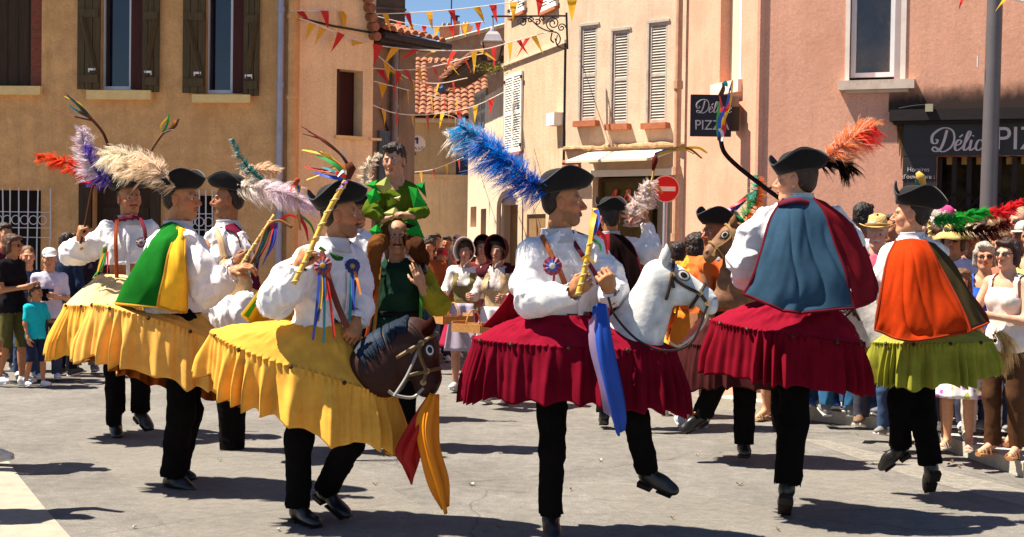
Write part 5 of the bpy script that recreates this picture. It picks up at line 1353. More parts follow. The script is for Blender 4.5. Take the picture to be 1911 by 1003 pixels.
    if reins:
        for pts, cc in reins: b = MB(); b.tube(cr(pts, 24), .007*s, 6, col=cc); b.build('rein', M_ribbon, o)
    return o

# ------------------------------------------------------------------ spectators
ARM = {'down': ((.235, -.01, 1.13), (.235, .07, .88)), 'phone': ((.235, .0, 1.12), (.10, .25, 1.16)), 'cross': ((.22, .06, 1.11), (-.04, .23, 1.15)),
       'hip': ((.36, -.06, 1.16), (.19, .06, 1.0)), 'up': ((.27, .08, 1.50), (.19, .17, 1.74)), 'face': ((.24, .12, 1.18), (.08, .19, 1.46)), 'fwd': ((.25, .08, 1.16), (.22, .34, 1.16)), 'back': ((.24, -.10, 1.14), (.12, -.16, .96))}
def person(px, d, h, yaw, label, z0=0.0, top=(.5, .5, .5), sleeve=.45, bottom='pants', bcol=(.05, .05, .07), hair=(.03, .015, .008), hs='short', skin=SKIN, arms=('down', 'down'), fem=False,
           glasses=False, shoes=(.5, .5, .5), hat=None, hyaw=None, hpitch=0, group='spectators watching the dance', q_=1.0, mous=None, smile=False, neckline=0, belly=0, lean=0, topm=None, botm=None, extra=None, sandal=False, child=False, feet=.0, curl=.5, cat='person', tanktop=False, far=False, roll=0):
    s = h/1.75; p0 = q(px, 700, d); o = V(p0[0], p0[1], z0)
    root = empty('person', o, label, cat, group)
    Fb = fr(yaw); P = lambda x, y, z: o+(Fb[0]*x+Fb[1]*(y+lean*max(0, z-.9))+Fb[2]*z)*s
    cm = 1.0
    J = {'pelvis': P(0, 0, .95), 'neck': P(0, -.01, 1.47), 'fwd': Fb[1]}
    for a, sg in (('L', -1), ('R', 1)):
        J['sh'+a] = P(sg*(.178 if not fem else .158), -.01, 1.41); el, wr = ARM[arms[0 if a == 'L' else 1]]
        k_ = 1 if not fem else .92
        J['el'+a] = P(sg*el[0]*k_, el[1], el[2]); J['wr'+a] = P(sg*wr[0]*k_, wr[1], wr[2])
        st = feet*(1 if a == 'L' else -1)
        J['hip'+a] = P(sg*.088, 0, .90); J['kn'+a] = P(sg*.10, .02+st*.5, .50); J['an'+a] = P(sg*.105, -.02+st, .10); J['to'+a] = P(sg*.13, .13+st, .045)
    Fh = fr(yaw if hyaw is None else hyaw, hpitch, roll); hk = 1.16 if child else 1.0
    J['head'] = P(0, .012, 1.635)+V(0, 0, .0 if not child else .02*s)
    hands = []
    if not far:
        for a, sg in (('L', -1), ('R', 1)):
            dd = nrm(J['wr'+a]-J['el'+a]); dn = arms[0 if a == 'L' else 1]
            n = nrm(P(0, .1, 1.2)-J['wr'+a]) if dn != 'down' else -Fb[0]*sg
            hands.append(dict(w=J['wr'+a], d=dd, n=n, side=sg*-1 if dn == 'down' else sg, curl=curl if dn != 'down' else .35))
    body_mesh(root, J, s, skin, dict(F=Fh, k=hk, hair=tuple(.7*x for x in hair), mous=mous, smile=smile), hands, res=.017 if not far else .022, hres=.0065, hdres=.0075*s if not far else .010, fem=fem, belly=belly, feet=sandal)
    hc = J['head']
    if hs and hs != 'bald': hair_mesh(root, hc, Fh, s*hk, hair, hs, seed=int(px) % 7)
    # top
    S = SD(); torso_prims(S, J, s, .012 if fem else .016, top, fem, belly); S.cap(J['pelvis']-Fb[0]*.06*s-V(0, 0, .04*s), J['pelvis']+Fb[0]*.06*s-V(0, 0, .04*s), .125*s, .125*s, .06*s, top)
    if sleeve > 0:
        for a in 'LR':
            sh, el, wr = J['sh'+a], J['el'+a], J['wr'+a]
            if sleeve <= 1: limb(S, [sh, sh+(el-sh)*min(sleeve*1.6, 1)], [.056*s, .056*s], .04*s, top)
            else: limb(S, [sh, el, el+(wr-el)*min(sleeve-1, .92)], [.062*s, .052*s, .042*s], .04*s, top)
    pel, nk = J['pelvis'], J['neck']
    up = nrm(nk-pel)
    def clipt(P_):
        a = (P_-nk)@up; r_ = np.linalg.norm((P_-nk)-np.outer(a, up), axis=1); ok = ~((a > -.01*s) & (r_ < .082*s))
        if neckline: ok &= ~((((P_-nk)@Fb[1]) > .02*s) & (a > -neckline*s) & (np.abs((P_-nk)@Fb[0]) < .085*s))
        if sleeve == 0: ok &= ~((np.abs((P_-nk)@Fb[0]) > .135*s) & (a > -.17*s))
        if not (bottom == 'dress'): ok &= ((P_-pel)@up) > -.10*s
        return ok
    dsp = folds(.007*s, 11, 7, int(px) % 11)
    garment(root, 'top' if bottom != 'dress' else 'bodice', S, .014 if not far else .02, .04, dsp, clipt, m=topm, col=top)
    # bottom
    if bottom in ('pants', 'shorts'):
        trousers(root, J, s*(1.0 if fem else 1.0), bcol, wide=.95, cut=None if bottom == 'pants' else .12, m=botm, name='trousers' if bottom == 'pants' else 'shorts')
    elif bottom in ('skirt', 'dress'):
        ln = .62 if bottom == 'skirt' else .52
        rows = []
        for t in np.linspace(0, 1, 14):
            z = 1.06-(ln)*t; ra = .15+.12*t; rows.append([P((ra*1.1)*math.sin(x)*(1+.06*t*math.sin(9*x+px)), ra*.85*math.cos(x)*(1+.06*t*math.sin(9*x+1)), z) for x in np.linspace(0, 6.2832, 72, endpoint=False)])
        b = MB(); b.grid(np.array(rows), col=bcol, closed=True); b.build('skirt', botm or M_cloth, root, smooth=True, thick=.004)
    if not far or True:
        for a in 'LR':
            if sandal:
                b = MB(); an, to = J['an'+a], J['to'+a]; dd = nrm(V(*(to-an)[:2], 0)); sd_ = V(-dd[1], dd[0], 0); c = V(*an[:2], z0+.022)+dd*.05*s
                b.tube([c-dd*.09*s, c, c+dd*.10*s, c+dd*.13*s], [.032*s, .034*s, .042*s, .03*s], 10, flat=(V(0, 0, 1), .5))
                for of, hh in ((.02, .065), (.07, .05), (.105, .04)):
                    b.tube([c+dd*of*s+sd_*(.042*math.cos(x))*s+V(0, 0, hh*math.sin(x)*s) for x in np.linspace(0, math.pi, 9)], .006*s, 5)
                b.build('sandal', shoes if not isinstance(shoes, tuple) else mat('sandal_%d%d%d' % tuple(int(9*x) for x in shoes), shoes, rough=.6), root)
            else:
                shoe(root, J['an'+a], V(*J['to'+a][:2], J['an'+a][2]-.03*s), s, m=mat('shoe_%d%d%d' % tuple(int(19*x) for x in shoes), shoes, rough=.6, var=.12), boot=False, heel=False)
    hP = Loc(hc, Fh, s*hk)
    if glasses:
        b = MB()
        for sg in (-1, 1): b.tube([hP(sg*.032, .098, .001), hP(sg*.034, .091, .001)], .022*s*hk, 14, flat=(Fh[2], .8)); b.tube([hP(sg*.055, .088, .006), hP(sg*.078, .0, .004)], .0035*s, 5)
        b.tube([hP(-.014, .098, .004), hP(.014, .098, .004)], .004*s, 5); b.build('sunglasses', M_lens, root)
    if hat: hat_plain(root, hP, *hat)
    if extra: extra(root, J, P, s, hP, Fb)
    return root, J, P, s, hP
def hat_plain(root, hP, kind, col, band=None):
    m = mat('hat_%s_%d%d%d' % (kind, *[int(9*x) for x in col]), col, rough=.85, var=.15, scale=40, bump=.5 if kind == 'straw' else .1, bscale=90)
    th = np.linspace(0, 6.2832, 48, endpoint=False); rows = []
    if kind == 'straw':
        for z, a in ((.165, .01), (.168, .05), (.160, .072), (.11, .082), (.072, .090)): rows.append([hP(a*.95*math.sin(x), a*1.12*math.cos(x)-.012, z-.012*math.cos(x)*(z > .15)) for x in th])
        for t in (.4, .8, 1.0): rows.append([hP((.088+.062*t)*math.sin(x), (.1+.07*t)*math.cos(x)-.012, .068-.008*t+.035*t*t*abs(math.sin(x))**2) for x in th])
    elif kind == 'cap':
        for z, a in ((.135, .005), (.130, .045), (.11, .072), (.08, .085), (.045, .089)): rows.append([hP(a*.95*math.sin(x), a*1.14*math.cos(x)-.012, z) for x in th])
    elif kind == 'beanie':
        for z, a in ((.155, .005), (.148, .045), (.12, .078), (.08, .088), (.045, .091)): rows.append([hP(a*.96*math.sin(x), a*1.12*math.cos(x)-.014, z) for x in th])
    elif kind == 'sun':
        for z, a in ((.140, .01), (.138, .05), (.12, .075), (.07, .088)): rows.append([hP(a*.98*math.sin(x), a*1.12*math.cos(x)-.012, z) for x in th])
        for t in (.3, .6, 1.0): rows.append([hP((.088+.075*t)*math.sin(x), (.1+.075*t)*math.cos(x)-.012, .065-.055*t*t+.006*math.sin(5*x)) for x in th])
    b = MB(); b.grid(np.array(rows), closed=True); o = b.build('hat', m, root, smooth=True, thick=.005)
    if kind == 'cap':
        b = MB(); P_ = np.array([[hP(x, .085+y*.085*(1-(x/.075)**2), .050-y*.012) for x in np.linspace(-.07, .07, 11)] for y in np.linspace(0, 1, 5)]); b.grid(P_); b.build('visor', m, o, smooth=True, thick=.004)
    if band is not None:
        b = MB(); b.tube([hP(.093*math.sin(x), .106*math.cos(x)-.012, .085) for x in np.linspace(0, 6.2832, 40)], .012, 6, col=band, cap=False); b.build('hat_band', M_cloth, o)
    return o
def bonnet(root, hP, Fh, col, stiff=True, lining=None, name='bonnet'):
    """deep hood framing the face"""
    rows = []
    for t in np.linspace(0, 1, 9):
        y = -.13+.235*t; k = [.25, .62, .86, .97, 1.0, 1.03, 1.06, 1.10, 1.14][int(round(t*8))]
        rows.append([hP(math.sin(a)*.108*k, y, .025+math.cos(a)*.128*k+(.012 if stiff and abs(a) < .9 else 0)) for a in np.linspace(-2.55, 2.55, 25)])
    b = MB(); b.grid(np.array(rows), col=col); o = b.build(name, M_cloth, root, smooth=not stiff, thick=.006)
    return o
def box_basket(p, F, s, label):
    r = empty('basket', p, label, 'basket'); m = mat('basket_wood', (.42, .19, .055), rough=.7, var=.25, scale=12, stretch=(1, 4, 4)); P = Loc(p, F, s)
    for (a, b_, h) in (((-.17, 0), (.02, .2), .09), ((.17, 0), (.02, .2), .09)):
        b = MB(); b.box(P(a[0], 0, .04), (.012*s, .22*s, .10*s), F); b.build('end_panel', m, r)
    for y in (-.11, .11): b = MB(); b.box(P(0, y, .03), (.33*s, .012*s, .08*s), F); b.build('side_panel', m, r)
    b = MB(); b.box(P(0, 0, -.006), (.33*s, .21*s, .010*s), F); b.build('base_panel', m, r)
    b = MB(); b.tube([P(0, -.11*math.cos(x), .05+.15*math.sin(x)) for x in np.linspace(0, math.pi, 15)], .008*s, 6); b.build('handle', m, r)
    return r
# ================================================================== DANCERS
WHT = (.74, .71, .72); CRIM = (.130, .003, .012); YEL = (.70, .35, .055); GREEN = (.008, .115, .012); ORA = (.58, .07, .012); LIME = (.24, .235, .03)
GOLD = (.62, .36, .03)
DG = 'hobby horse dancers in tricorn hats'
def dancer(label, d, s, J, hyaw, head, hat_c, hat_tilt=(0, 0), sleeves=None, hands=(), skin=SKIN, hs='crop', hair=(.02, .010, .006), fwd=None, shirt=WHT, grow=.03, sfold=.0105, waist_y=None, mous=None, boots=True, hpitch=0, stubble=None, hat_s=1.04, hroll=0, wide=1.0, collar=(.45, .45, .5), legs='LR', upc=1.0, hat_yaw=None, vest=None, k=1.0):
    Q = lambda x, y, dd=0: q(x, y, d+dd)
    JJ = {k: (Q(*v) if len(v) == 3 or len(v) == 2 else v) for k, v in J.items()}
    JJ['head'] = Q(*head); JJ['fwd'] = nrm(fwd)
    g0 = (JJ['anR']+JJ['anL'])/2 if 'anL' in JJ else JJ['anR']
    root = empty('person', V(JJ['pelvis'][0], JJ['pelvis'][1], 0), label, 'person', DG)
    F = fr(hyaw, hpitch, hroll)
    hnd = [dict(w=Q(*h['w']), d=Q(*h['to'])-Q(*h['w']), n=V(*h['n']), side=h.get('side', 1), curl=h.get('curl', 1.05), thumb=h.get('thumb', .9), k=h.get('k', 1.08)) for h in hands]
    body_mesh(root, JJ, s, skin, dict(F=F, hair=tuple(.6*x for x in hair), mous=mous, stubble=stubble, k=k), hnd, res=.013, lk=.72)
    hair_mesh(root, JJ['head'], F, s*k, hair, hs)
    S = SD(); torso_prims(S, JJ, s, grow, shirt, k=.07)
    for pts, rs in (sleeves or []): limb(S, [Q(*p) for p in pts], rs, .05, shirt)
    nk, pel = JJ['neck'], JJ['pelvis']; up = nrm(nk-pel)
    cuts = [(Q(*h['w']), nrm(Q(*h['to'])-Q(*h['w']))) for h in hands]
    def clip(P):
        a = (P-nk)@up; r_ = np.linalg.norm((P-nk)-np.outer(a, up), axis=1); ok = ~((a > .0) & (r_ < .085*s))
        if waist_y is not None: ok &= ((P-Q(*waist_y))@up > 0)
        for w_, t in cuts: ok &= ~((np.linalg.norm(P-w_, axis=1) < .12) & (((P-w_)@t) > .02))
        return ok
    def dsp(p, n): return folds(sfold*1.15, 10, 6, 2, fine=.12)(p, n)+.5*sfold*noise(p*5, 8)
    garment(root, 'shirt', S, .0095, .05, dsp, clip, col=shirt)
    for h in hands:
        w_, t_ = Q(*h['w']), nrm(Q(*h['to'])-Q(*h['w'])); u1 = nrm(np.cross(t_, V(.1, .2, 1))); u2 = np.cross(t_, u1); b = MB()
        b.grid(np.array([[w_+t_*(.045*t-.045)+(u1*math.cos(x)+u2*math.sin(x))*(.040+.010*t+.005*t*math.sin(8*x)) for x in np.linspace(0, 6.2832, 40, endpoint=False)] for t in np.linspace(0, 1, 5)]), col=shirt, closed=True); b.build('cuff', M_cloth, root, smooth=True, thick=.003)
    f_ = nrm(JJ['fwd']); l_ = nrm(np.cross(up, f_)); b = MB()
    b.tube(cr([nk-up*.03*s+f_*.095*s, nk-up*.14*s+f_*.150*s, nk-up*.28*s+f_*.168*s, nk-up*.40*s+f_*.160*s], 14), .016, 6, col=tuple(.9*x for x in shirt), flat=(f_, .25)); b.build('placket', M_cloth, root)
    b = MB(); c = nk+up*.035*s
    f0 = nrm(JJ['fwd']); l0 = np.cross(up, f0)
    b.grid(np.array([[c+up*zz+l0*math.cos(x)*rr+f0*math.sin(x)*rr*1.08 for x in np.linspace(0, 6.2832, 32, endpoint=False)] for zz, rr in ((-.050, .105*s), (-.012, .082*s), (.020, .072*s), (.028, .076*s))]), col=collar, closed=True)
    b.build('collar', M_cloth, root, smooth=True, thick=.004)
    S = SD(); J2 = dict(JJ)
    trousers(root, JJ, s, BLK, wide=wide, disp=folds(.006, 9, 7, 3), legs=legs)
    for a in legs: shoe(root, JJ['an'+a], JJ['to'+a], s, up=nrm(JJ['kn'+a]-JJ['an'+a]))
    hy = hyaw if hat_yaw is None else hat_yaw
    h = hat_tricorn(root, Q(*hat_c), fr(hy, hat_tilt[0], hat_tilt[1]), s*hat_s, up=upc, trim=mat('hat_braid', (.035, .032, .034), rough=.6))
    return root, JJ, Q, h
def stick(label, Q, pts, r0=.012, col=GOLD, col2=(.75, .6, .3), rib=(), n=26, spiral=True, head=None):
    o = Q(*pts[0]); r = empty('ribbon_stick', o, label, 'stick', 'ribboned dance sticks')
    S = cr([Q(*p) for p in pts], n); b = MB(); b.tube(S, r0, 8, col=col)
    b.build('shaft', M_cloth, r, smooth=True)
    if spiral:
        b = MB(); sp = []
        for i in range(n*4):
            t = i/(n*4-1)*(n-1); k = min(int(t), n-2); p = S[k]+(S[k+1]-S[k])*(t-k); tg = nrm(S[k+1]-S[k]); a_ = nrm(np.cross(tg, V(.1, 1, .2))); b_ = np.cross(tg, a_)
            sp.append(p+(a_*math.cos(i*.55)+b_*math.sin(i*.55))*r0*1.02)
        b.tube(sp, .0045, 4, col=col2); b.build('wound_ribbon', M_ribbon, r)
    if head is not None: b = MB(); b.tube([Q(*p) for p in head[0]], head[1], 8, col=head[2]); b.build('knob', M_cloth, r, smooth=True)
    ribbons(r, [([Q(*p) for p in P_], c, w) for P_, c, w in rib])
    return r
RED = (.60, .02, .02); BLU = (.02, .06, .38); GRN = (.02, .28, .05); YLW = (.75, .42, .03); WRB = (.7, .62, .6); PUR = (.14, .03, .25); TUR = (.02, .25, .30); BRN = (.08, .03, .015); ORG = (.70, .22, .03)

def horse_thing(label, p): return empty('hobby_horse', V(p[0], p[1], 0), label, 'hobby horse', 'hobby horse costumes')

# ---------------------------------------------------- crimson dancer, white horse
D = 7.6
r3, J3, Q3, hat3 = dancer('dancer with blue plume riding the crimson skirted white horse, one foot kicked forward', D, 1.08,
    dict(pelvis=(1058, 640), neck=(1040, 448), shR=(992, 474, -.08), shL=(1104, 466, .10), elR=(990, 566, -.16), wrR=(1062, 545, -.34), elL=(1150, 540, -.02), wrL=(1138, 545, -.24),
         hipR=(1030, 690, -.03), knR=(1030, 840, -.08), anR=(1028, 958, .0), toR=(1034, 1008, -.14), hipL=(1092, 690, .08), knL=(1186, 780, -.10), anL=(1207, 878, .02), toL=(1258, 917, -.03)),
    82, (1052, 378), (1047, 358), (10, 0), fwd=fr(28)[1], waist_y=(1050, 588),
    sleeves=[([(996, 480, -.08), (982, 530, -.13), (995, 562, -.17), (1030, 556, -.27), (1066, 550, -.34)], [.068, .080, .082, .068, .046]), ([(1100, 476, .10), (1132, 510, .02), (1142, 545, -.06), (1138, 552, -.22)], [.072, .088, .080, .05])],
    hands=[dict(w=(1068, 545, -.34), to=(1090, 528, -.40), n=(.3, .75, .2), side=-1, curl=1.1), dict(w=(1138, 545, -.24), to=(1130, 518, -.30), n=(-.3, .8, .2), side=1, curl=1.1)], stubble=(.05, .03, .02), sfold=.010, k=.97, wide=.84)
plume(hat3, [Q3(1022, 360, -.08), Q3(985, 338, -.10), Q3(938, 300, -.10), Q3(893, 262, -.08), Q3(852, 232, -.05)], .115, [(.0, .1, .5)], n=4200, seed=3, droop=.5, bw=.0032,
      colfn=lambda t, sd, g: (.55, .48, .62) if g.random() < (.10 if t < .7 else .3) else ((.008, .07, .42) if t < .35 and g.random() < .7 else ((.004, .20, .60) if t < .75 else (.005, .30, .55))))
plume(hat3, [Q3(900, 290, .0), Q3(870, 268, .0), Q3(832, 254, .0)], .085, [(.6, .55, .6), (.72, .62, .5)], n=420, seed=5, droop=.5)
straps(r3, [Q3(1012, 442, -.13), Q3(1026, 470, -.20), Q3(1044, 505, -.235), Q3(1060, 545, -.25)], .030, (.22, .07, .03), name='strap')
straps(r3, [Q3(1068, 448, -.06), Q3(1086, 475, -.14), Q3(1110, 510, -.10), Q3(1120, 540, -.1)], .026, (.12, .02, .03), name='strap')
rosette(r3, Q3(1031, 497, -.245), V(-.05, -1, .1), .050, ((.22, .02, .05), (.03, .06, .30), (.5, .5, .45)), tails=[([Q3(1031, 503, -.25), Q3(1034, 516, -.25), Q3(1032, 530, -.25)], (.25, .02, .04), .014)])
b = MB()
for y in (470, 492, 514): b.tube([Q3(1062+.1*y-46, y, -.245), Q3(1062+.1*y-46, y, -.252)], .008, 8, col=(.6, .58, .6))
b.build('shirt_buttons', M_cloth, r3)
cape(r3, [[Q3(1008, 440, -.02), Q3(1022, 430, .10), Q3(1060, 428, .14), Q3(1098, 440, .14)], [Q3(985, 485, .16), Q3(1020, 500, .22), Q3(1070, 500, .22), Q3(1120, 490, .20)], [Q3(945, 550, .16), Q3(990, 560, .27), Q3(1060, 560, .28), Q3(1120, 550, .22)], [Q3(900, 610, .10), Q3(960, 612, .26), Q3(1040, 610, .30), Q3(1110, 600, .26)]], col=(.22, .010, .022), nf=4, fold=.02)
hh = horse_thing('crimson skirted hobby horse with a white bridled head in the centre of the dance', J3['pelvis'])
C = Q3(1071, 640, 0)
skirt(hh, C, .545, .31, -7, -.035, Q3(1055, 586, .0), .33, .055, CRIM, nf=21, fold=0.046, seed=2, top=(.185, .005, .018), dropfn=lambda x: .325+.02*math.cos(x*2), bulge=0.012, wr=(.19, .17))
hd = lambda *a: Q3(*a)
horse_head(hh, hd(1180, 632, -.12), hd(1216, 562, -.12), hd(1238, 504, -.12), hd(1332, 562, -.14), V(.05, -1, .25), (.56, .56, .55), ears=V(.0, 0, .115), s=1.03, neckr=(.150, .085), eyer=.027, halo=(.12, .11, .11), spots=(.40, .44, .48),
           reins=[([hd(1320, 572, -.2), hd(1290, 640, -.24), hd(1240, 655, -.26), hd(1190, 635, -.28), hd(1148, 590, -.30), hd(1135, 555, -.30)], (.03, .012, .01)), ([hd(1322, 575, -.08), hd(1310, 610, -.05), hd(1270, 645, -.1), hd(1250, 640, -.2)], (.62, .55, .42))])
stick('short gilt stick tied with ribbons held by the dancer with the blue plume', Q3, [(1078, 552, -.42), (1092, 500, -.40), (1104, 440, -.38), (1112, 390, -.36)], .014, col=(.65, .36, .06),
      rib=[([(1112, 392, -.38), (1116, 412, -.40), (1108, 440, -.42)], BLU, .028), ([(1110, 395, -.38), (1104, 425, -.42), (1101, 455, -.42)], YLW, .03), ([(1106, 430, -.38), (1126, 440, -.40), (1134, 475, -.42)], RED, .02), ([(1100, 455, -.38), (1112, 466, -.42), (1110, 490, -.42)], WRB, .022), ([(1102, 445, -.38), (1118, 456, -.4), (1122, 470, -.4)], GRN, .015), ([(1084, 486, -.40), (1095, 480, -.42), (1112, 492, -.42)], GOLD, .016)], spiral=True)
b = MB(); P_ = patch([[Q3(1106, 572, -.34), Q3(1122, 566, -.38), Q3(1135, 572, -.34)], [Q3(1104, 640, -.40), Q3(1124, 640, -.46), Q3(1146, 640, -.40)], [Q3(1118, 710, -.42), Q3(1137, 712, -.47), Q3(1160, 705, -.42)], [Q3(1138, 770, -.42), Q3(1154, 790, -.45), Q3(1171, 762, -.40)], [Q3(1150, 806, -.42), Q3(1158, 812, -.42), Q3(1166, 790, -.40)]], 14, 40)
N_g = gnormals(P_); P_ = P_+N_g*(.014*np.sin(np.linspace(0, 14, 14))[None, :]*np.linspace(.4, 1, 40)[:, None])[:, :, None]
b.grid(P_, col=(.02, .09, .48)); sc = tag(b.build('scarf', mat('blue_gauze', (.02, .09, .5), rough=.5, vcol=True, trans=.35), smooth=True, thick=.003, org=Q3(1122, 570, -.36)), 'long sheer blue scarf hanging from the hands of the dancer with the blue plume', 'scarf')
b = MB(); P_ = patch([[Q3(1098, 600, -.36), Q3(1112, 584, -.40)], [Q3(1100, 650, -.42), Q3(1120, 660, -.44)], [Q3(1118, 720, -.44), Q3(1136, 740, -.46)], [Q3(1126, 770, -.43), Q3(1150, 785, -.44)]], 8, 24); b.grid(P_, col=(.50, .34, .50)); b.build('pale_panel', mat('pale_gauze', (.5, .4, .5), vcol=True, alpha=.65, trans=.4), sc, smooth=True)

# ---------------------------------------------------- yellow dancer, brown horse
D = 7.9
r2, J2_, Q2, hat2 = dancer('moustached dancer with rosettes riding the brown horse, raising a gold stick', D, 1.08,
    dict(pelvis=(600, 640), neck=(622, 466), shR=(575, 490, -.14), shL=(662, 486, .14), elR=(520, 566, -.22), wrR=(556, 500, -.36), elL=(668, 560, .02), wrL=(664, 600, -.12),
         hipR=(572, 665, -.08), knR=(557, 820, -.06), anR=(556, 944, .02), toR=(592, 978, -.14), hipL=(630, 665, .08), knL=(652, 830, -.08), anL=(610, 912, .18), toL=(648, 962, .08)),
    84, (638, 402), (630, 384), (14, 0), fwd=fr(48)[1], waist_y=(600, 612),
    sleeves=[([(578, 496, -.14), (540, 520, -.20), (515, 560, -.24), (535, 545, -.30), (556, 512, -.36)], [.072, .088, .092, .072, .050]), ([(658, 492, .14), (668, 530, .06), (672, 570, .0), (668, 600, -.08)], [.072, .080, .075, .055])],
    hands=[dict(w=(556, 500, -.36), to=(570, 470, -.38), n=(.5, .5, -.1), side=1, curl=1.2), dict(w=(664, 598, -.12), to=(660, 618, -.16), n=(-.2, .6, .2), side=-1, curl=1.0)], mous=(.05, .02, .01), stubble=(.08, .04, .03), wide=.95, k=.97)
straps(r2, [Q2(600, 470, -.18), Q2(613, 520, -.24), Q2(630, 570, -.25), Q2(648, 612, -.26)], .034, (.16, .045, .03))
straps(r2, [Q2(652, 470, .0), Q2(664, 500, -.03), Q2(660, 540, -.1), Q2(656, 590, -.12)], .026, (.12, .03, .03))
rosette(r2, Q2(603, 496, -.25), V(-.1, -1, .1), .050, ((.35, .05, .03), (.04, .05, .22), (.5, .3, .05)), tails=[([Q2(600+a, 502, -.25), Q2(600+b_, 545, -.27), Q2(600+c_, y, -.28)], col, .018) for a, b_, c_, y, col in ((-4, -6, -16, 635, BLU), (-2, 0, -6, 600, YLW), (2, 6, 4, 640, TUR), (4, 14, 24, 630, RED), (0, 3, -12, 610, BLU), (4, 9, 10, 560, RED))])
rosette(r2, Q2(658, 497, -.10), V(.1, -1, .1), .042, ((.02, .04, .2), (.05, .03, .10), (.5, .35, .1)), tails=[([Q2(658, 503, -.1), Q2(655, 550, -.14), Q2(652, 610, -.16)], TUR, .018), ([Q2(661, 503, -.1), Q2(667, 525, -.14), Q2(673, 550, -.16)], ORG, .014), ([Q2(658, 503, -.1), Q2(659, 545, -.14), Q2(661, 580, -.16)], BLU, .014)])
# small two colour shoulder cape
cape(r2, [[Q2(605, 462, -.06), Q2(590, 456, .04), Q2(615, 452, .14), Q2(645, 470, .16)], [Q2(560, 474, -.02), Q2(558, 470, .12), Q2(600, 475, .24), Q2(655, 490, .22)], [Q2(500, 520, .04), Q2(510, 530, .20), Q2(560, 545, .30), Q2(640, 540, .26)], [Q2(452, 588, .05), Q2(478, 606, .16), Q2(520, 600, .28), Q2(600, 590, .3)]], col=(.03, .22, .02), split=[(.12, (.62, .33, .02))], trim=(.5, .35, .03), nf=3, fold=.012, name='cape')
b = MB(); b.tube(cr([Q2(596, 462, -.14), Q2(610, 474, -.13), Q2(632, 484, -.10), Q2(655, 486, -.02)], 14), [.010+.010*math.sin(i*.24) for i in range(14)], 7, col=(.03, .10, .02)); b.build('neck_tie', M_cloth, r2)
hh = horse_thing('yellow skirted hobby horse with a dark brown head and blue black mane', J2_['pelvis'])
skirt(hh, Q2(566, 674, 0), .515, .30, -4, -.33, Q2(597, 600, 0), .33, .06, YEL, nf=16, fold=0.054, seed=5, top=(.66, .33, .05), dropfn=lambda x: .33+.05*math.cos(x)*0-.10*max(0, -math.cos(x))**3, bulge=0.019, lin=(.32, .10, .012), roll=.0, hemj=.06)
horse_head(hh, Q2(704, 692, -.16), Q2(744, 648, -.16), Q2(788, 626, -.16), Q2(808, 718, -.18), V(.16, -1, .10), (.030, .007, .004), mane=(.003, .012, .030), ears=V(.03, 0, .075), s=1.28, bridle=(.16, .09, .035), neckr=(.125, .074), eyer=.020, ring=(.72, .72, .70),
           reins=[([Q2(790, 725, -.25), Q2(770, 742, -.28), Q2(738, 738, -.32), Q2(725, 730, -.33)], (.35, .33, .30)), ([Q2(782, 650, -.26), Q2(760, 700, -.3), Q2(735, 740, -.34)], (.3, .28, .27))])
stick('gold spiral stick with a dark hooked twig and bright ribbons raised over the moustached dancer', Q2, [(548, 530, -.46), (575, 476, -.42), (610, 400, -.36), (645, 338, -.32)], .015, col=(.70, .40, .08), rib=[
    ([(645, 335, -.32), (615, 330, -.34), (586, 322, -.30)], BLU, .024), ([(646, 335, -.32), (622, 320, -.34), (600, 312, -.32)], TUR, .018), ([(648, 330, -.32), (622, 305, -.32), (590, 290, -.28)], GRN, .024), ([(650, 325, -.32), (640, 320, -.36), (630, 330, -.36)], WRB, .02),
    ([(648, 332, -.32), (625, 322, -.34), (602, 318, -.28), (568, 312, -.25)], RED, .02), ([(650, 325, -.3), (610, 290, -.28), (592, 285, -.28), (564, 280, -.25)], YLW, .022), ([(646, 322, -.3), (630, 310, -.3), (604, 322, -.28), (572, 336, -.26)], YLW, .022),
    ([(654, 320, -.3), (628, 304, -.3), (612, 296, -.28)], ORG, .018), ([(650, 326, -.3), (645, 300, -.3), (636, 280, -.3)], WRB, .016), ([(648, 335, -.32), (640, 345, -.36), (632, 352, -.36)], PUR, .02)],
    head=([(650, 335, -.32), (655, 315, -.32), (650, 305, -.32)], [.012, .028, .020], (.10, .03, .015)))
b = MB()
for k_, (ex, ey) in enumerate(((570, 240), (565, 250), (562, 236), (575, 246))):
    b.tube(cr([Q2(652, 312, -.32), Q2(635, 288, -.32), Q2(600+k_*2, 262, -.30), Q2(ex, ey, -.28+.02*k_)], 18), [.009-.0004*i for i in range(18)], 6, col=(.07, .03, .015) if k_ % 2 else (.14, .03, .03))
tag(b.build('twig_bundle', M_cloth, org=Q2(652, 312, -.32)), 'dark bent twig bundle wound with ribbon on top of the gold spiral stick', 'twigs')
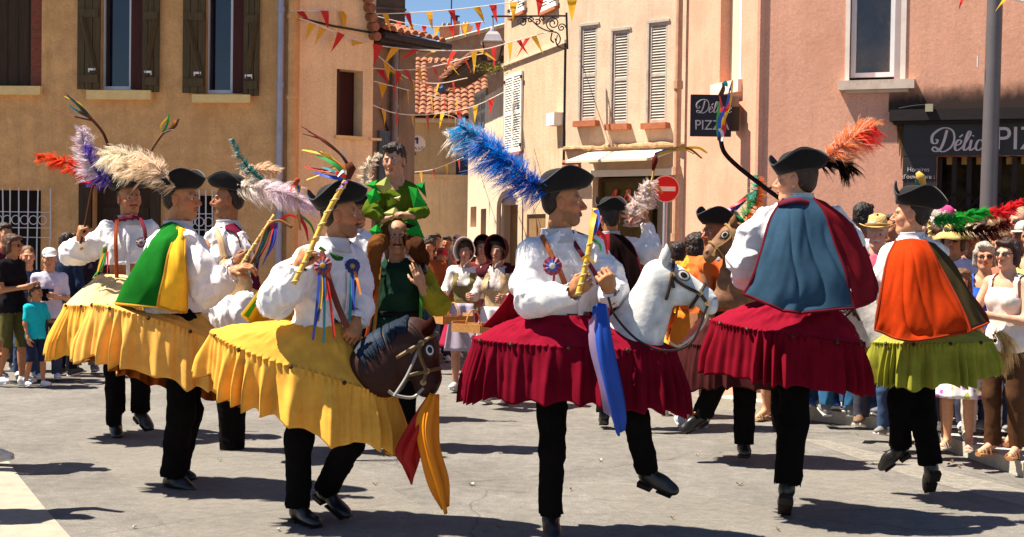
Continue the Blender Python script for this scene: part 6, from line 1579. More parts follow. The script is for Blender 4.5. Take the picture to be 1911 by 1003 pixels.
# fan of red and yellow cloth hanging from the brown horse
fl = empty('pennant_flag', Q2(812, 738, -.2), 'red and yellow silk flag hanging below the brown hobby horse muzzle', 'flag')
def silk(rows, col, name, nf=3, fold=.02):
    P = patch(rows, 18, 36); N_ = gnormals(P); P = P+N_*(fold*np.sin(np.linspace(0, nf*3.14, 18))[None, :]*np.linspace(.3, 1, 36)[:, None])[:, :, None]
    b = MB(); b.grid(P, col=col); b.build(name, mat('silk_'+name, col, rough=.5, vcol=True, trans=.45, spec=.4, var=.05), fl, smooth=True, thick=.002)
silk([[Q2(800, 735, -.20), Q2(806, 735, -.22), Q2(812, 737, -.2)], [Q2(770, 780, -.20), Q2(785, 790, -.24), Q2(800, 780, -.2)], [Q2(738, 840, -.2), Q2(760, 850, -.24), Q2(786, 835, -.2)], [Q2(752, 872, -.2), Q2(768, 880, -.22), Q2(783, 860, -.2)], [Q2(765, 900, -.2), Q2(767, 902, -.2), Q2(772, 892, -.2)]], (.50, .012, .010), 'red_panel')
silk([[Q2(802, 733, -.24), Q2(812, 736, -.27), Q2(820, 736, -.24)], [Q2(776, 785, -.24), Q2(800, 800, -.30), Q2(820, 790, -.24)], [Q2(784, 850, -.24), Q2(804, 850, -.30), Q2(822, 835, -.24)], [Q2(800, 910, -.24), Q2(820, 905, -.28), Q2(838, 895, -.24)], [Q2(824, 952, -.24), Q2(832, 958, -.25), Q2(839, 945, -.24)]], (.85, .34, .012), 'yellow_panel')

# ---------------------------------------------------- dancer in the green and yellow cape
D = 8.95
ra_, Ja, Qa, hata = dancer('dancer in profile wearing a green cape with yellow lining over a billowing white shirt', D, 1.10,
    dict(pelvis=(330, 605), neck=(331, 432), shR=(348, 450, -.19), shL=(328, 446, .17), elR=(378, 545, -.24), wrR=(424, 515, -.24), elL=(350, 540, .25), wrL=(400, 540, .2),
         hipR=(337, 625, -.09), knR=(338, 770, -.05), anR=(322, 888, .0), toR=(350, 912, -.04), hipL=(345, 625, .09), knL=(352, 770, .15), anL=(330, 876, .34), toL=(352, 892, .30)),
    78, (340, 372), (333, 356), (8, 0), fwd=fr(80)[1], waist_y=(330, 585),
    sleeves=[([(350, 456, -.19), (370, 500, -.26), (385, 545, -.27), (408, 532, -.26), (424, 516, -.24)], [.074, .092, .094, .080, .058]), ([(335, 450, .17), (360, 500, .24), (395, 535, .22)], [.07, .08, .05])],
    hands=[dict(w=(432, 508, -.24), to=(450, 500, -.26), n=(.1, .3, -.9), side=1, curl=.5)], wide=1.05, skin=SKIN)
b = MB()   # frilled cuff
rows = []
cc = Qa(424, 514, -.24); tg = nrm(Qa(440, 503, -.25)-Qa(424, 514, -.24)); a1 = nrm(np.cross(tg, V(0, 1, 0))); a2 = np.cross(tg, a1)
for t in np.linspace(0, 1, 6): rows.append([cc+tg*(.05*t-.02)+(a1*math.cos(x)+a2*math.sin(x))*(.052+.020*t+.012*t*math.sin(9*x)) for x in np.linspace(0, 6.2832, 60, endpoint=False)])
b.grid(np.array(rows), col=WHT, closed=True); b.build('cuff', M_cloth, ra_, smooth=True)
cape(ra_, [[Qa(345, 428, -.17), Qa(330, 418, -.14), Qa(310, 414, .0), Qa(318, 422, .12)], [Qa(338, 445, -.31), Qa(314, 436, -.29), Qa(290, 436, -.1), Qa(298, 440, .15)], [Qa(330, 468, -.37), Qa(300, 458, -.36), Qa(272, 464, -.2), Qa(282, 466, .15)],
           [Qa(328, 530, -.38), Qa(288, 522, -.38), Qa(240, 518, -.22), Qa(262, 510, .12)], [Qa(346, 582, -.32), Qa(290, 574, -.36), Qa(213, 565, -.20), Qa(235, 555, .10)]], col=GREEN, trim=(.42, .24, .03), nf=4, fold=.009, seed=4)
cape(ra_, [[Qa(346, 432, -.20), Qa(340, 426, -.215), Qa(332, 424, -.20)], [Qa(344, 475, -.38), Qa(332, 470, -.415), Qa(318, 466, -.39)], [Qa(350, 530, -.40), Qa(334, 528, -.44), Qa(306, 520, -.42)], [Qa(349, 584, -.33), Qa(325, 580, -.39), Qa(296, 570, -.395)]], col=(.78, .42, .03), trim=(.45, .22, .03), nf=3, fold=.012, name='cape_lining', seed=2)
plume(hata, [Qa(325, 352, -.1), Qa(290, 325, -.1), Qa(250, 312, -.08), Qa(215, 318, -.05)], .085, [(.66, .50, .36), (.72, .60, .46)], n=1900, seed=11, droop=.3)
plume(hata, [Qa(185, 292, .1), Qa(230, 288, .0), Qa(285, 305, -.1), Qa(322, 352, -.12)][::-1], .09, [(.74, .58, .44), (.74, .66, .52)], n=2200, seed=12, droop=.5)
hh = horse_thing('yellow skirted hobby horse worn by the dancer in the green cape', Ja['pelvis'])
skirt(hh, Qa(306, 616, 0), .45, .31, -3, -.30, Qa(322, 585, 0), .34, .075, (.70, .37, .08), nf=15, fold=0.057, seed=8, top=(.70, .38, .09), roll=-.32, lin=(.26, .065, .012), bulge=.015, hemj=.05)

# ---------------------------------------------------- moustached dancer behind
D = 11.2
rb, Jb, Qb, hatb = dancer('moustached dancer facing the camera under a purple and white plume, fist raised', D, 1.12,
    dict(pelvis=(243, 560), neck=(240, 418), shR=(200, 432, .0), shL=(280, 430, .02), elR=(140, 478, -.08), wrR=(152, 446, -.22), elL=(298, 490, -.05), wrL=(290, 530, -.15),
         hipR=(226, 575, 0), knR=(214, 690, -.05), anR=(216, 792, .0), toR=(219, 815, -.14), hipL=(258, 575, 0), knL=(262, 680, -.1), anL=(262, 765, .05), toL=(280, 800, -.05)),
    35, (242, 371), (240, 354), (6, 0), fwd=fr(12)[1], waist_y=(243, 495),
    sleeves=[([(204, 436, 0), (165, 462, -.05), (138, 474, -.10), (148, 455, -.2)], [.08, .10, .10, .055]), ([(276, 434, .02), (296, 470, 0), (294, 510, -.1)], [.08, .09, .06])],
    hands=[dict(w=(150, 448, -.22), to=(150, 426, -.26), n=(.7, .3, .1), side=1, curl=1.2)], mous=(.10, .04, .015), skin=SKIN, wide=.95)
straps(rb, [Qb(218, 412, -.12), Qb(216, 450, -.20), Qb(218, 520, -.22)], .034, (.30, .06, .02)); straps(rb, [Qb(262, 408, -.12), Qb(270, 430, -.19), Qb(272, 460, -.2)], .03, (.14, .02, .03))
rosette(rb, Qb(264, 453, -.2), V(0, -1, .1), .042, ((.10, .03, .06), (.4, .3, .2), (.05, .05, .3)))
b = MB(); b.tube(cr([Qb(214, 412, -.06), Qb(230, 408, -.13), Qb(248, 406, -.14), Qb(264, 406, -.08)], 12), [.02+.008*math.sin(i*2) for i in range(12)], 7, col=(.10, .015, .03)); b.build('neck_scarf', M_cloth, rb)
plume(hatb, [Qb(205, 345, -.05), Qb(180, 322, -.08), Qb(160, 285, -.08), Qb(152, 232, -.05)], .105, [(.1, .04, .4)], n=1500, seed=21, droop=.4, bw=.006, colfn=lambda t, sd, g: (.12, .06, .45) if (sd > 0 or t < .25) and g.random() < .8 and t < .75 else (.62, .52, .58))
plume(hatb, [Qb(185, 345, .1), Qb(150, 318, .1), Qb(110, 298, .12), Qb(66, 292, .14)], .075, [(.62, .04, .02), (.66, .10, .03)], n=1100, seed=22, droop=.4, bw=.006)
hh = horse_thing('cream and yellow skirted hobby horse of the dancer beside the barred window', Jb['pelvis'])
skirt(hh, Qb(212, 566, -.1), .36, .36, 10, .02, Qb(236, 512, 0), .40, .12, (.74, .38, .06), nf=14, fold=0.061, seed=13, top=(.66, .47, .24), bulge=.015, roll=.0, wr=(.2, .18))
stick('slim dark stick gripped in the raised fist beside the barred window', Qb, [(150, 455, -.28), (160, 415, -.26), (172, 352, -.24), (178, 345, -.24)], .010, col=BRN, spiral=False)
stick('crooked twig with a teal and brown tuft leaning over the purple plume', Qb, [(205, 282, .3), (192, 248, .3), (168, 220, .3), (148, 208, .3)], .012, col=(.09, .03, .015), spiral=False, rib=[([(170, 222, .3), (150, 200, .28), (125, 178, .26)], (.03, .05, .03), .03), ([(172, 222, .3), (148, 210, .3), (128, 196, .3)], TUR, .022), ([(175, 226, .3), (140, 218, .3), (96, 204, .3)], (.12, .02, .02), .014), ([(165, 216, .3), (150, 195, .3), (120, 180, .3)], GOLD, .014), ([(172, 222, .3), (155, 206, .3), (140, 190, .3)], BLU, .014)])
stick('twig tipped with a green and red ribbon tuft standing above the cream plumes', Qb, [(278, 295, .2), (286, 275, .2), (305, 248, .2)], .012, col=(.16, .08, .04), spiral=False, rib=[([(303, 250, .2), (312, 232, .2), (316, 212, .2)], GRN, .022), ([(304, 250, .2), (318, 240, .2), (328, 225, .2)], ORG, .022), ([(305, 248, .2), (325, 238, .2), (334, 222, .2)], BRN, .022), ([(304, 250, .2), (312, 245, .2), (324, 242, .2)], WRB, .014), ([(303, 249, .2), (300, 235, .2), (314, 218, .2)], YLW, .012)])
stick('green and yellow ribbon bunch with pale knob hanging at a dancer waist', Qb, [(196, 462, -.3), (192, 482, -.3), (186, 508, -.3)], .022, col=(.14, .20, .04), spiral=False, rib=[([(196, 470, -.32), (190, 495, -.34), (172, 520, -.34)], GRN, .02), ([(194, 470, -.32), (184, 500, -.34), (178, 528, -.34)], GOLD, .02), ([(200, 470, -.32), (201, 490, -.34), (199, 522, -.34)], RED, .02)], head=([(196, 464, -.3), (197, 458, -.3)], [.022, .016], (.35, .4, .35)))

# ---------------------------------------------------- dancer facing left with maroon cape
D = 10.5
rc, Jc, Qc, hatc = dancer('dancer facing left with a maroon cape and beige bag, holding out a straw coloured stick', D, 1.08,
    dict(pelvis=(432, 600), neck=(426, 428), shL=(404, 445, -.16), shR=(440, 444, .16), elL=(402, 522, -.22), wrL=(436, 494, -.34), elR=(430, 520, .2), wrR=(410, 540, .1),
         hipR=(438, 620, .08), knR=(440, 740, .05), anR=(436, 840, .1), toR=(420, 858, .1), hipL=(430, 620, -.06), knL=(425, 740, .02), anL=(430, 840, .05), toL=(415, 858, .0)),
    -78, (425, 374), (431, 355), (10, 0), fwd=fr(-70)[1], waist_y=(432, 560), sleeves=[([(404, 450, -.16), (394, 490, -.22), (402, 522, -.25), (428, 500, -.33)], [.08, .09, .08, .05])],
    hands=[dict(w=(440, 492, -.34), to=(458, 482, -.37), n=(0, .8, .3), side=-1, curl=1.2)], skin=SKT, stubble=(.05, .03, .02))
cape(rc, [[Qc(410, 425, -.1), Qc(432, 418, -.08), Qc(445, 420, .0), Qc(438, 428, .1)], [Qc(440, 440, -.22), Qc(452, 440, -.1), Qc(462, 445, .05), Qc(450, 450, .15)], [Qc(448, 480, -.22), Qc(466, 480, -.1), Qc(478, 485, .05), Qc(460, 490, .15)], [Qc(455, 530, -.2), Qc(475, 540, -.1), Qc(488, 545, .05), Qc(470, 540, .15)]], col=(.10, .008, .025), nf=4)
S = SD(); S.ell(Qc(438, 530, -.30), (.13, .09, .15), None, .03, (.45, .29, .15)); S.ell(Qc(425, 500, -.28), (.08, .07, .08), None, .04, (.45, .29, .15)); garment(rc, 'bag', S, .012, .03, folds(.012, 9, 6, 1), col=(.45, .29, .15))
straps(rc, [Qc(402, 430, -.18), Qc(412, 450, -.27), Qc(418, 480, -.30)], .05, (.50, .34, .20)); straps(rc, [Qc(385, 440, -.2), Qc(388, 465, -.27), Qc(382, 485, -.26)], .03, (.5, .2, .1))
plume(hatc, [Qc(440, 350, -.1), Qc(480, 352, -.15), Qc(530, 362, -.18), Qc(590, 388, -.2)], .10, [(.74, .66, .58), (.72, .62, .66), (.74, .60, .66)], n=2400, seed=31, droop=.35)
plume(hatc, [Qc(450, 345, .1), Qc(462, 325, .1), Qc(490, 318, .1), Qc(520, 322, .1)], .085, [(.72, .54, .38), (.72, .52, .36)], n=1300, seed=32, droop=.4)
plume(hatc, [Qc(518, 352, -.1), Qc(485, 335, -.12), Qc(455, 305, -.1), Qc(431, 256, -.08)], .05, [(.1, .3, .3)], n=1100, seed=33, droop=.3, colfn=lambda t, sd, g: (.72, .55, .68) if t < .25 else ((.008, .17, .16) if sd > 0 or g.random() < .6 else (.62, .6, .55)))
stick('straw coloured spiral stick held low by the dancer in the maroon cape', Qc, [(446, 502, -.42), (470, 465, -.38), (512, 402, -.32)], .013, col=(.60, .40, .14))
stick('hanging bunch of many coloured ribbons on a thin crook between two yellow dancers', Qc, [(456, 510, -.4), (480, 470, -.4), (498, 425, -.38), (520, 412, -.38), (545, 425, -.38)], .010, col=(.28, .12, .05), spiral=False, rib=[([(510, 418, -.38), (500, 450, -.4), (480, 490, -.4)], RED, .03), ([(512, 418, -.38), (508, 452, -.4), (490, 495, -.4)], BLU, .03), ([(505, 420, -.38), (495, 455, -.4), (462, 505, -.4)], BRN, .03), ([(515, 416, -.38), (512, 450, -.4), (498, 480, -.4)], PUR, .03), ([(500, 425, -.38), (485, 470, -.4), (465, 515, -.4)], GRN, .025), ([(488, 450, -.4), (478, 480, -.4), (474, 510, -.4)], TUR, .03), ([(490, 450, -.4), (484, 480, -.4), (478, 518, -.4)], BLU, .02), ([(520, 412, -.38), (540, 402, -.38), (556, 408, -.38)], RED, .02)])
stick('small doll headed stick with red and blue ribbons behind the white plume', Qc, [(560, 430, -.2), (556, 380, -.2), (552, 345, -.2)], .010, col=(.5, .3, .1), spiral=False, rib=[([(553, 345, -.2), (546, 350, -.2), (540, 358, -.2)], RED, .03), ([(554, 345, -.2), (556, 358, -.2), (552, 370, -.2)], BLU, .03), ([(553, 345, -.2), (560, 350, -.2), (558, 362, -.2)], GOLD, .02), ([(556, 400, -.2), (570, 425, -.2), (575, 450, -.2)], RED, .03), ([(558, 400, -.2), (580, 420, -.2), (590, 448, -.2)], GRN, .02)], head=([(551, 345, -.2), (554, 337, -.2), (558, 334, -.2)], [.016, .022, .014], (.30, .06, .03)))
S = SD(); S.ell(Qc(430, 592, -.5), (.14, .16, .14), None, .03, WHT); S.ell(Qc(458, 560, -.5), (.07, .1, .07), None, .05, WHT); ob = garment(rc, 'white_bundle', S, .012, .03, folds(.022, 16, 5, 9), col=WHT)

# ---------------------------------------------------- crimson dancer from behind, blue cape
D = 8.2
rd, Jd, Qd, hatd = dancer('dancer seen from behind in blue cape with red lining and orange plume', D, 1.10,
    dict(pelvis=(1492, 600), neck=(1492, 382), shL=(1436, 408, -.02), shR=(1552, 410, .06), elL=(1398, 470, -.05), wrL=(1392, 530, .15), elR=(1600, 480, .05), wrR=(1600, 540, .15),
         hipR=(1484, 640, 0), knR=(1480, 790, .02), anR=(1469, 905, -.02), toR=(1464, 955, .14), hipL=(1460, 640, 0), knL=(1462, 700, .42), anL=(1466, 800, .55), toL=(1462, 850, .66)),
    -112, (1484, 338), (1490, 322), (10, 0), fwd=fr(-160)[1], waist_y=(1490, 575),
    sleeves=[([(1442, 412, -.04), (1408, 440, -.06), (1390, 485, -.04), (1390, 520, .05)], [.070, .088, .092, .065]), ([(1548, 412, .06), (1585, 450, .1)], [.07, .09])], hair=(.05, .02, .01), wide=1.05, skin=SKL, collar=(.6, .55, .5), hat_yaw=62)
cape(rd, [[Qd(1462, 372, -.12), Qd(1490, 366, -.16), Qd(1518, 370, -.14)], [Qd(1438, 410, -.20), Qd(1488, 402, -.26), Qd(1540, 405, -.2)], [Qd(1420, 470, -.28), Qd(1486, 466, -.34), Qd(1556, 460, -.26)],
          [Qd(1402, 520, -.32), Qd(1490, 530, -.40), Qd(1580, 520, -.32)], [Qd(1386, 548, -.32), Qd(1480, 580, -.44), Qd(1592, 576, -.34)]], nu=70, nv=50, col=(.027, .060, .100), trim=(.10, .008, .014), nf=5, fold=.017, seed=3)
cape(rd, [[Qd(1518, 370, -.12), Qd(1540, 378, -.06), Qd(1552, 390, .0)], [Qd(1540, 405, -.18), Qd(1575, 410, -.08), Qd(1596, 425, .05)], [Qd(1556, 460, -.24), Qd(1600, 465, -.1), Qd(1622, 485, .05)], [Qd(1582, 520, -.30), Qd(1615, 520, -.14), Qd(1634, 525, .0)], [Qd(1594, 575, -.32), Qd(1622, 565, -.16), Qd(1638, 550, .0)]], col=(.16, .008, .014), nf=3, fold=.015, name='cape_lining', trim=(.2, .012, .02))
b = MB(); rows = [[Qd(1452+64*t, 378-8*math.sin(t*3.14)+k_*9, -.15-.06*math.sin(t*3.14)-k_*.02) for t in np.linspace(0, 1, 20)] for k_ in (0, .5, 1)]; b.grid(np.array(rows), col=(.10, .015, .03)); b.build('cape_collar', M_cloth, rd, smooth=True, thick=.012)
plume(hatd, [Qd(1535, 315, .0), Qd(1555, 300, .0), Qd(1575, 305, 0), Qd(1590, 322, 0)], .075, [(.012, .008, .008)], n=1400, seed=41, droop=.5)
plume(hatd, [Qd(1545, 295, -.02), Qd(1575, 270, -.02), Qd(1605, 248, -.02), Qd(1636, 238, -.02)], .105, [(.70, .22, .07)], n=2000, seed=42, droop=.45, colfn=lambda t, sd, g: ((.72, .07, .05) if t > .5 and sd > 0 else ((.76, .56, .44) if g.random() < .28 else (.72, .22, .07))))
hh = horse_thing('crimson skirted hobby horse worn under the blue cape', Jd['pelvis'])
skirt(hh, Qd(1468, 618, .05), .435, .36, -6, -.14, Qd(1490, 560, .0), .30, .05, (.150, .004, .012), nf=15, fold=0.049, seed=17, top=(.20, .006, .019), bulge=.015)
stick('black crooked stick with knotted bright ribbons held high before the projecting sign', Qd, [(1462, 376, .25), (1420, 345, .25), (1378, 312, .25), (1352, 285, .25), (1344, 258, .25)], .014, col=(.015, .010, .010), spiral=False, rib=[
    ([(1344, 262, .25), (1340, 230, .24), (1343, 190, .24)], GRN, .034), ([(1345, 262, .25), (1352, 235, .23), (1348, 205, .23), (1342, 175, .23)], RED, .03), ([(1345, 260, .25), (1350, 225, .22), (1362, 195, .22), (1368, 150, .22)], YLW, .026), ([(1344, 260, .25), (1343, 225, .21), (1356, 200, .21), (1362, 165, .21)], BLU, .026),
    ([(1344, 205, .22), (1356, 204, .2), (1362, 192, .2)], RED, .026), ([(1344, 180, .23), (1350, 165, .23), (1349, 155, .23)], BRN, .03), ([(1352, 160, .23), (1356, 152, .23)], TUR, .04), ([(1364, 170, .23), (1367, 150, .23)], PUR, .022), ([(1342, 240, .22), (1348, 250, .22), (1347, 264, .22)], WRB, .02)])

# ---------------------------------------------------- dancer with the brown horse behind
D = 10.3
re_, Je, Qe, hate = dancer('dancer half hidden behind the brown horse head, bells on his raised ankle', D, 1.08,
    dict(pelvis=(1362, 600), neck=(1348, 486), shL=(1320, 500, -.1), shR=(1385, 500, .1), elL=(1318, 560, -.1), wrL=(1330, 600, -.1), elR=(1390, 560, .1), wrR=(1390, 600, .1),
         hipR=(1388, 615, .05), knR=(1390, 730, 0), anR=(1388, 828, .0), toR=(1391, 846, -.12), hipL=(1362, 615, -.02), knL=(1346, 695, -.18), anL=(1312, 772, -.02), toL=(1278, 800, -.05)),
    -60, (1336, 436), (1338, 420), (6, 0), fwd=fr(-50)[1], waist_y=(1362, 580), shirt=(.5, .12, .03), skin=SKT, wide=1.0)
b = MB(); c = Qe(1310, 768, -.02)
b.tube([c+V(.055*math.cos(x), .055*math.sin(x), .012*math.cos(x)) for x in np.linspace(0, 6.2832, 24)], .012, 6, col=(.45, .22, .05), cap=False)
b.build('ankle_strap', M_cloth, re_)
for k_ in range(5):
    x = k_*1.26; p = c+V(.07*math.cos(x), .07*math.sin(x), -.01); b = MB(); b.tube([p+V(0, 0, .016), p+V(0, 0, .006), p-V(0, 0, .008), p-V(0, 0, .016)], [.004, .015, .015, .004], 8); b.build('bell', mat('old_bell', (.10, .05, .02), rough=.35, metal=.7), re_)
plume(hate, [Qe(1370, 420, -.05), Qe(1395, 400, -.05), Qe(1412, 370, -.05), Qe(1414, 325, -.05)], .085, [(.02, .38, .12)], n=1100, seed=51, colfn=lambda t, sd, g: (.72, .22, .05) if sd > 0 and t > .2 else ((.02, .36, .10) if t < .6 else (.10, .40, .30)))
hh = horse_thing('hobby horse with mottled brown head and tan bridle behind the blue caped dancer', Je['pelvis'])
skirt(hh, Qe(1375, 640, .05), .40, .30, 5, 0, Qe(1365, 585, 0), .32, .04, (.05, .012, .012), nf=12, seed=19, tasa=False)
horse_head(hh, Qe(1362, 556, -.25), Qe(1378, 470, -.25), Qe(1368, 430, -.25), Qe(1318, 474, -.28), V(-.1, -1, .15), (.20, .095, .045), ears=V(.01, 0, .10), s=.95, bridle=(.34, .20, .07), neckr=(.12, .09), spots=(.10, .04, .02))
stick('thin ribboned twig slanting down toward the brown horse head', Qe, [(1330, 425, .1), (1360, 400, .1), (1395, 365, .1), (1440, 350, .1)], .010, col=(.1, .05, .02), spiral=False, rib=[([(1395, 368, .1), (1370, 385, .08), (1345, 402, .08)], PUR, .03), ([(1398, 366, .1), (1372, 392, .08), (1350, 410, .08)], BLU, .025), ([(1400, 362, .1), (1380, 378, .08), (1362, 388, .08)], RED, .025), ([(1390, 370, .1), (1365, 398, .08), (1340, 410, .08)], YLW, .02)])

# ---------------------------------------------------- lime dancer, orange cape
D = 8.87
rf_, Jf, Qf, hatf = dancer('dancer seen from behind in orange cape with green and red plume', D, 1.03,
    dict(pelvis=(1712, 610), neck=(1702, 452), shL=(1660, 478, -.02), shR=(1748, 476, .05), elL=(1648, 530, .0), wrL=(1650, 580, .15), elR=(1775, 530, .1), wrR=(1790, 580, .2),
         hipR=(1716, 650, .04), knR=(1722, 775, .0), anR=(1737, 868, -.02), toR=(1733, 912, .07), hipL=(1688, 650, -.02), knL=(1681, 745, .02), anL=(1680, 832, .16), toL=(1652, 868, .22)),
    -108, (1699, 402), (1708, 385), (-8, 0), fwd=fr(-160)[1], waist_y=(1712, 590), sleeves=[([(1664, 482, -.04), (1648, 520, -.02), (1645, 560, .05)], [.07, .08, .075])], hair=(.012, .007, .005), wide=1.0, skin=SKL, collar=(.55, .55, .6), hat_s=1.12, upc=1.15, hat_yaw=68)
cape(rf_, [[Qf(1672, 450, -.10), Qf(1700, 446, -.14), Qf(1728, 450, -.12)], [Qf(1656, 485, -.20), Qf(1704, 480, -.26), Qf(1745, 485, -.2)], [Qf(1644, 545, -.28), Qf(1704, 550, -.34), Qf(1775, 545, -.26)], [Qf(1636, 590, -.32), Qf(1705, 602, -.38), Qf(1800, 592, -.32)], [Qf(1633, 616, -.32), Qf(1700, 636, -.40), Qf(1812, 618, -.34)]], nu=70, nv=50, col=(.42, .035, .005), trim=(.25, .03, .01), nf=6, fold=.016, seed=5)
cape(rf_, [[Qf(1728, 450, -.12), Qf(1745, 456, -.04), Qf(1752, 464, .0)], [Qf(1747, 488, -.18), Qf(1775, 490, -.06), Qf(1782, 500, .05)], [Qf(1776, 545, -.25), Qf(1800, 540, -.1), Qf(1812, 550, .0)], [Qf(1812, 617, -.34), Qf(1834, 608, -.18), Qf(1848, 600, -.02)]], col=(.05, .035, .015), nf=3, fold=.015, name='cape_lining', trim=(.30, .03, .01))
plume(hatf, [Qf(1742, 412, .0), Qf(1765, 410, -.03), Qf(1800, 404, -.04), Qf(1850, 392, -.02)], .058, [(.02, .36, .05)], n=1500, seed=61, droop=.4)
plume(hatf, [Qf(1775, 424, .0), Qf(1810, 428, .0), Qf(1850, 428, .0), Qf(1885, 415, .02)], .06, [(.03, .012, .01), (.10, .012, .01)], n=1300, seed=62, droop=.35)
plume(hatf, [Qf(1790, 410, .02), Qf(1840, 402, .03), Qf(1880, 392, .04), Qf(1908, 375, .05)], .055, [(.45, .015, .015), (.66, .03, .04)], n=1300, seed=63, droop=.3)
hh = horse_thing('lime green skirted hobby horse with white neck and blond tail at the kerb', Jf['pelvis'])
skirt(hh, Qf(1732, 634, .0), .385, .30, 8, .03, Qf(1714, 590, 0), .30, .045, LIME, nf=17, fold=0.046, seed=23, top=(.30, .29, .06), dropfn=lambda x: .27-.10*max(0, math.cos(x))**2, bulge=.015)
horse_head(hh, Qf(1650, 630, -.05), Qf(1612, 585, -.02), Qf(1596, 560, 0), Qf(1545, 610, .05), V(-.1, -1, .2), (.58, .57, .56), ears=V(0, 0, .1), s=.9, neckr=(.13, .08))
tl = plume(hh, [Qf(1852, 625, .0), Qf(1872, 622, .0), Qf(1882, 650, .0), Qf(1868, 690, 0)], .06, [(.55, .40, .16), (.62, .46, .22)], n=900, seed=64, name='tail', droop=1.0)
stick('gold spiral stick with a bulbous gilt end standing behind the orange cape', Qf, [(1738, 460, .2), (1734, 420, .2), (1730, 370, .2)], .011, col=(.70, .45, .14), rib=[([(1730, 372, .2), (1722, 350, .18), (1716, 328, .18)], ORG, .035), ([(1728, 365, .2), (1718, 350, .2), (1714, 340, .2)], BLU, .03), ([(1732, 375, .2), (1738, 368, .2), (1742, 360, .2)], RED, .03), ([(1726, 360, .2), (1712, 345, .2), (1708, 330, .2)], GRN, .02)], head=([(1724, 345, .18), (1718, 330, .18), (1712, 322, .18)], [.018, .028, .014], (.62, .36, .08)))

# ---------------------------------------------------- dancer from behind, arm raised
D = 12.0
rg, Jg, Qg, hatg = dancer('dancer seen from behind in black and red cape raising one white sleeve', D, 1.03,
    dict(pelvis=(1145, 580), neck=(1140, 446), shL=(1108, 458, 0), shR=(1176, 458, 0), elL=(1095, 510, -.05), wrL=(1100, 550, .1), elR=(1218, 470, -.05), wrR=(1206, 418, -.02),
         hipR=(1160, 600, 0), knR=(1160, 690, 0), anR=(1158, 782, 0), toR=(1154, 800, .12), hipL=(1132, 600, 0), knL=(1130, 690, 0), anL=(1128, 770, -.02), toL=(1126, 788, .1)),
    190, (1138, 408), (1138, 394), (4, 0), fwd=fr(175)[1], waist_y=(1145, 560), sleeves=[([(1178, 460, 0), (1205, 472, -.03), (1216, 462, -.04), (1208, 425, -.02)], [.075, .085, .085, .05])],
    hands=[dict(w=(1206, 418, -.02), to=(1204, 400, -.03), n=(-.6, .2, .1), side=1, curl=1.1)], wide=1.0)
cape(rg, [[Qg(1118, 440, -.08), Qg(1140, 436, -.12), Qg(1162, 440, -.08)], [Qg(1102, 465, -.14), Qg(1142, 462, -.2), Qg(1184, 466, -.12)], [Qg(1094, 520, -.2), Qg(1144, 525, -.26), Qg(1198, 520, -.18)], [Qg(1088, 590, -.22), Qg(1144, 596, -.3), Qg(1205, 590, -.2)]], col=(.015, .006, .006), split=[(0, (.16, .01, .014)), (.45, (.012, .005, .005))], nf=5, fold=.02, trim=(.10, .01, .015))
plume(hatg, [Qg(1175, 425, -.1), Qg(1182, 395, -.1), Qg(1200, 365, -.1), Qg(1215, 335, -.1)], .10, [(.7, .6, .55)], n=1500, seed=71, droop=.5, bw=.006, colfn=lambda t, sd, g: (.70, .25, .10) if t < .25 and g.random() < .35 else (.72, .62, .58))
plume(hatg, [Qg(1185, 400, -.05), Qg(1205, 375, -.05), Qg(1222, 350, -.05)], .075, [(.7, .58, .56)], n=600, seed=72, droop=.5, bw=.006)
stick('thin bent twig with dark red knot and gold ribbons pointing right before the pink wall', Qg, [(1208, 400, -.1), (1214, 350, -.1), (1219, 325, -.1), (1222, 292, -.1)], .010, col=(.5, .28, .08), spiral=False, rib=[([(1222, 290, -.1), (1260, 280, -.1), (1300, 276, -.1), (1320, 286, -.1)], GOLD, .028), ([(1222, 290, -.1), (1250, 278, -.1), (1285, 278, -.1), (1310, 296, -.1)], (.2, .15, .03), .024), ([(1222, 288, -.1), (1240, 282, -.1), (1262, 280, -.1)], BLU, .024), ([(1225, 290, -.1), (1265, 276, -.1), (1296, 288, -.1)], YLW, .014), ([(1224, 345, -.1), (1230, 352, -.1), (1236, 362, -.1)], ORG, .03)], head=([(1219, 318, -.1), (1222, 300, -.1), (1224, 290, -.1)], [.012, .026, .014], (.10, .015, .012)))

# ---------------------------------------------------- dancer hidden behind the gold stick (white shirt and white plume)
D = 12.4
ri, Ji, Qi, hati = dancer('dancer mostly hidden behind the moustached dancer, white sleeve and curled white plume showing', D, 1.04,
    dict(pelvis=(668, 575), neck=(664, 440), shL=(690, 450, 0), shR=(640, 452, 0), elL=(700, 490, -.05), wrL=(692, 530, -.1), elR=(630, 500, 0), wrR=(640, 530, -.1),
         hipR=(655, 590, 0), knR=(655, 690, 0), anR=(655, 770, 0), toR=(660, 785, -.1), hipL=(680, 590, 0), knL=(680, 690, 0), anL=(680, 770, 0), toL=(684, 785, -.1)),
    60, (664, 398), (662, 384), (4, 0), fwd=fr(60)[1], waist_y=(668, 560), sleeves=[([(688, 454, 0), (690, 480, -.02), (686, 510, -.1)], [.10, .11, .06]), ([(640, 456, 0), (632, 500, 0)], [.1, .08])])
plume(hati, [Qi(678, 385, -.05), Qi(680, 345, -.05), Qi(684, 310, -.05), Qi(708, 286, -.05)], .07, [(.70, .62, .50)], n=900, seed=81, droop=.4, bw=.006)

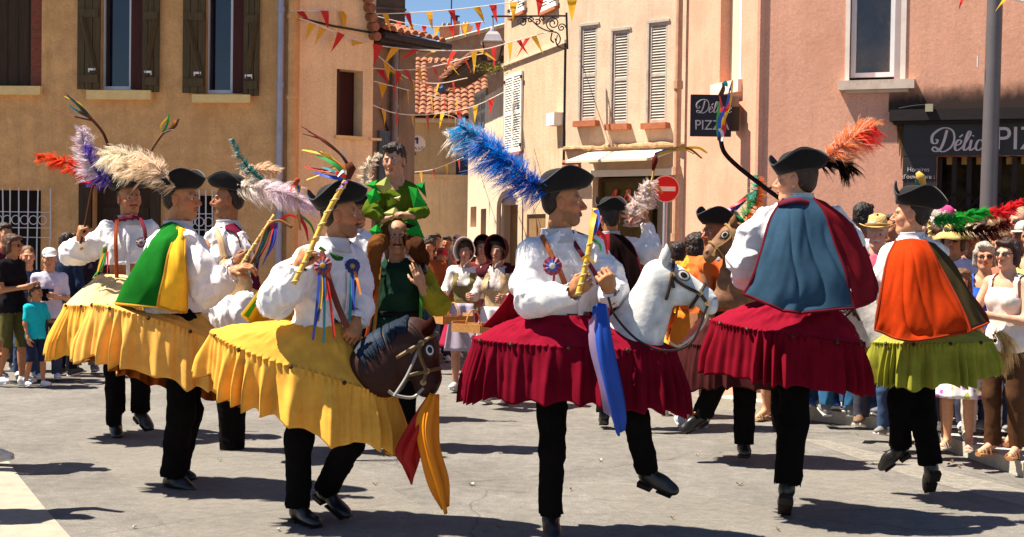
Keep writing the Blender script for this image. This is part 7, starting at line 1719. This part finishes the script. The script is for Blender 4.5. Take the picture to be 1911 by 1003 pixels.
# ================================================================== MAN CARRYING THE BOY
D = 10.8
Qm = lambda x, y, dd=0: q(x, y, D+dd)
rm = empty('person', V(*Qm(742, 700)[:2], 0), 'balding moustached man in dark green tunic carrying the boy on his shoulders', 'person', 'costumed walkers in the alley')
Jm = dict(pelvis=Qm(742, 606), neck=Qm(741, 494), shR=Qm(700, 512), shL=Qm(786, 510), elR=Qm(672, 572, -.05), wrR=Qm(670, 520, -.22), elL=Qm(816, 566, -.05), wrL=Qm(790, 536, -.25), hipR=Qm(722, 620), knR=Qm(718, 725, .1), anR=Qm(712, 806, .1), toR=Qm(708, 822, -.0),
          hipL=Qm(762, 620), knL=Qm(760, 725), anL=Qm(758, 808), toL=Qm(762, 826, -.12), head=Qm(742, 441, -.06), fwd=V(0, -1, 0))
Fm = fr(4, -8)
body_mesh(rm, Jm, 1.03, (.44, .22, .12), dict(F=Fm, hair=(.03, .012, .006), mous=(.05, .02, .01), smile=True, k=1.06), [dict(w=Qm(672, 520, -.22), d=Qm(672, 485, -.24)-Qm(672, 520, -.22), n=V(.6, .6, .1), side=1, curl=.75), dict(w=Qm(787, 534, -.25), d=Qm(776, 500, -.28)-Qm(787, 534, -.25), n=V(-.2, .9, 0), side=-1, curl=.22, thumb=.4, k=1.05)], res=.014)
hair_mesh(rm, Jm['head'], Fm, 1.09, (.03, .014, .008), 'bald_ring')
S = SD(); torso_prims(S, Jm, 1.03, .03, (.012, .035, .022)); 
garment(rm, 'tunic', S, .012, .05, folds(.014, 8, 5, 6), lambda P: ~(((P-Jm['neck'])[:, 2] > 0) & (np.linalg.norm((P-Jm['neck'])[:, :2], axis=1) < .085)), col=(.012, .035, .022))
b = MB(); rows = [[Qm(742, 600)+V((.20+.06*t)*math.sin(x)*(1+.08*t*math.sin(8*x)), (.16+.06*t)*math.cos(x)*(1+.08*t*math.sin(8*x)), .04-.30*t) for x in np.linspace(0, 6.2832, 60, endpoint=False)] for t in np.linspace(0, 1, 10)]; b.grid(np.array(rows), col=(.012, .035, .025), closed=True); b.build('tunic_skirt', M_cloth, rm, smooth=True, thick=.005)
S = SD(); limb(S, [Jm['shR'], Jm['elR'], Qm(671, 540, -.16)], [.075, .08, .06], .04, (.10, .035, .012)); limb(S, [Jm['shL'], Jm['elL'], Qm(798, 545, -.2)], [.075, .09, .06], .04, (.28, .24, .02)); garment(rm, 'sleeves', S, .012, .04, folds(.012, 12, 9, 2))
b = MB(); b.tube([Qm(742, 585)+V(.185*math.sin(x), .15*math.cos(x), 0) for x in np.linspace(0, 6.2832, 40)], .022, 6, col=(.012, .010, .008), cap=False); b.build('belt', M_cloth, rm)
for pts, c_ in (([(705, 500, -.12), (700, 550, -.2), (688, 610, -.2), (680, 640, -.2)], (.5, .08, .02)), ([(710, 500, -.12), (704, 560, -.2), (698, 620, -.2)], (.3, .14, .03)), ([(780, 500, -.1), (786, 560, -.18), (782, 640, -.2)], (.05, .2, .03))): straps(rm, [Qm(*p) for p in pts], .026, c_, name='sash')
trousers(rm, Jm, 1.03, BLK, wide=1.0)
for a in 'LR': shoe(rm, Jm['an'+a], Jm['to'+a], 1.0)
rk = empty('person', Qm(740, 440), 'dark haired boy in green leafy costume sitting on the moustached man shoulders', 'person', 'costumed walkers in the alley')
Jk = dict(pelvis=Qm(742, 428, .03), neck=Qm(738, 340, 0), shR=Qm(713, 356, 0), shL=Qm(763, 356, 0), elR=Qm(695, 392, -.1), wrR=Qm(720, 410, -.18), elL=Qm(784, 395, -.08), wrL=Qm(762, 402, -.2), hipR=Qm(722, 436, -.02), knR=Qm(702, 462, -.24), anR=Qm(690, 530, -.2), toR=Qm(690, 546, -.28),
          hipL=Qm(762, 436, -.02), knL=Qm(778, 462, -.24), anL=Qm(790, 490, -.12), toL=Qm(790, 505, -.2), head=Qm(735, 301, -.02), fwd=V(0, -1, 0))
Fk = fr(-12, -4)
body_mesh(rk, Jk, .74, (.46, .23, .13), dict(F=Fk, hair=(.02, .01, .006), k=1.42), [dict(w=Qm(722, 408, -.18), d=Qm(738, 400, -.2)-Qm(722, 408, -.18), n=V(0, .3, -1), side=-1, curl=.4, k=.95), dict(w=Qm(762, 402, -.2), d=Qm(748, 398, -.22)-Qm(762, 402, -.2), n=V(0, .3, -1), side=1, curl=.4, k=.95)], res=.012)
hair_mesh(rk, Jk['head'], Fk, .74*1.44, (.025, .012, .008), 'short')
OLV = (.085, .13, .010)
S = SD(); torso_prims(S, Jk, .68, .022, OLV); limb(S, [Jk['shR'], Jk['elR'], Qm(712, 406, -.16)], [.055, .058, .042], .03, OLV); limb(S, [Jk['shL'], Jk['elL'], Qm(770, 402, -.17)], [.055, .058, .042], .03, OLV)
garment(rk, 'tunic', S, .010, .04, folds(.014, 12, 8, 8), lambda P: ~(((P-Jk['neck'])[:, 2] > 0) & (np.linalg.norm((P-Jk['neck'])[:, :2], axis=1) < .06)), col=OLV)
S = SD(); BR2 = (.14, .05, .014); limb(S, [Jk['hipR'], Jk['knR'], Jk['anR']], [.075, .066, .055], .03, BR2); limb(S, [Jk['hipL'], Jk['knL'], Jk['anL']], [.075, .066, .055], .03, (.05, .018, .008)); garment(rk, 'trousers', S, .012, .03, folds(.01, 12, 8, 4))
for a in 'LR': shoe(rk, Jk['an'+a], Jk['to'+a], .8)
GR = (.015, .26, .03)
leafs = [([(682, 345), (704, 336), (712, 360)], GR), ([(684, 362), (700, 350), (712, 372), (690, 382)], GR), ([(762, 348), (778, 352), (798, 385), (772, 388)], GR), ([(775, 345), (792, 340), (796, 370)], (.01, .19, .03)), ([(690, 430), (704, 418), (714, 432), (700, 452)], GR), ([(756, 430), (782, 420), (792, 444), (770, 452)], GR), ([(755, 415), (775, 405), (785, 425)], (.01, .19, .03)),
         ([(700, 345), (722, 330), (732, 350), (715, 362)], (.35, .36, .10)), ([(716, 398), (738, 386), (748, 400), (730, 412)], (.40, .38, .14)), ([(735, 370), (748, 366), (745, 376)], (.5, .45, .25)), ([(745, 400), (765, 392), (770, 408), (752, 412)], (.35, .36, .10))]
for k_, (pp, c_) in enumerate(leafs):
    b = MB(); P = [Qm(x, y, -.15-.02*(k_ % 3)) for x, y in pp]; ce = sum(P)/len(P)+V(0, -.03, 0); b.add(P+[ce], [(i, (i+1) % len(P), len(P)) for i in range(len(P))], c_); b.build('felt_leaf', M_cloth, rk, thick=.004)

# ================================================================== BASKET WOMEN
def costume(hood, vest, apron):
    def f(root, J, P, s, hP, Fb):
        bonnet(root, hP, None, hood, stiff=True, name='hood')
        S = SD(); torso_prims(S, J, s, .022, vest, True)
        garment(root, 'vest', S, .015, .04, folds(.008, 9, 6, 3), lambda Q_: ((Q_-J['pelvis'])[:, 2] > -.05) & ((Q_-J['neck'])[:, 2] < -.06*s) & ~((((Q_-J['neck'])@Fb[1]) > 0) & (np.abs((Q_-J['neck'])@Fb[0]) < .06*s) & ((Q_-J['neck'])[:, 2] > -.22*s)), col=vest)
        b = MB(); b.grid(np.array([[P((x*(.13+.07*t))*1.0, .155+.08*t+.015*math.sin(6*x+t), 1.05-.55*t) for x in np.linspace(-1, 1, 20)] for t in np.linspace(0, 1, 14)]), col=apron); b.build('apron', M_cloth, root, smooth=True, thick=.004)
        if sum(hood) < .5:
            S2 = SD(); S2.cap(J['shL'], J['shR'], .080, .080, .05, hood); S2.ell(P(0, -.06, 1.34), (.17, .11, .16), None, .06, hood); garment(root, 'hood_cape', S2, .016, .04, folds(.012, 12, 9, 3), lambda Q_: ~((((Q_-J['neck'])@Fb[1]) > .045*s) & (np.abs((Q_-J['neck'])@Fb[0]) < .09*s)), col=hood)
        straps(root, [hP(-.05, .06, -.10), hP(-.01, .085, -.135), hP(.0, .10, -.17)], .012, (.6, .55, .55), name='hood_tie')
    return f
G2 = 'costumed walkers in the alley'
w1 = person(927, 13.6, 1.60, -18, 'woman in dark maroon hood and beige bodice carrying a wooden basket', top=(.50, .42, .40), sleeve=1.75, bottom='dress', bcol=(.10, .03, .03), hair=(.03, .015, .01), hs='short', fem=True, arms=('fwd', 'fwd'), group=G2, extra=costume((.055, .010, .014), (.42, .30, .17), (.60, .58, .62)), smile=True, skin=(.40, .19, .12), curl=.8)
w2 = person(866, 14.6, 1.57, -8, 'woman in pale stiff bonnet with olive bodice carrying a wooden basket', top=(.66, .60, .55), sleeve=1.7, bottom='dress', bcol=(.30, .02, .05), hair=(.05, .02, .01), hs='short', fem=True, arms=('fwd', 'fwd'), group=G2, extra=costume((.80, .70, .60), (.16, .13, .05), (.35, .30, .38)), smile=True, skin=(.40, .19, .12), curl=.8)
w3 = person(895, 15.6, 1.60, 10, 'woman in plain brown hood half hidden between the two basket women', top=(.16, .03, .03), sleeve=1.7, bottom='dress', bcol=(.10, .03, .03), hair=(.03, .015, .01), hs='short', fem=True, group=G2, extra=lambda root, J, P, s, hP, Fb: bonnet(root, hP, None, (.05, .015, .012), name='hood'), skin=(.38, .18, .11), far=True)
box_basket(q(883, 618, 13.2), fr(-35), 1.0, 'larger wooden box basket with arched handle held by the woman in maroon hood')
box_basket(q(846, 602, 14.1), fr(30), 1.0, 'wooden box basket held by the woman in the pale bonnet')

# ================================================================== SPECTATORS
Z = KH
L_ = person
L_(22, 14.6, 1.58, 72, 'woman in black top and olive shorts with sunglasses looking at her phone', top=(.012, .010, .012), sleeve=.35, bottom='shorts', bcol=(.10, .085, .03), hair=(.09, .035, .015), hs='bob', fem=True, glasses=True, arms=('phone', 'phone'), shoes=(.7, .68, .68), skin=SKIN, feet=.08)
L_(50, 15.3, 1.42, 28, 'girl in navy tee between the woman in black and the boy in cap', top=(.035, .055, .12), bottom='pants', bcol=(.05, .08, .16), hair=(.16, .07, .03), hs='bun', fem=True, shoes=(.6, .6, .6), skin=SKL, smile=True, child=True)
def boycap(root, J, P, s, hP, Fb):
    b = MB(); b.box(P(.02, .145, 1.24), (.16*s, .008, .035*s), Fb, col=(.05, .08, .16)); b.build('chest_print', M_cloth, root)
    b = MB(); b.box(P(.05, .34, 1.19), (.07, .012, .13), Fb, col=(.01, .01, .01)); b.build('phone', M_cloth, root)
L_(91, 15.1, 1.40, 18, 'boy in a white cap and pale lilac tee holding a phone', top=(.56, .52, .64), bottom='pants', bcol=(.05, .06, .10), hair=(.12, .06, .03), hs='crop', shoes=(.7, .7, .7), hat=('cap', (.78, .77, .78)), arms=('phone', 'phone'), skin=SKL, child=True, extra=boycap)
L_(66, 14.5, 1.04, 62, 'small boy in turquoise polo shirt and navy shorts walking right', top=(.015, .42, .48), bottom='shorts', bcol=(.02, .025, .06), hair=(.04, .018, .01), hs='short', shoes=(.72, .72, .72), arms=('fwd', 'down'), child=True, skin=SKIN, feet=.1)
L_(124, 15.7, 1.60, 150, 'person in navy turned away beside the ochre wall', top=(.02, .03, .06), sleeve=1.6, bottom='pants', bcol=(.012, .012, .018), hair=(.04, .02, .01), shoes=(.05, .05, .05))
L_(-20, 15.0, 1.66, 60, 'person in dark clothes cut by the frame behind the woman in black', top=(.05, .015, .02), bottom='pants', bcol=(.02, .02, .03), shoes=(.3, .3, .3), fem=True, hs='long')
L_(-64, 9.6, 1.75, 80, 'person in white trousers stepping in at the frame edge on the pale paving', top=(.6, .6, .6), bottom='pants', bcol=(.7, .66, .64), shoes=(.6, .55, .5), feet=.14)
L_(-150, 8.0, 1.75, 80, 'person beyond the frame edge casting a shadow over the pale paving', top=(.5, .1, .1), bottom='pants', bcol=(.02, .02, .02), shoes=(.05, .05, .05), arms=('up', 'down'), far=True)
# right hand side, on the pavement
L_(1632, 11.4, 1.70, -18, 'elderly man with white moustache in a straw hat and dark jacket over pink shirt', Z, top=(.50, .10, .16), sleeve=1.9, bottom='pants', bcol=(.05, .05, .07), hair=(.5, .48, .45), hs='short', mous=(.55, .5, .48), shoes=(.16, .09, .05), hat=('straw', (.50, .33, .12), (.25, .12, .04)), skin=(.60, .30, .20), belly=.03,
   extra=lambda root, J, P, s, hP, Fb: garment(root, 'jacket', (lambda S: (torso_prims(S, J, s, .032, (.02, .015, .025)), [limb(S, [J['sh'+a], J['el'+a], J['wr'+a]], [.075, .068, .055], .04, (.02, .015, .025)) for a in 'LR'], S)[2])(SD()), .014, .04, folds(.008, 9, 6, 3), lambda Q_: ~((((Q_-J['neck'])@Fb[1]) > 0) & (np.abs((Q_-J['neck'])@Fb[0]) < .05*s)) & ~(((Q_-J['neck'])[:, 2] > 0) & (np.linalg.norm((Q_-J['neck'])[:, :2], axis=1) < .09)) & ((Q_-J['pelvis'])[:, 2] > -.12), col=(.02, .015, .025)))
L_(1606, 12.4, 1.86, 150, 'tall dark haired man in white shirt seen behind the straw hat', Z, top=(.70, .68, .70), hair=(.015, .008, .006), bottom='pants', bcol=(.03, .06, .13), shoes=(.05, .10, .25), skin=SKT)
L_(1667, 11.9, 1.76, -85, 'bearded man in profile behind the orange cape looking left', Z, top=(.04, .03, .03), hair=(.03, .015, .01), bottom='pants', bcol=(.04, .07, .13), shoes=(.10, .10, .12), skin=SKIN)
L_(1756, 13.0, 1.84, 120, 'person in bright pink cap by the folding grille', Z, top=(.45, .40, .35), hair=(.35, .30, .25), bottom='pants', bcol=(.04, .04, .06), shoes=(.3, .3, .3), hat=('beanie', (.72, .05, .22)), fem=True, hs='bob')
L_(1774, 11.2, 1.66, -28, 'woman in wide straw sun hat and sunglasses with patterned blouse', Z, top=(.55, .50, .62), hair=(.10, .05, .02), hs='bob', bottom='pants', bcol=(.05, .05, .08), shoes=(.5, .5, .5), hat=('sun', (.55, .38, .13)), glasses=True, fem=True, skin=SKIN)
L_(1833, 10.7, 1.53, -14, 'grey haired woman with sunglasses in bright blue top', Z, top=(.03, .10, .50), sleeve=.3, neckline=.10, hair=(.42, .37, .30), hs='bob', bottom='pants', bcol=(.5, .45, .4), shoes=(.5, .45, .4), glasses=True, fem=True, skin=SKL)
L_(1876, 9.95, 1.56, -48, 'dark haired woman in white tank top and brown trousers with sunglasses and wedge sandals', Z, top=(.70, .62, .56), sleeve=0, neckline=.09, hair=(.035, .010, .006), hs='bob', bottom='pants', bcol=(.075, .035, .018), shoes=(.35, .16, .06), sandal=True, glasses=True, fem=True, skin=(.60, .31, .20), arms=('cross', 'fwd'), smile=True)
def flower_mat():
    m, N, L, B = newmat('floral_cotton'); tc = N.new('ShaderNodeTexCoord'); vo = N.new('ShaderNodeTexVoronoi'); vo.inputs['Scale'].default_value = 16; L.new(tc.outputs['Object'], vo.inputs['Vector'])
    r = N.new('ShaderNodeValToRGB'); L.new(vo.outputs['Distance'], r.inputs[0]); e = r.color_ramp.elements; e[0].position = .12; e[0].color = (.5, .1, .3, 1); e[1].position = .40; e[1].color = (.74, .70, .70, 1); x = e.new(.30); x.color = (.34, .12, .42, 1)
    hm = N.new('ShaderNodeMix'); hm.data_type = 'RGBA'; n2 = N.new('ShaderNodeTexNoise'); n2.inputs['Scale'].default_value = 20; L.new(tc.outputs['Object'], n2.inputs['Vector']); mr = N.new('ShaderNodeMapRange'); mr.inputs[1].default_value = .58; mr.inputs[2].default_value = .64; L.new(n2.outputs['Fac'], mr.inputs[0])
    L.new(mr.outputs[0], hm.inputs[0]); L.new(r.outputs[0], hm.inputs[6]); hm.inputs[7].default_value = (.45, .40, .08, 1); L.new(hm.outputs[2], B.inputs['Base Color']); B.inputs['Roughness'].default_value = .9; return m
FM = flower_mat()
L_(1790, 10.25, 1.30, -30, 'girl with long brown hair in a white floral dress and sandals', Z, top=(.70, .66, .66), topm=FM, botm=FM, bottom='dress', bcol=(.7, .7, .7), sleeve=0, hair=(.16, .07, .03), hs='long', shoes=(.62, .5, .4), sandal=True, fem=True, child=True, skin=SKL)
L_(1746, 10.9, 1.22, -20, 'smaller girl in a pale floral dress behind the lime skirt', Z, top=(.66, .55, .62), topm=FM, botm=FM, bottom='dress', bcol=(.7, .6, .66), sleeve=0, hair=(.10, .05, .02), hs='long', shoes=(.6, .4, .4), sandal=True, fem=True, child=True, skin=SKL)
L_(1698, 10.55, 1.30, -25, 'child in coral pink trousers standing on the kerb behind the lime skirt', Z, top=(.6, .12, .2), bottom='pants', bcol=(.66, .10, .15), hair=(.10, .05, .02), hs='long', shoes=(.55, .30, .2), sandal=True, fem=True, child=True)
L_(1922, 10.5, 1.70, -32, 'woman in yellow green top and denim shorts with sunglasses at the frame edge', Z, top=(.50, .50, .16), sleeve=0, neckline=.08, hair=(.16, .07, .03), hs='bun', bottom='shorts', bcol=(.12, .22, .38), shoes=(.25, .10, .05), sandal=True, glasses=True, fem=True, skin=SKL, arms=('cross', 'down'))
L_(1868, 12.7, 1.80, 120, 'bald man in striped shirt beside the lamp post', Z, top=(.42, .38, .55), hs='bald', bottom='pants', bcol=(.05, .05, .08), shoes=(.2, .2, .2), skin=(.62, .32, .18))
L_(1853, 12.2, 1.74, 160, 'fair haired person in front of the bald man', Z, top=(.55, .40, .35), hair=(.42, .30, .16), hs='short', bottom='pants', bcol=(.1, .1, .12), shoes=(.2, .2, .2))
L_(1899, 11.9, 1.84, -60, 'fair man with sunglasses in pink shirt near the frame edge', Z, top=(.66, .32, .34), hair=(.32, .20, .10), hs='crop', bottom='pants', bcol=(.25, .2, .15), shoes=(.2, .2, .2), glasses=True, skin=(.62, .32, .20))
L_(1812, 12.0, 1.68, -30, 'person in beige sun hat behind the grey haired woman', Z, top=(.30, .16, .10), hair=(.2, .12, .08), hs='bob', bottom='pants', bcol=(.1, .1, .12), shoes=(.2, .2, .2), hat=('sun', (.50, .36, .24)), fem=True)
L_(1728, 12.4, 1.74, -40, 'white haired person under the pink cap by the shopfront', Z, top=(.5, .45, .45), hair=(.62, .56, .46), hs='short', bottom='pants', bcol=(.1, .1, .12), shoes=(.2, .2, .2))
L_(1985, 10.2, 1.65, -60, 'person outside the frame edge beside the woman in denim shorts', Z, top=(.5, .1, .2), bottom='skirt', bcol=(.6, .15, .3), shoes=(.3, .2, .1), sandal=True, fem=True, hs='long', far=True)
L_(1565, 12.2, 1.72, 175, 'man in jeans and grey running shoes hidden behind the blue cape', Z, top=(.1, .1, .12), bottom='pants', bcol=(.03, .10, .20), shoes=(.16, .16, .2), hs='short')
L_(1538, 12.6, 1.72, -20, 'person in blue jeans and blue trainers behind the crimson skirt', Z, top=(.1, .1, .12), bottom='pants', bcol=(.03, .04, .08), shoes=(.05, .12, .38), hs='short')
L_(1510, 12.9, 1.68, 10, 'person in charcoal trousers behind the crimson skirt', Z, top=(.3, .25, .25), bottom='pants', bcol=(.05, .04, .04), shoes=(.1, .1, .1), hs='short')
L_(1448, 12.6, 1.62, -35, 'person in white cropped trousers and sandals behind the blue caped dancer', 0, top=(.4, .3, .3), bottom='shorts', bcol=(.72, .68, .66), shoes=(.4, .25, .15), sandal=True, fem=True, hs='bob', skin=SKL)
L_(1414, 12.9, 1.60, -20, 'person with bare legs and sandals behind the brown horse dancer', 0, top=(.3, .2, .2), bottom='shorts', bcol=(.2, .12, .08), shoes=(.3, .2, .12), sandal=True, fem=True, hs='bob', skin=SKIN)
def shawl(root, J, P, s, hP, Fb):
    S = SD(); S.cap(J['shL'], J['shR'], .085, .085, .05, (.66, .26, .03)); S.cap(J['neck'], J['neck']+V(0, 0, .0), .10, .10, .05, (.66, .26, .03)); S.ell(P(0, -.05, 1.28), (.20, .16, .16), None, .06, (.66, .22, .03))
    garment(root, 'shawl', S, .013, .04, folds(.016, 14, 12, 3), col=(.66, .24, .03))
L_(1294, 12.2, 1.68, 175, 'curly haired person seen from behind in an orange shawl and orange costume', 0, top=(.62, .10, .02), sleeve=1.8, bottom='dress', bcol=(.62, .18, .02), hair=(.03, .015, .01), hs='curly', group=G2, extra=shawl)
L_(1262, 12.9, 1.60, 165, 'person in yellow and black costume beside the curly haired person', 0, top=(.30, .26, .03), sleeve=1.8, bottom='dress', bcol=(.55, .48, .08), hair=(.02, .01, .01), hs='short', group=G2)

for i_, (px_, d_, h_, y_, lb, kw) in enumerate([
 (1645, 13.0, 1.70, -30, 'woman in mustard top half hidden behind the straw hat man', dict(top=(.45, .25, .05), fem=True, hs='long', hair=(.12, .05, .02))),
 (1692, 13.1, 1.76, -40, 'man in grey tee behind the orange cape by the shopfront', dict(top=(.2, .2, .22), hs='short')),
 (1590, 13.4, 1.72, -20, 'woman in teal top far behind the blue cape', dict(top=(.03, .22, .22), fem=True, hs='bun')),
 (1790, 12.7, 1.70, -25, 'man in maroon polo between the pink cap and the lamp post', dict(top=(.2, .02, .03), hs='short')),
 (1836, 13.0, 1.66, -40, 'woman in white blouse behind the lamp post', dict(top=(.65, .62, .62), fem=True, hs='long', hair=(.06, .025, .01))),
 (1886, 12.9, 1.76, -30, 'man in sky blue shirt behind the fair man at the frame edge', dict(top=(.2, .34, .55), hs='crop')),
 (1862, 11.2, 1.62, -40, 'woman in coral scarf standing behind the dark haired woman in the tank top', dict(top=(.6, .18, .12), fem=True, hs='bob', hair=(.25, .13, .05), glasses=True)),
 (1735, 11.5, 1.66, -15, 'woman in lilac shirt just behind the orange cape', dict(top=(.42, .34, .55), fem=True, hs='bob', hair=(.08, .03, .015))),
 (1908, 11.2, 1.70, -50, 'man in dark tee and cap behind the woman in denim shorts', dict(top=(.04, .04, .05), hs='crop', hat=('cap', (.5, .46, .4)))),
 (1668, 10.9, 1.30, -35, 'child in striped blue shirt at the kerb beside the orange cape', dict(top=(.12, .2, .45), hs='short', child=True)),
 (1478, 13.5, 1.72, -10, 'man in brown shirt deep behind the blue caped dancer', dict(top=(.14, .07, .03), hs='short')),
 (765, 17.5, 1.66, 8, 'woman in cream shawl walking behind the boy carrier', dict(top=(.55, .45, .35), fem=True, hs='bun')),
 (796, 16.5, 1.60, -8, 'man in russet tunic behind the green tunic carrier', dict(top=(.25, .06, .02), hs='curly')),
 (8, 16.2, 1.70, 40, 'tall man in dark red shirt behind the woman in black', dict(top=(.18, .03, .03), hs='short')),
 (158, 16.0, 1.66, 20, 'woman in black dress in the shade of the doorway', dict(top=(.03, .02, .03), fem=True, hs='long'))]):
    L_(px_, d_, h_, y_, lb, Z if px_ > 1500 else 0, shoes=(.2, .18, .16), bcol=((.04, .07, .14), (.06, .05, .045), (.3, .26, .2))[i_ % 3], skin=(SKIN, SKL, SKT)[i_ % 3], arms=(('down', 'down'), ('cross', 'cross'), ('phone', 'down'))[i_ % 3], far=(d_ > 12.5), **kw)
# far down the alley
far = [(803, 19, 1.62, 20, 'dark haired person far down the alley behind the boy carrier', dict(top=(.05, .04, .04), hs='short')), (822, 18, 1.45, 0, 'person in red knitted hat down the alley', dict(top=(.3, .05, .05), hat=('beanie', (.42, .02, .03)))),
       (843, 18.5, 1.47, 10, 'white haired person down the alley beside the red hat', dict(top=(.3, .25, .2), hair=(.55, .5, .4), hs='short', skin=(.6, .3, .18))), (851, 22, 1.62, -5, 'person in white bonnet far down the alley', dict(top=(.5, .4, .4), hat=('beanie', (.62, .45, .48)))),
       (786, 21, 1.58, 5, 'person with tan hat far down the alley', dict(top=(.2, .12, .06), hat=('sun', (.35, .2, .1)))), (831, 23, 1.62, -10, 'person with raised arm farthest down the alley', dict(top=(.4, .25, .15), arms=('up', 'down'))), (872, 20, 1.55, 12, 'person in dark clothes behind the pale bonnet', dict(top=(.06, .03, .03))), (903, 19, 1.60, -8, 'person in rust jacket behind the maroon hood', dict(top=(.2, .05, .03))), (812, 24, 1.66, 6, 'person in blue jacket at the alley end', dict(top=(.05, .06, .12)))]
for px_, d_, h_, y_, lb, kw in far: L_(px_, d_, h_, y_, lb, 0, group='people far down the alley', far=True, sleeve=1.7, bcol=(.04, .03, .04), **kw)
b = MB(); c = q(858, 456, 21); b.tube([c+V(0, 0, z) for z in (-.11, -.09, -.04, .02, .07, .10)], [.004, .05, .085, .095, .07, .01], 16); tag(b.build('balloon', mat('red_balloon', (.6, .015, .012), rough=.25, spec=.6), org=c, smooth=True), 'small red balloon above the crowd down the alley', 'balloon')
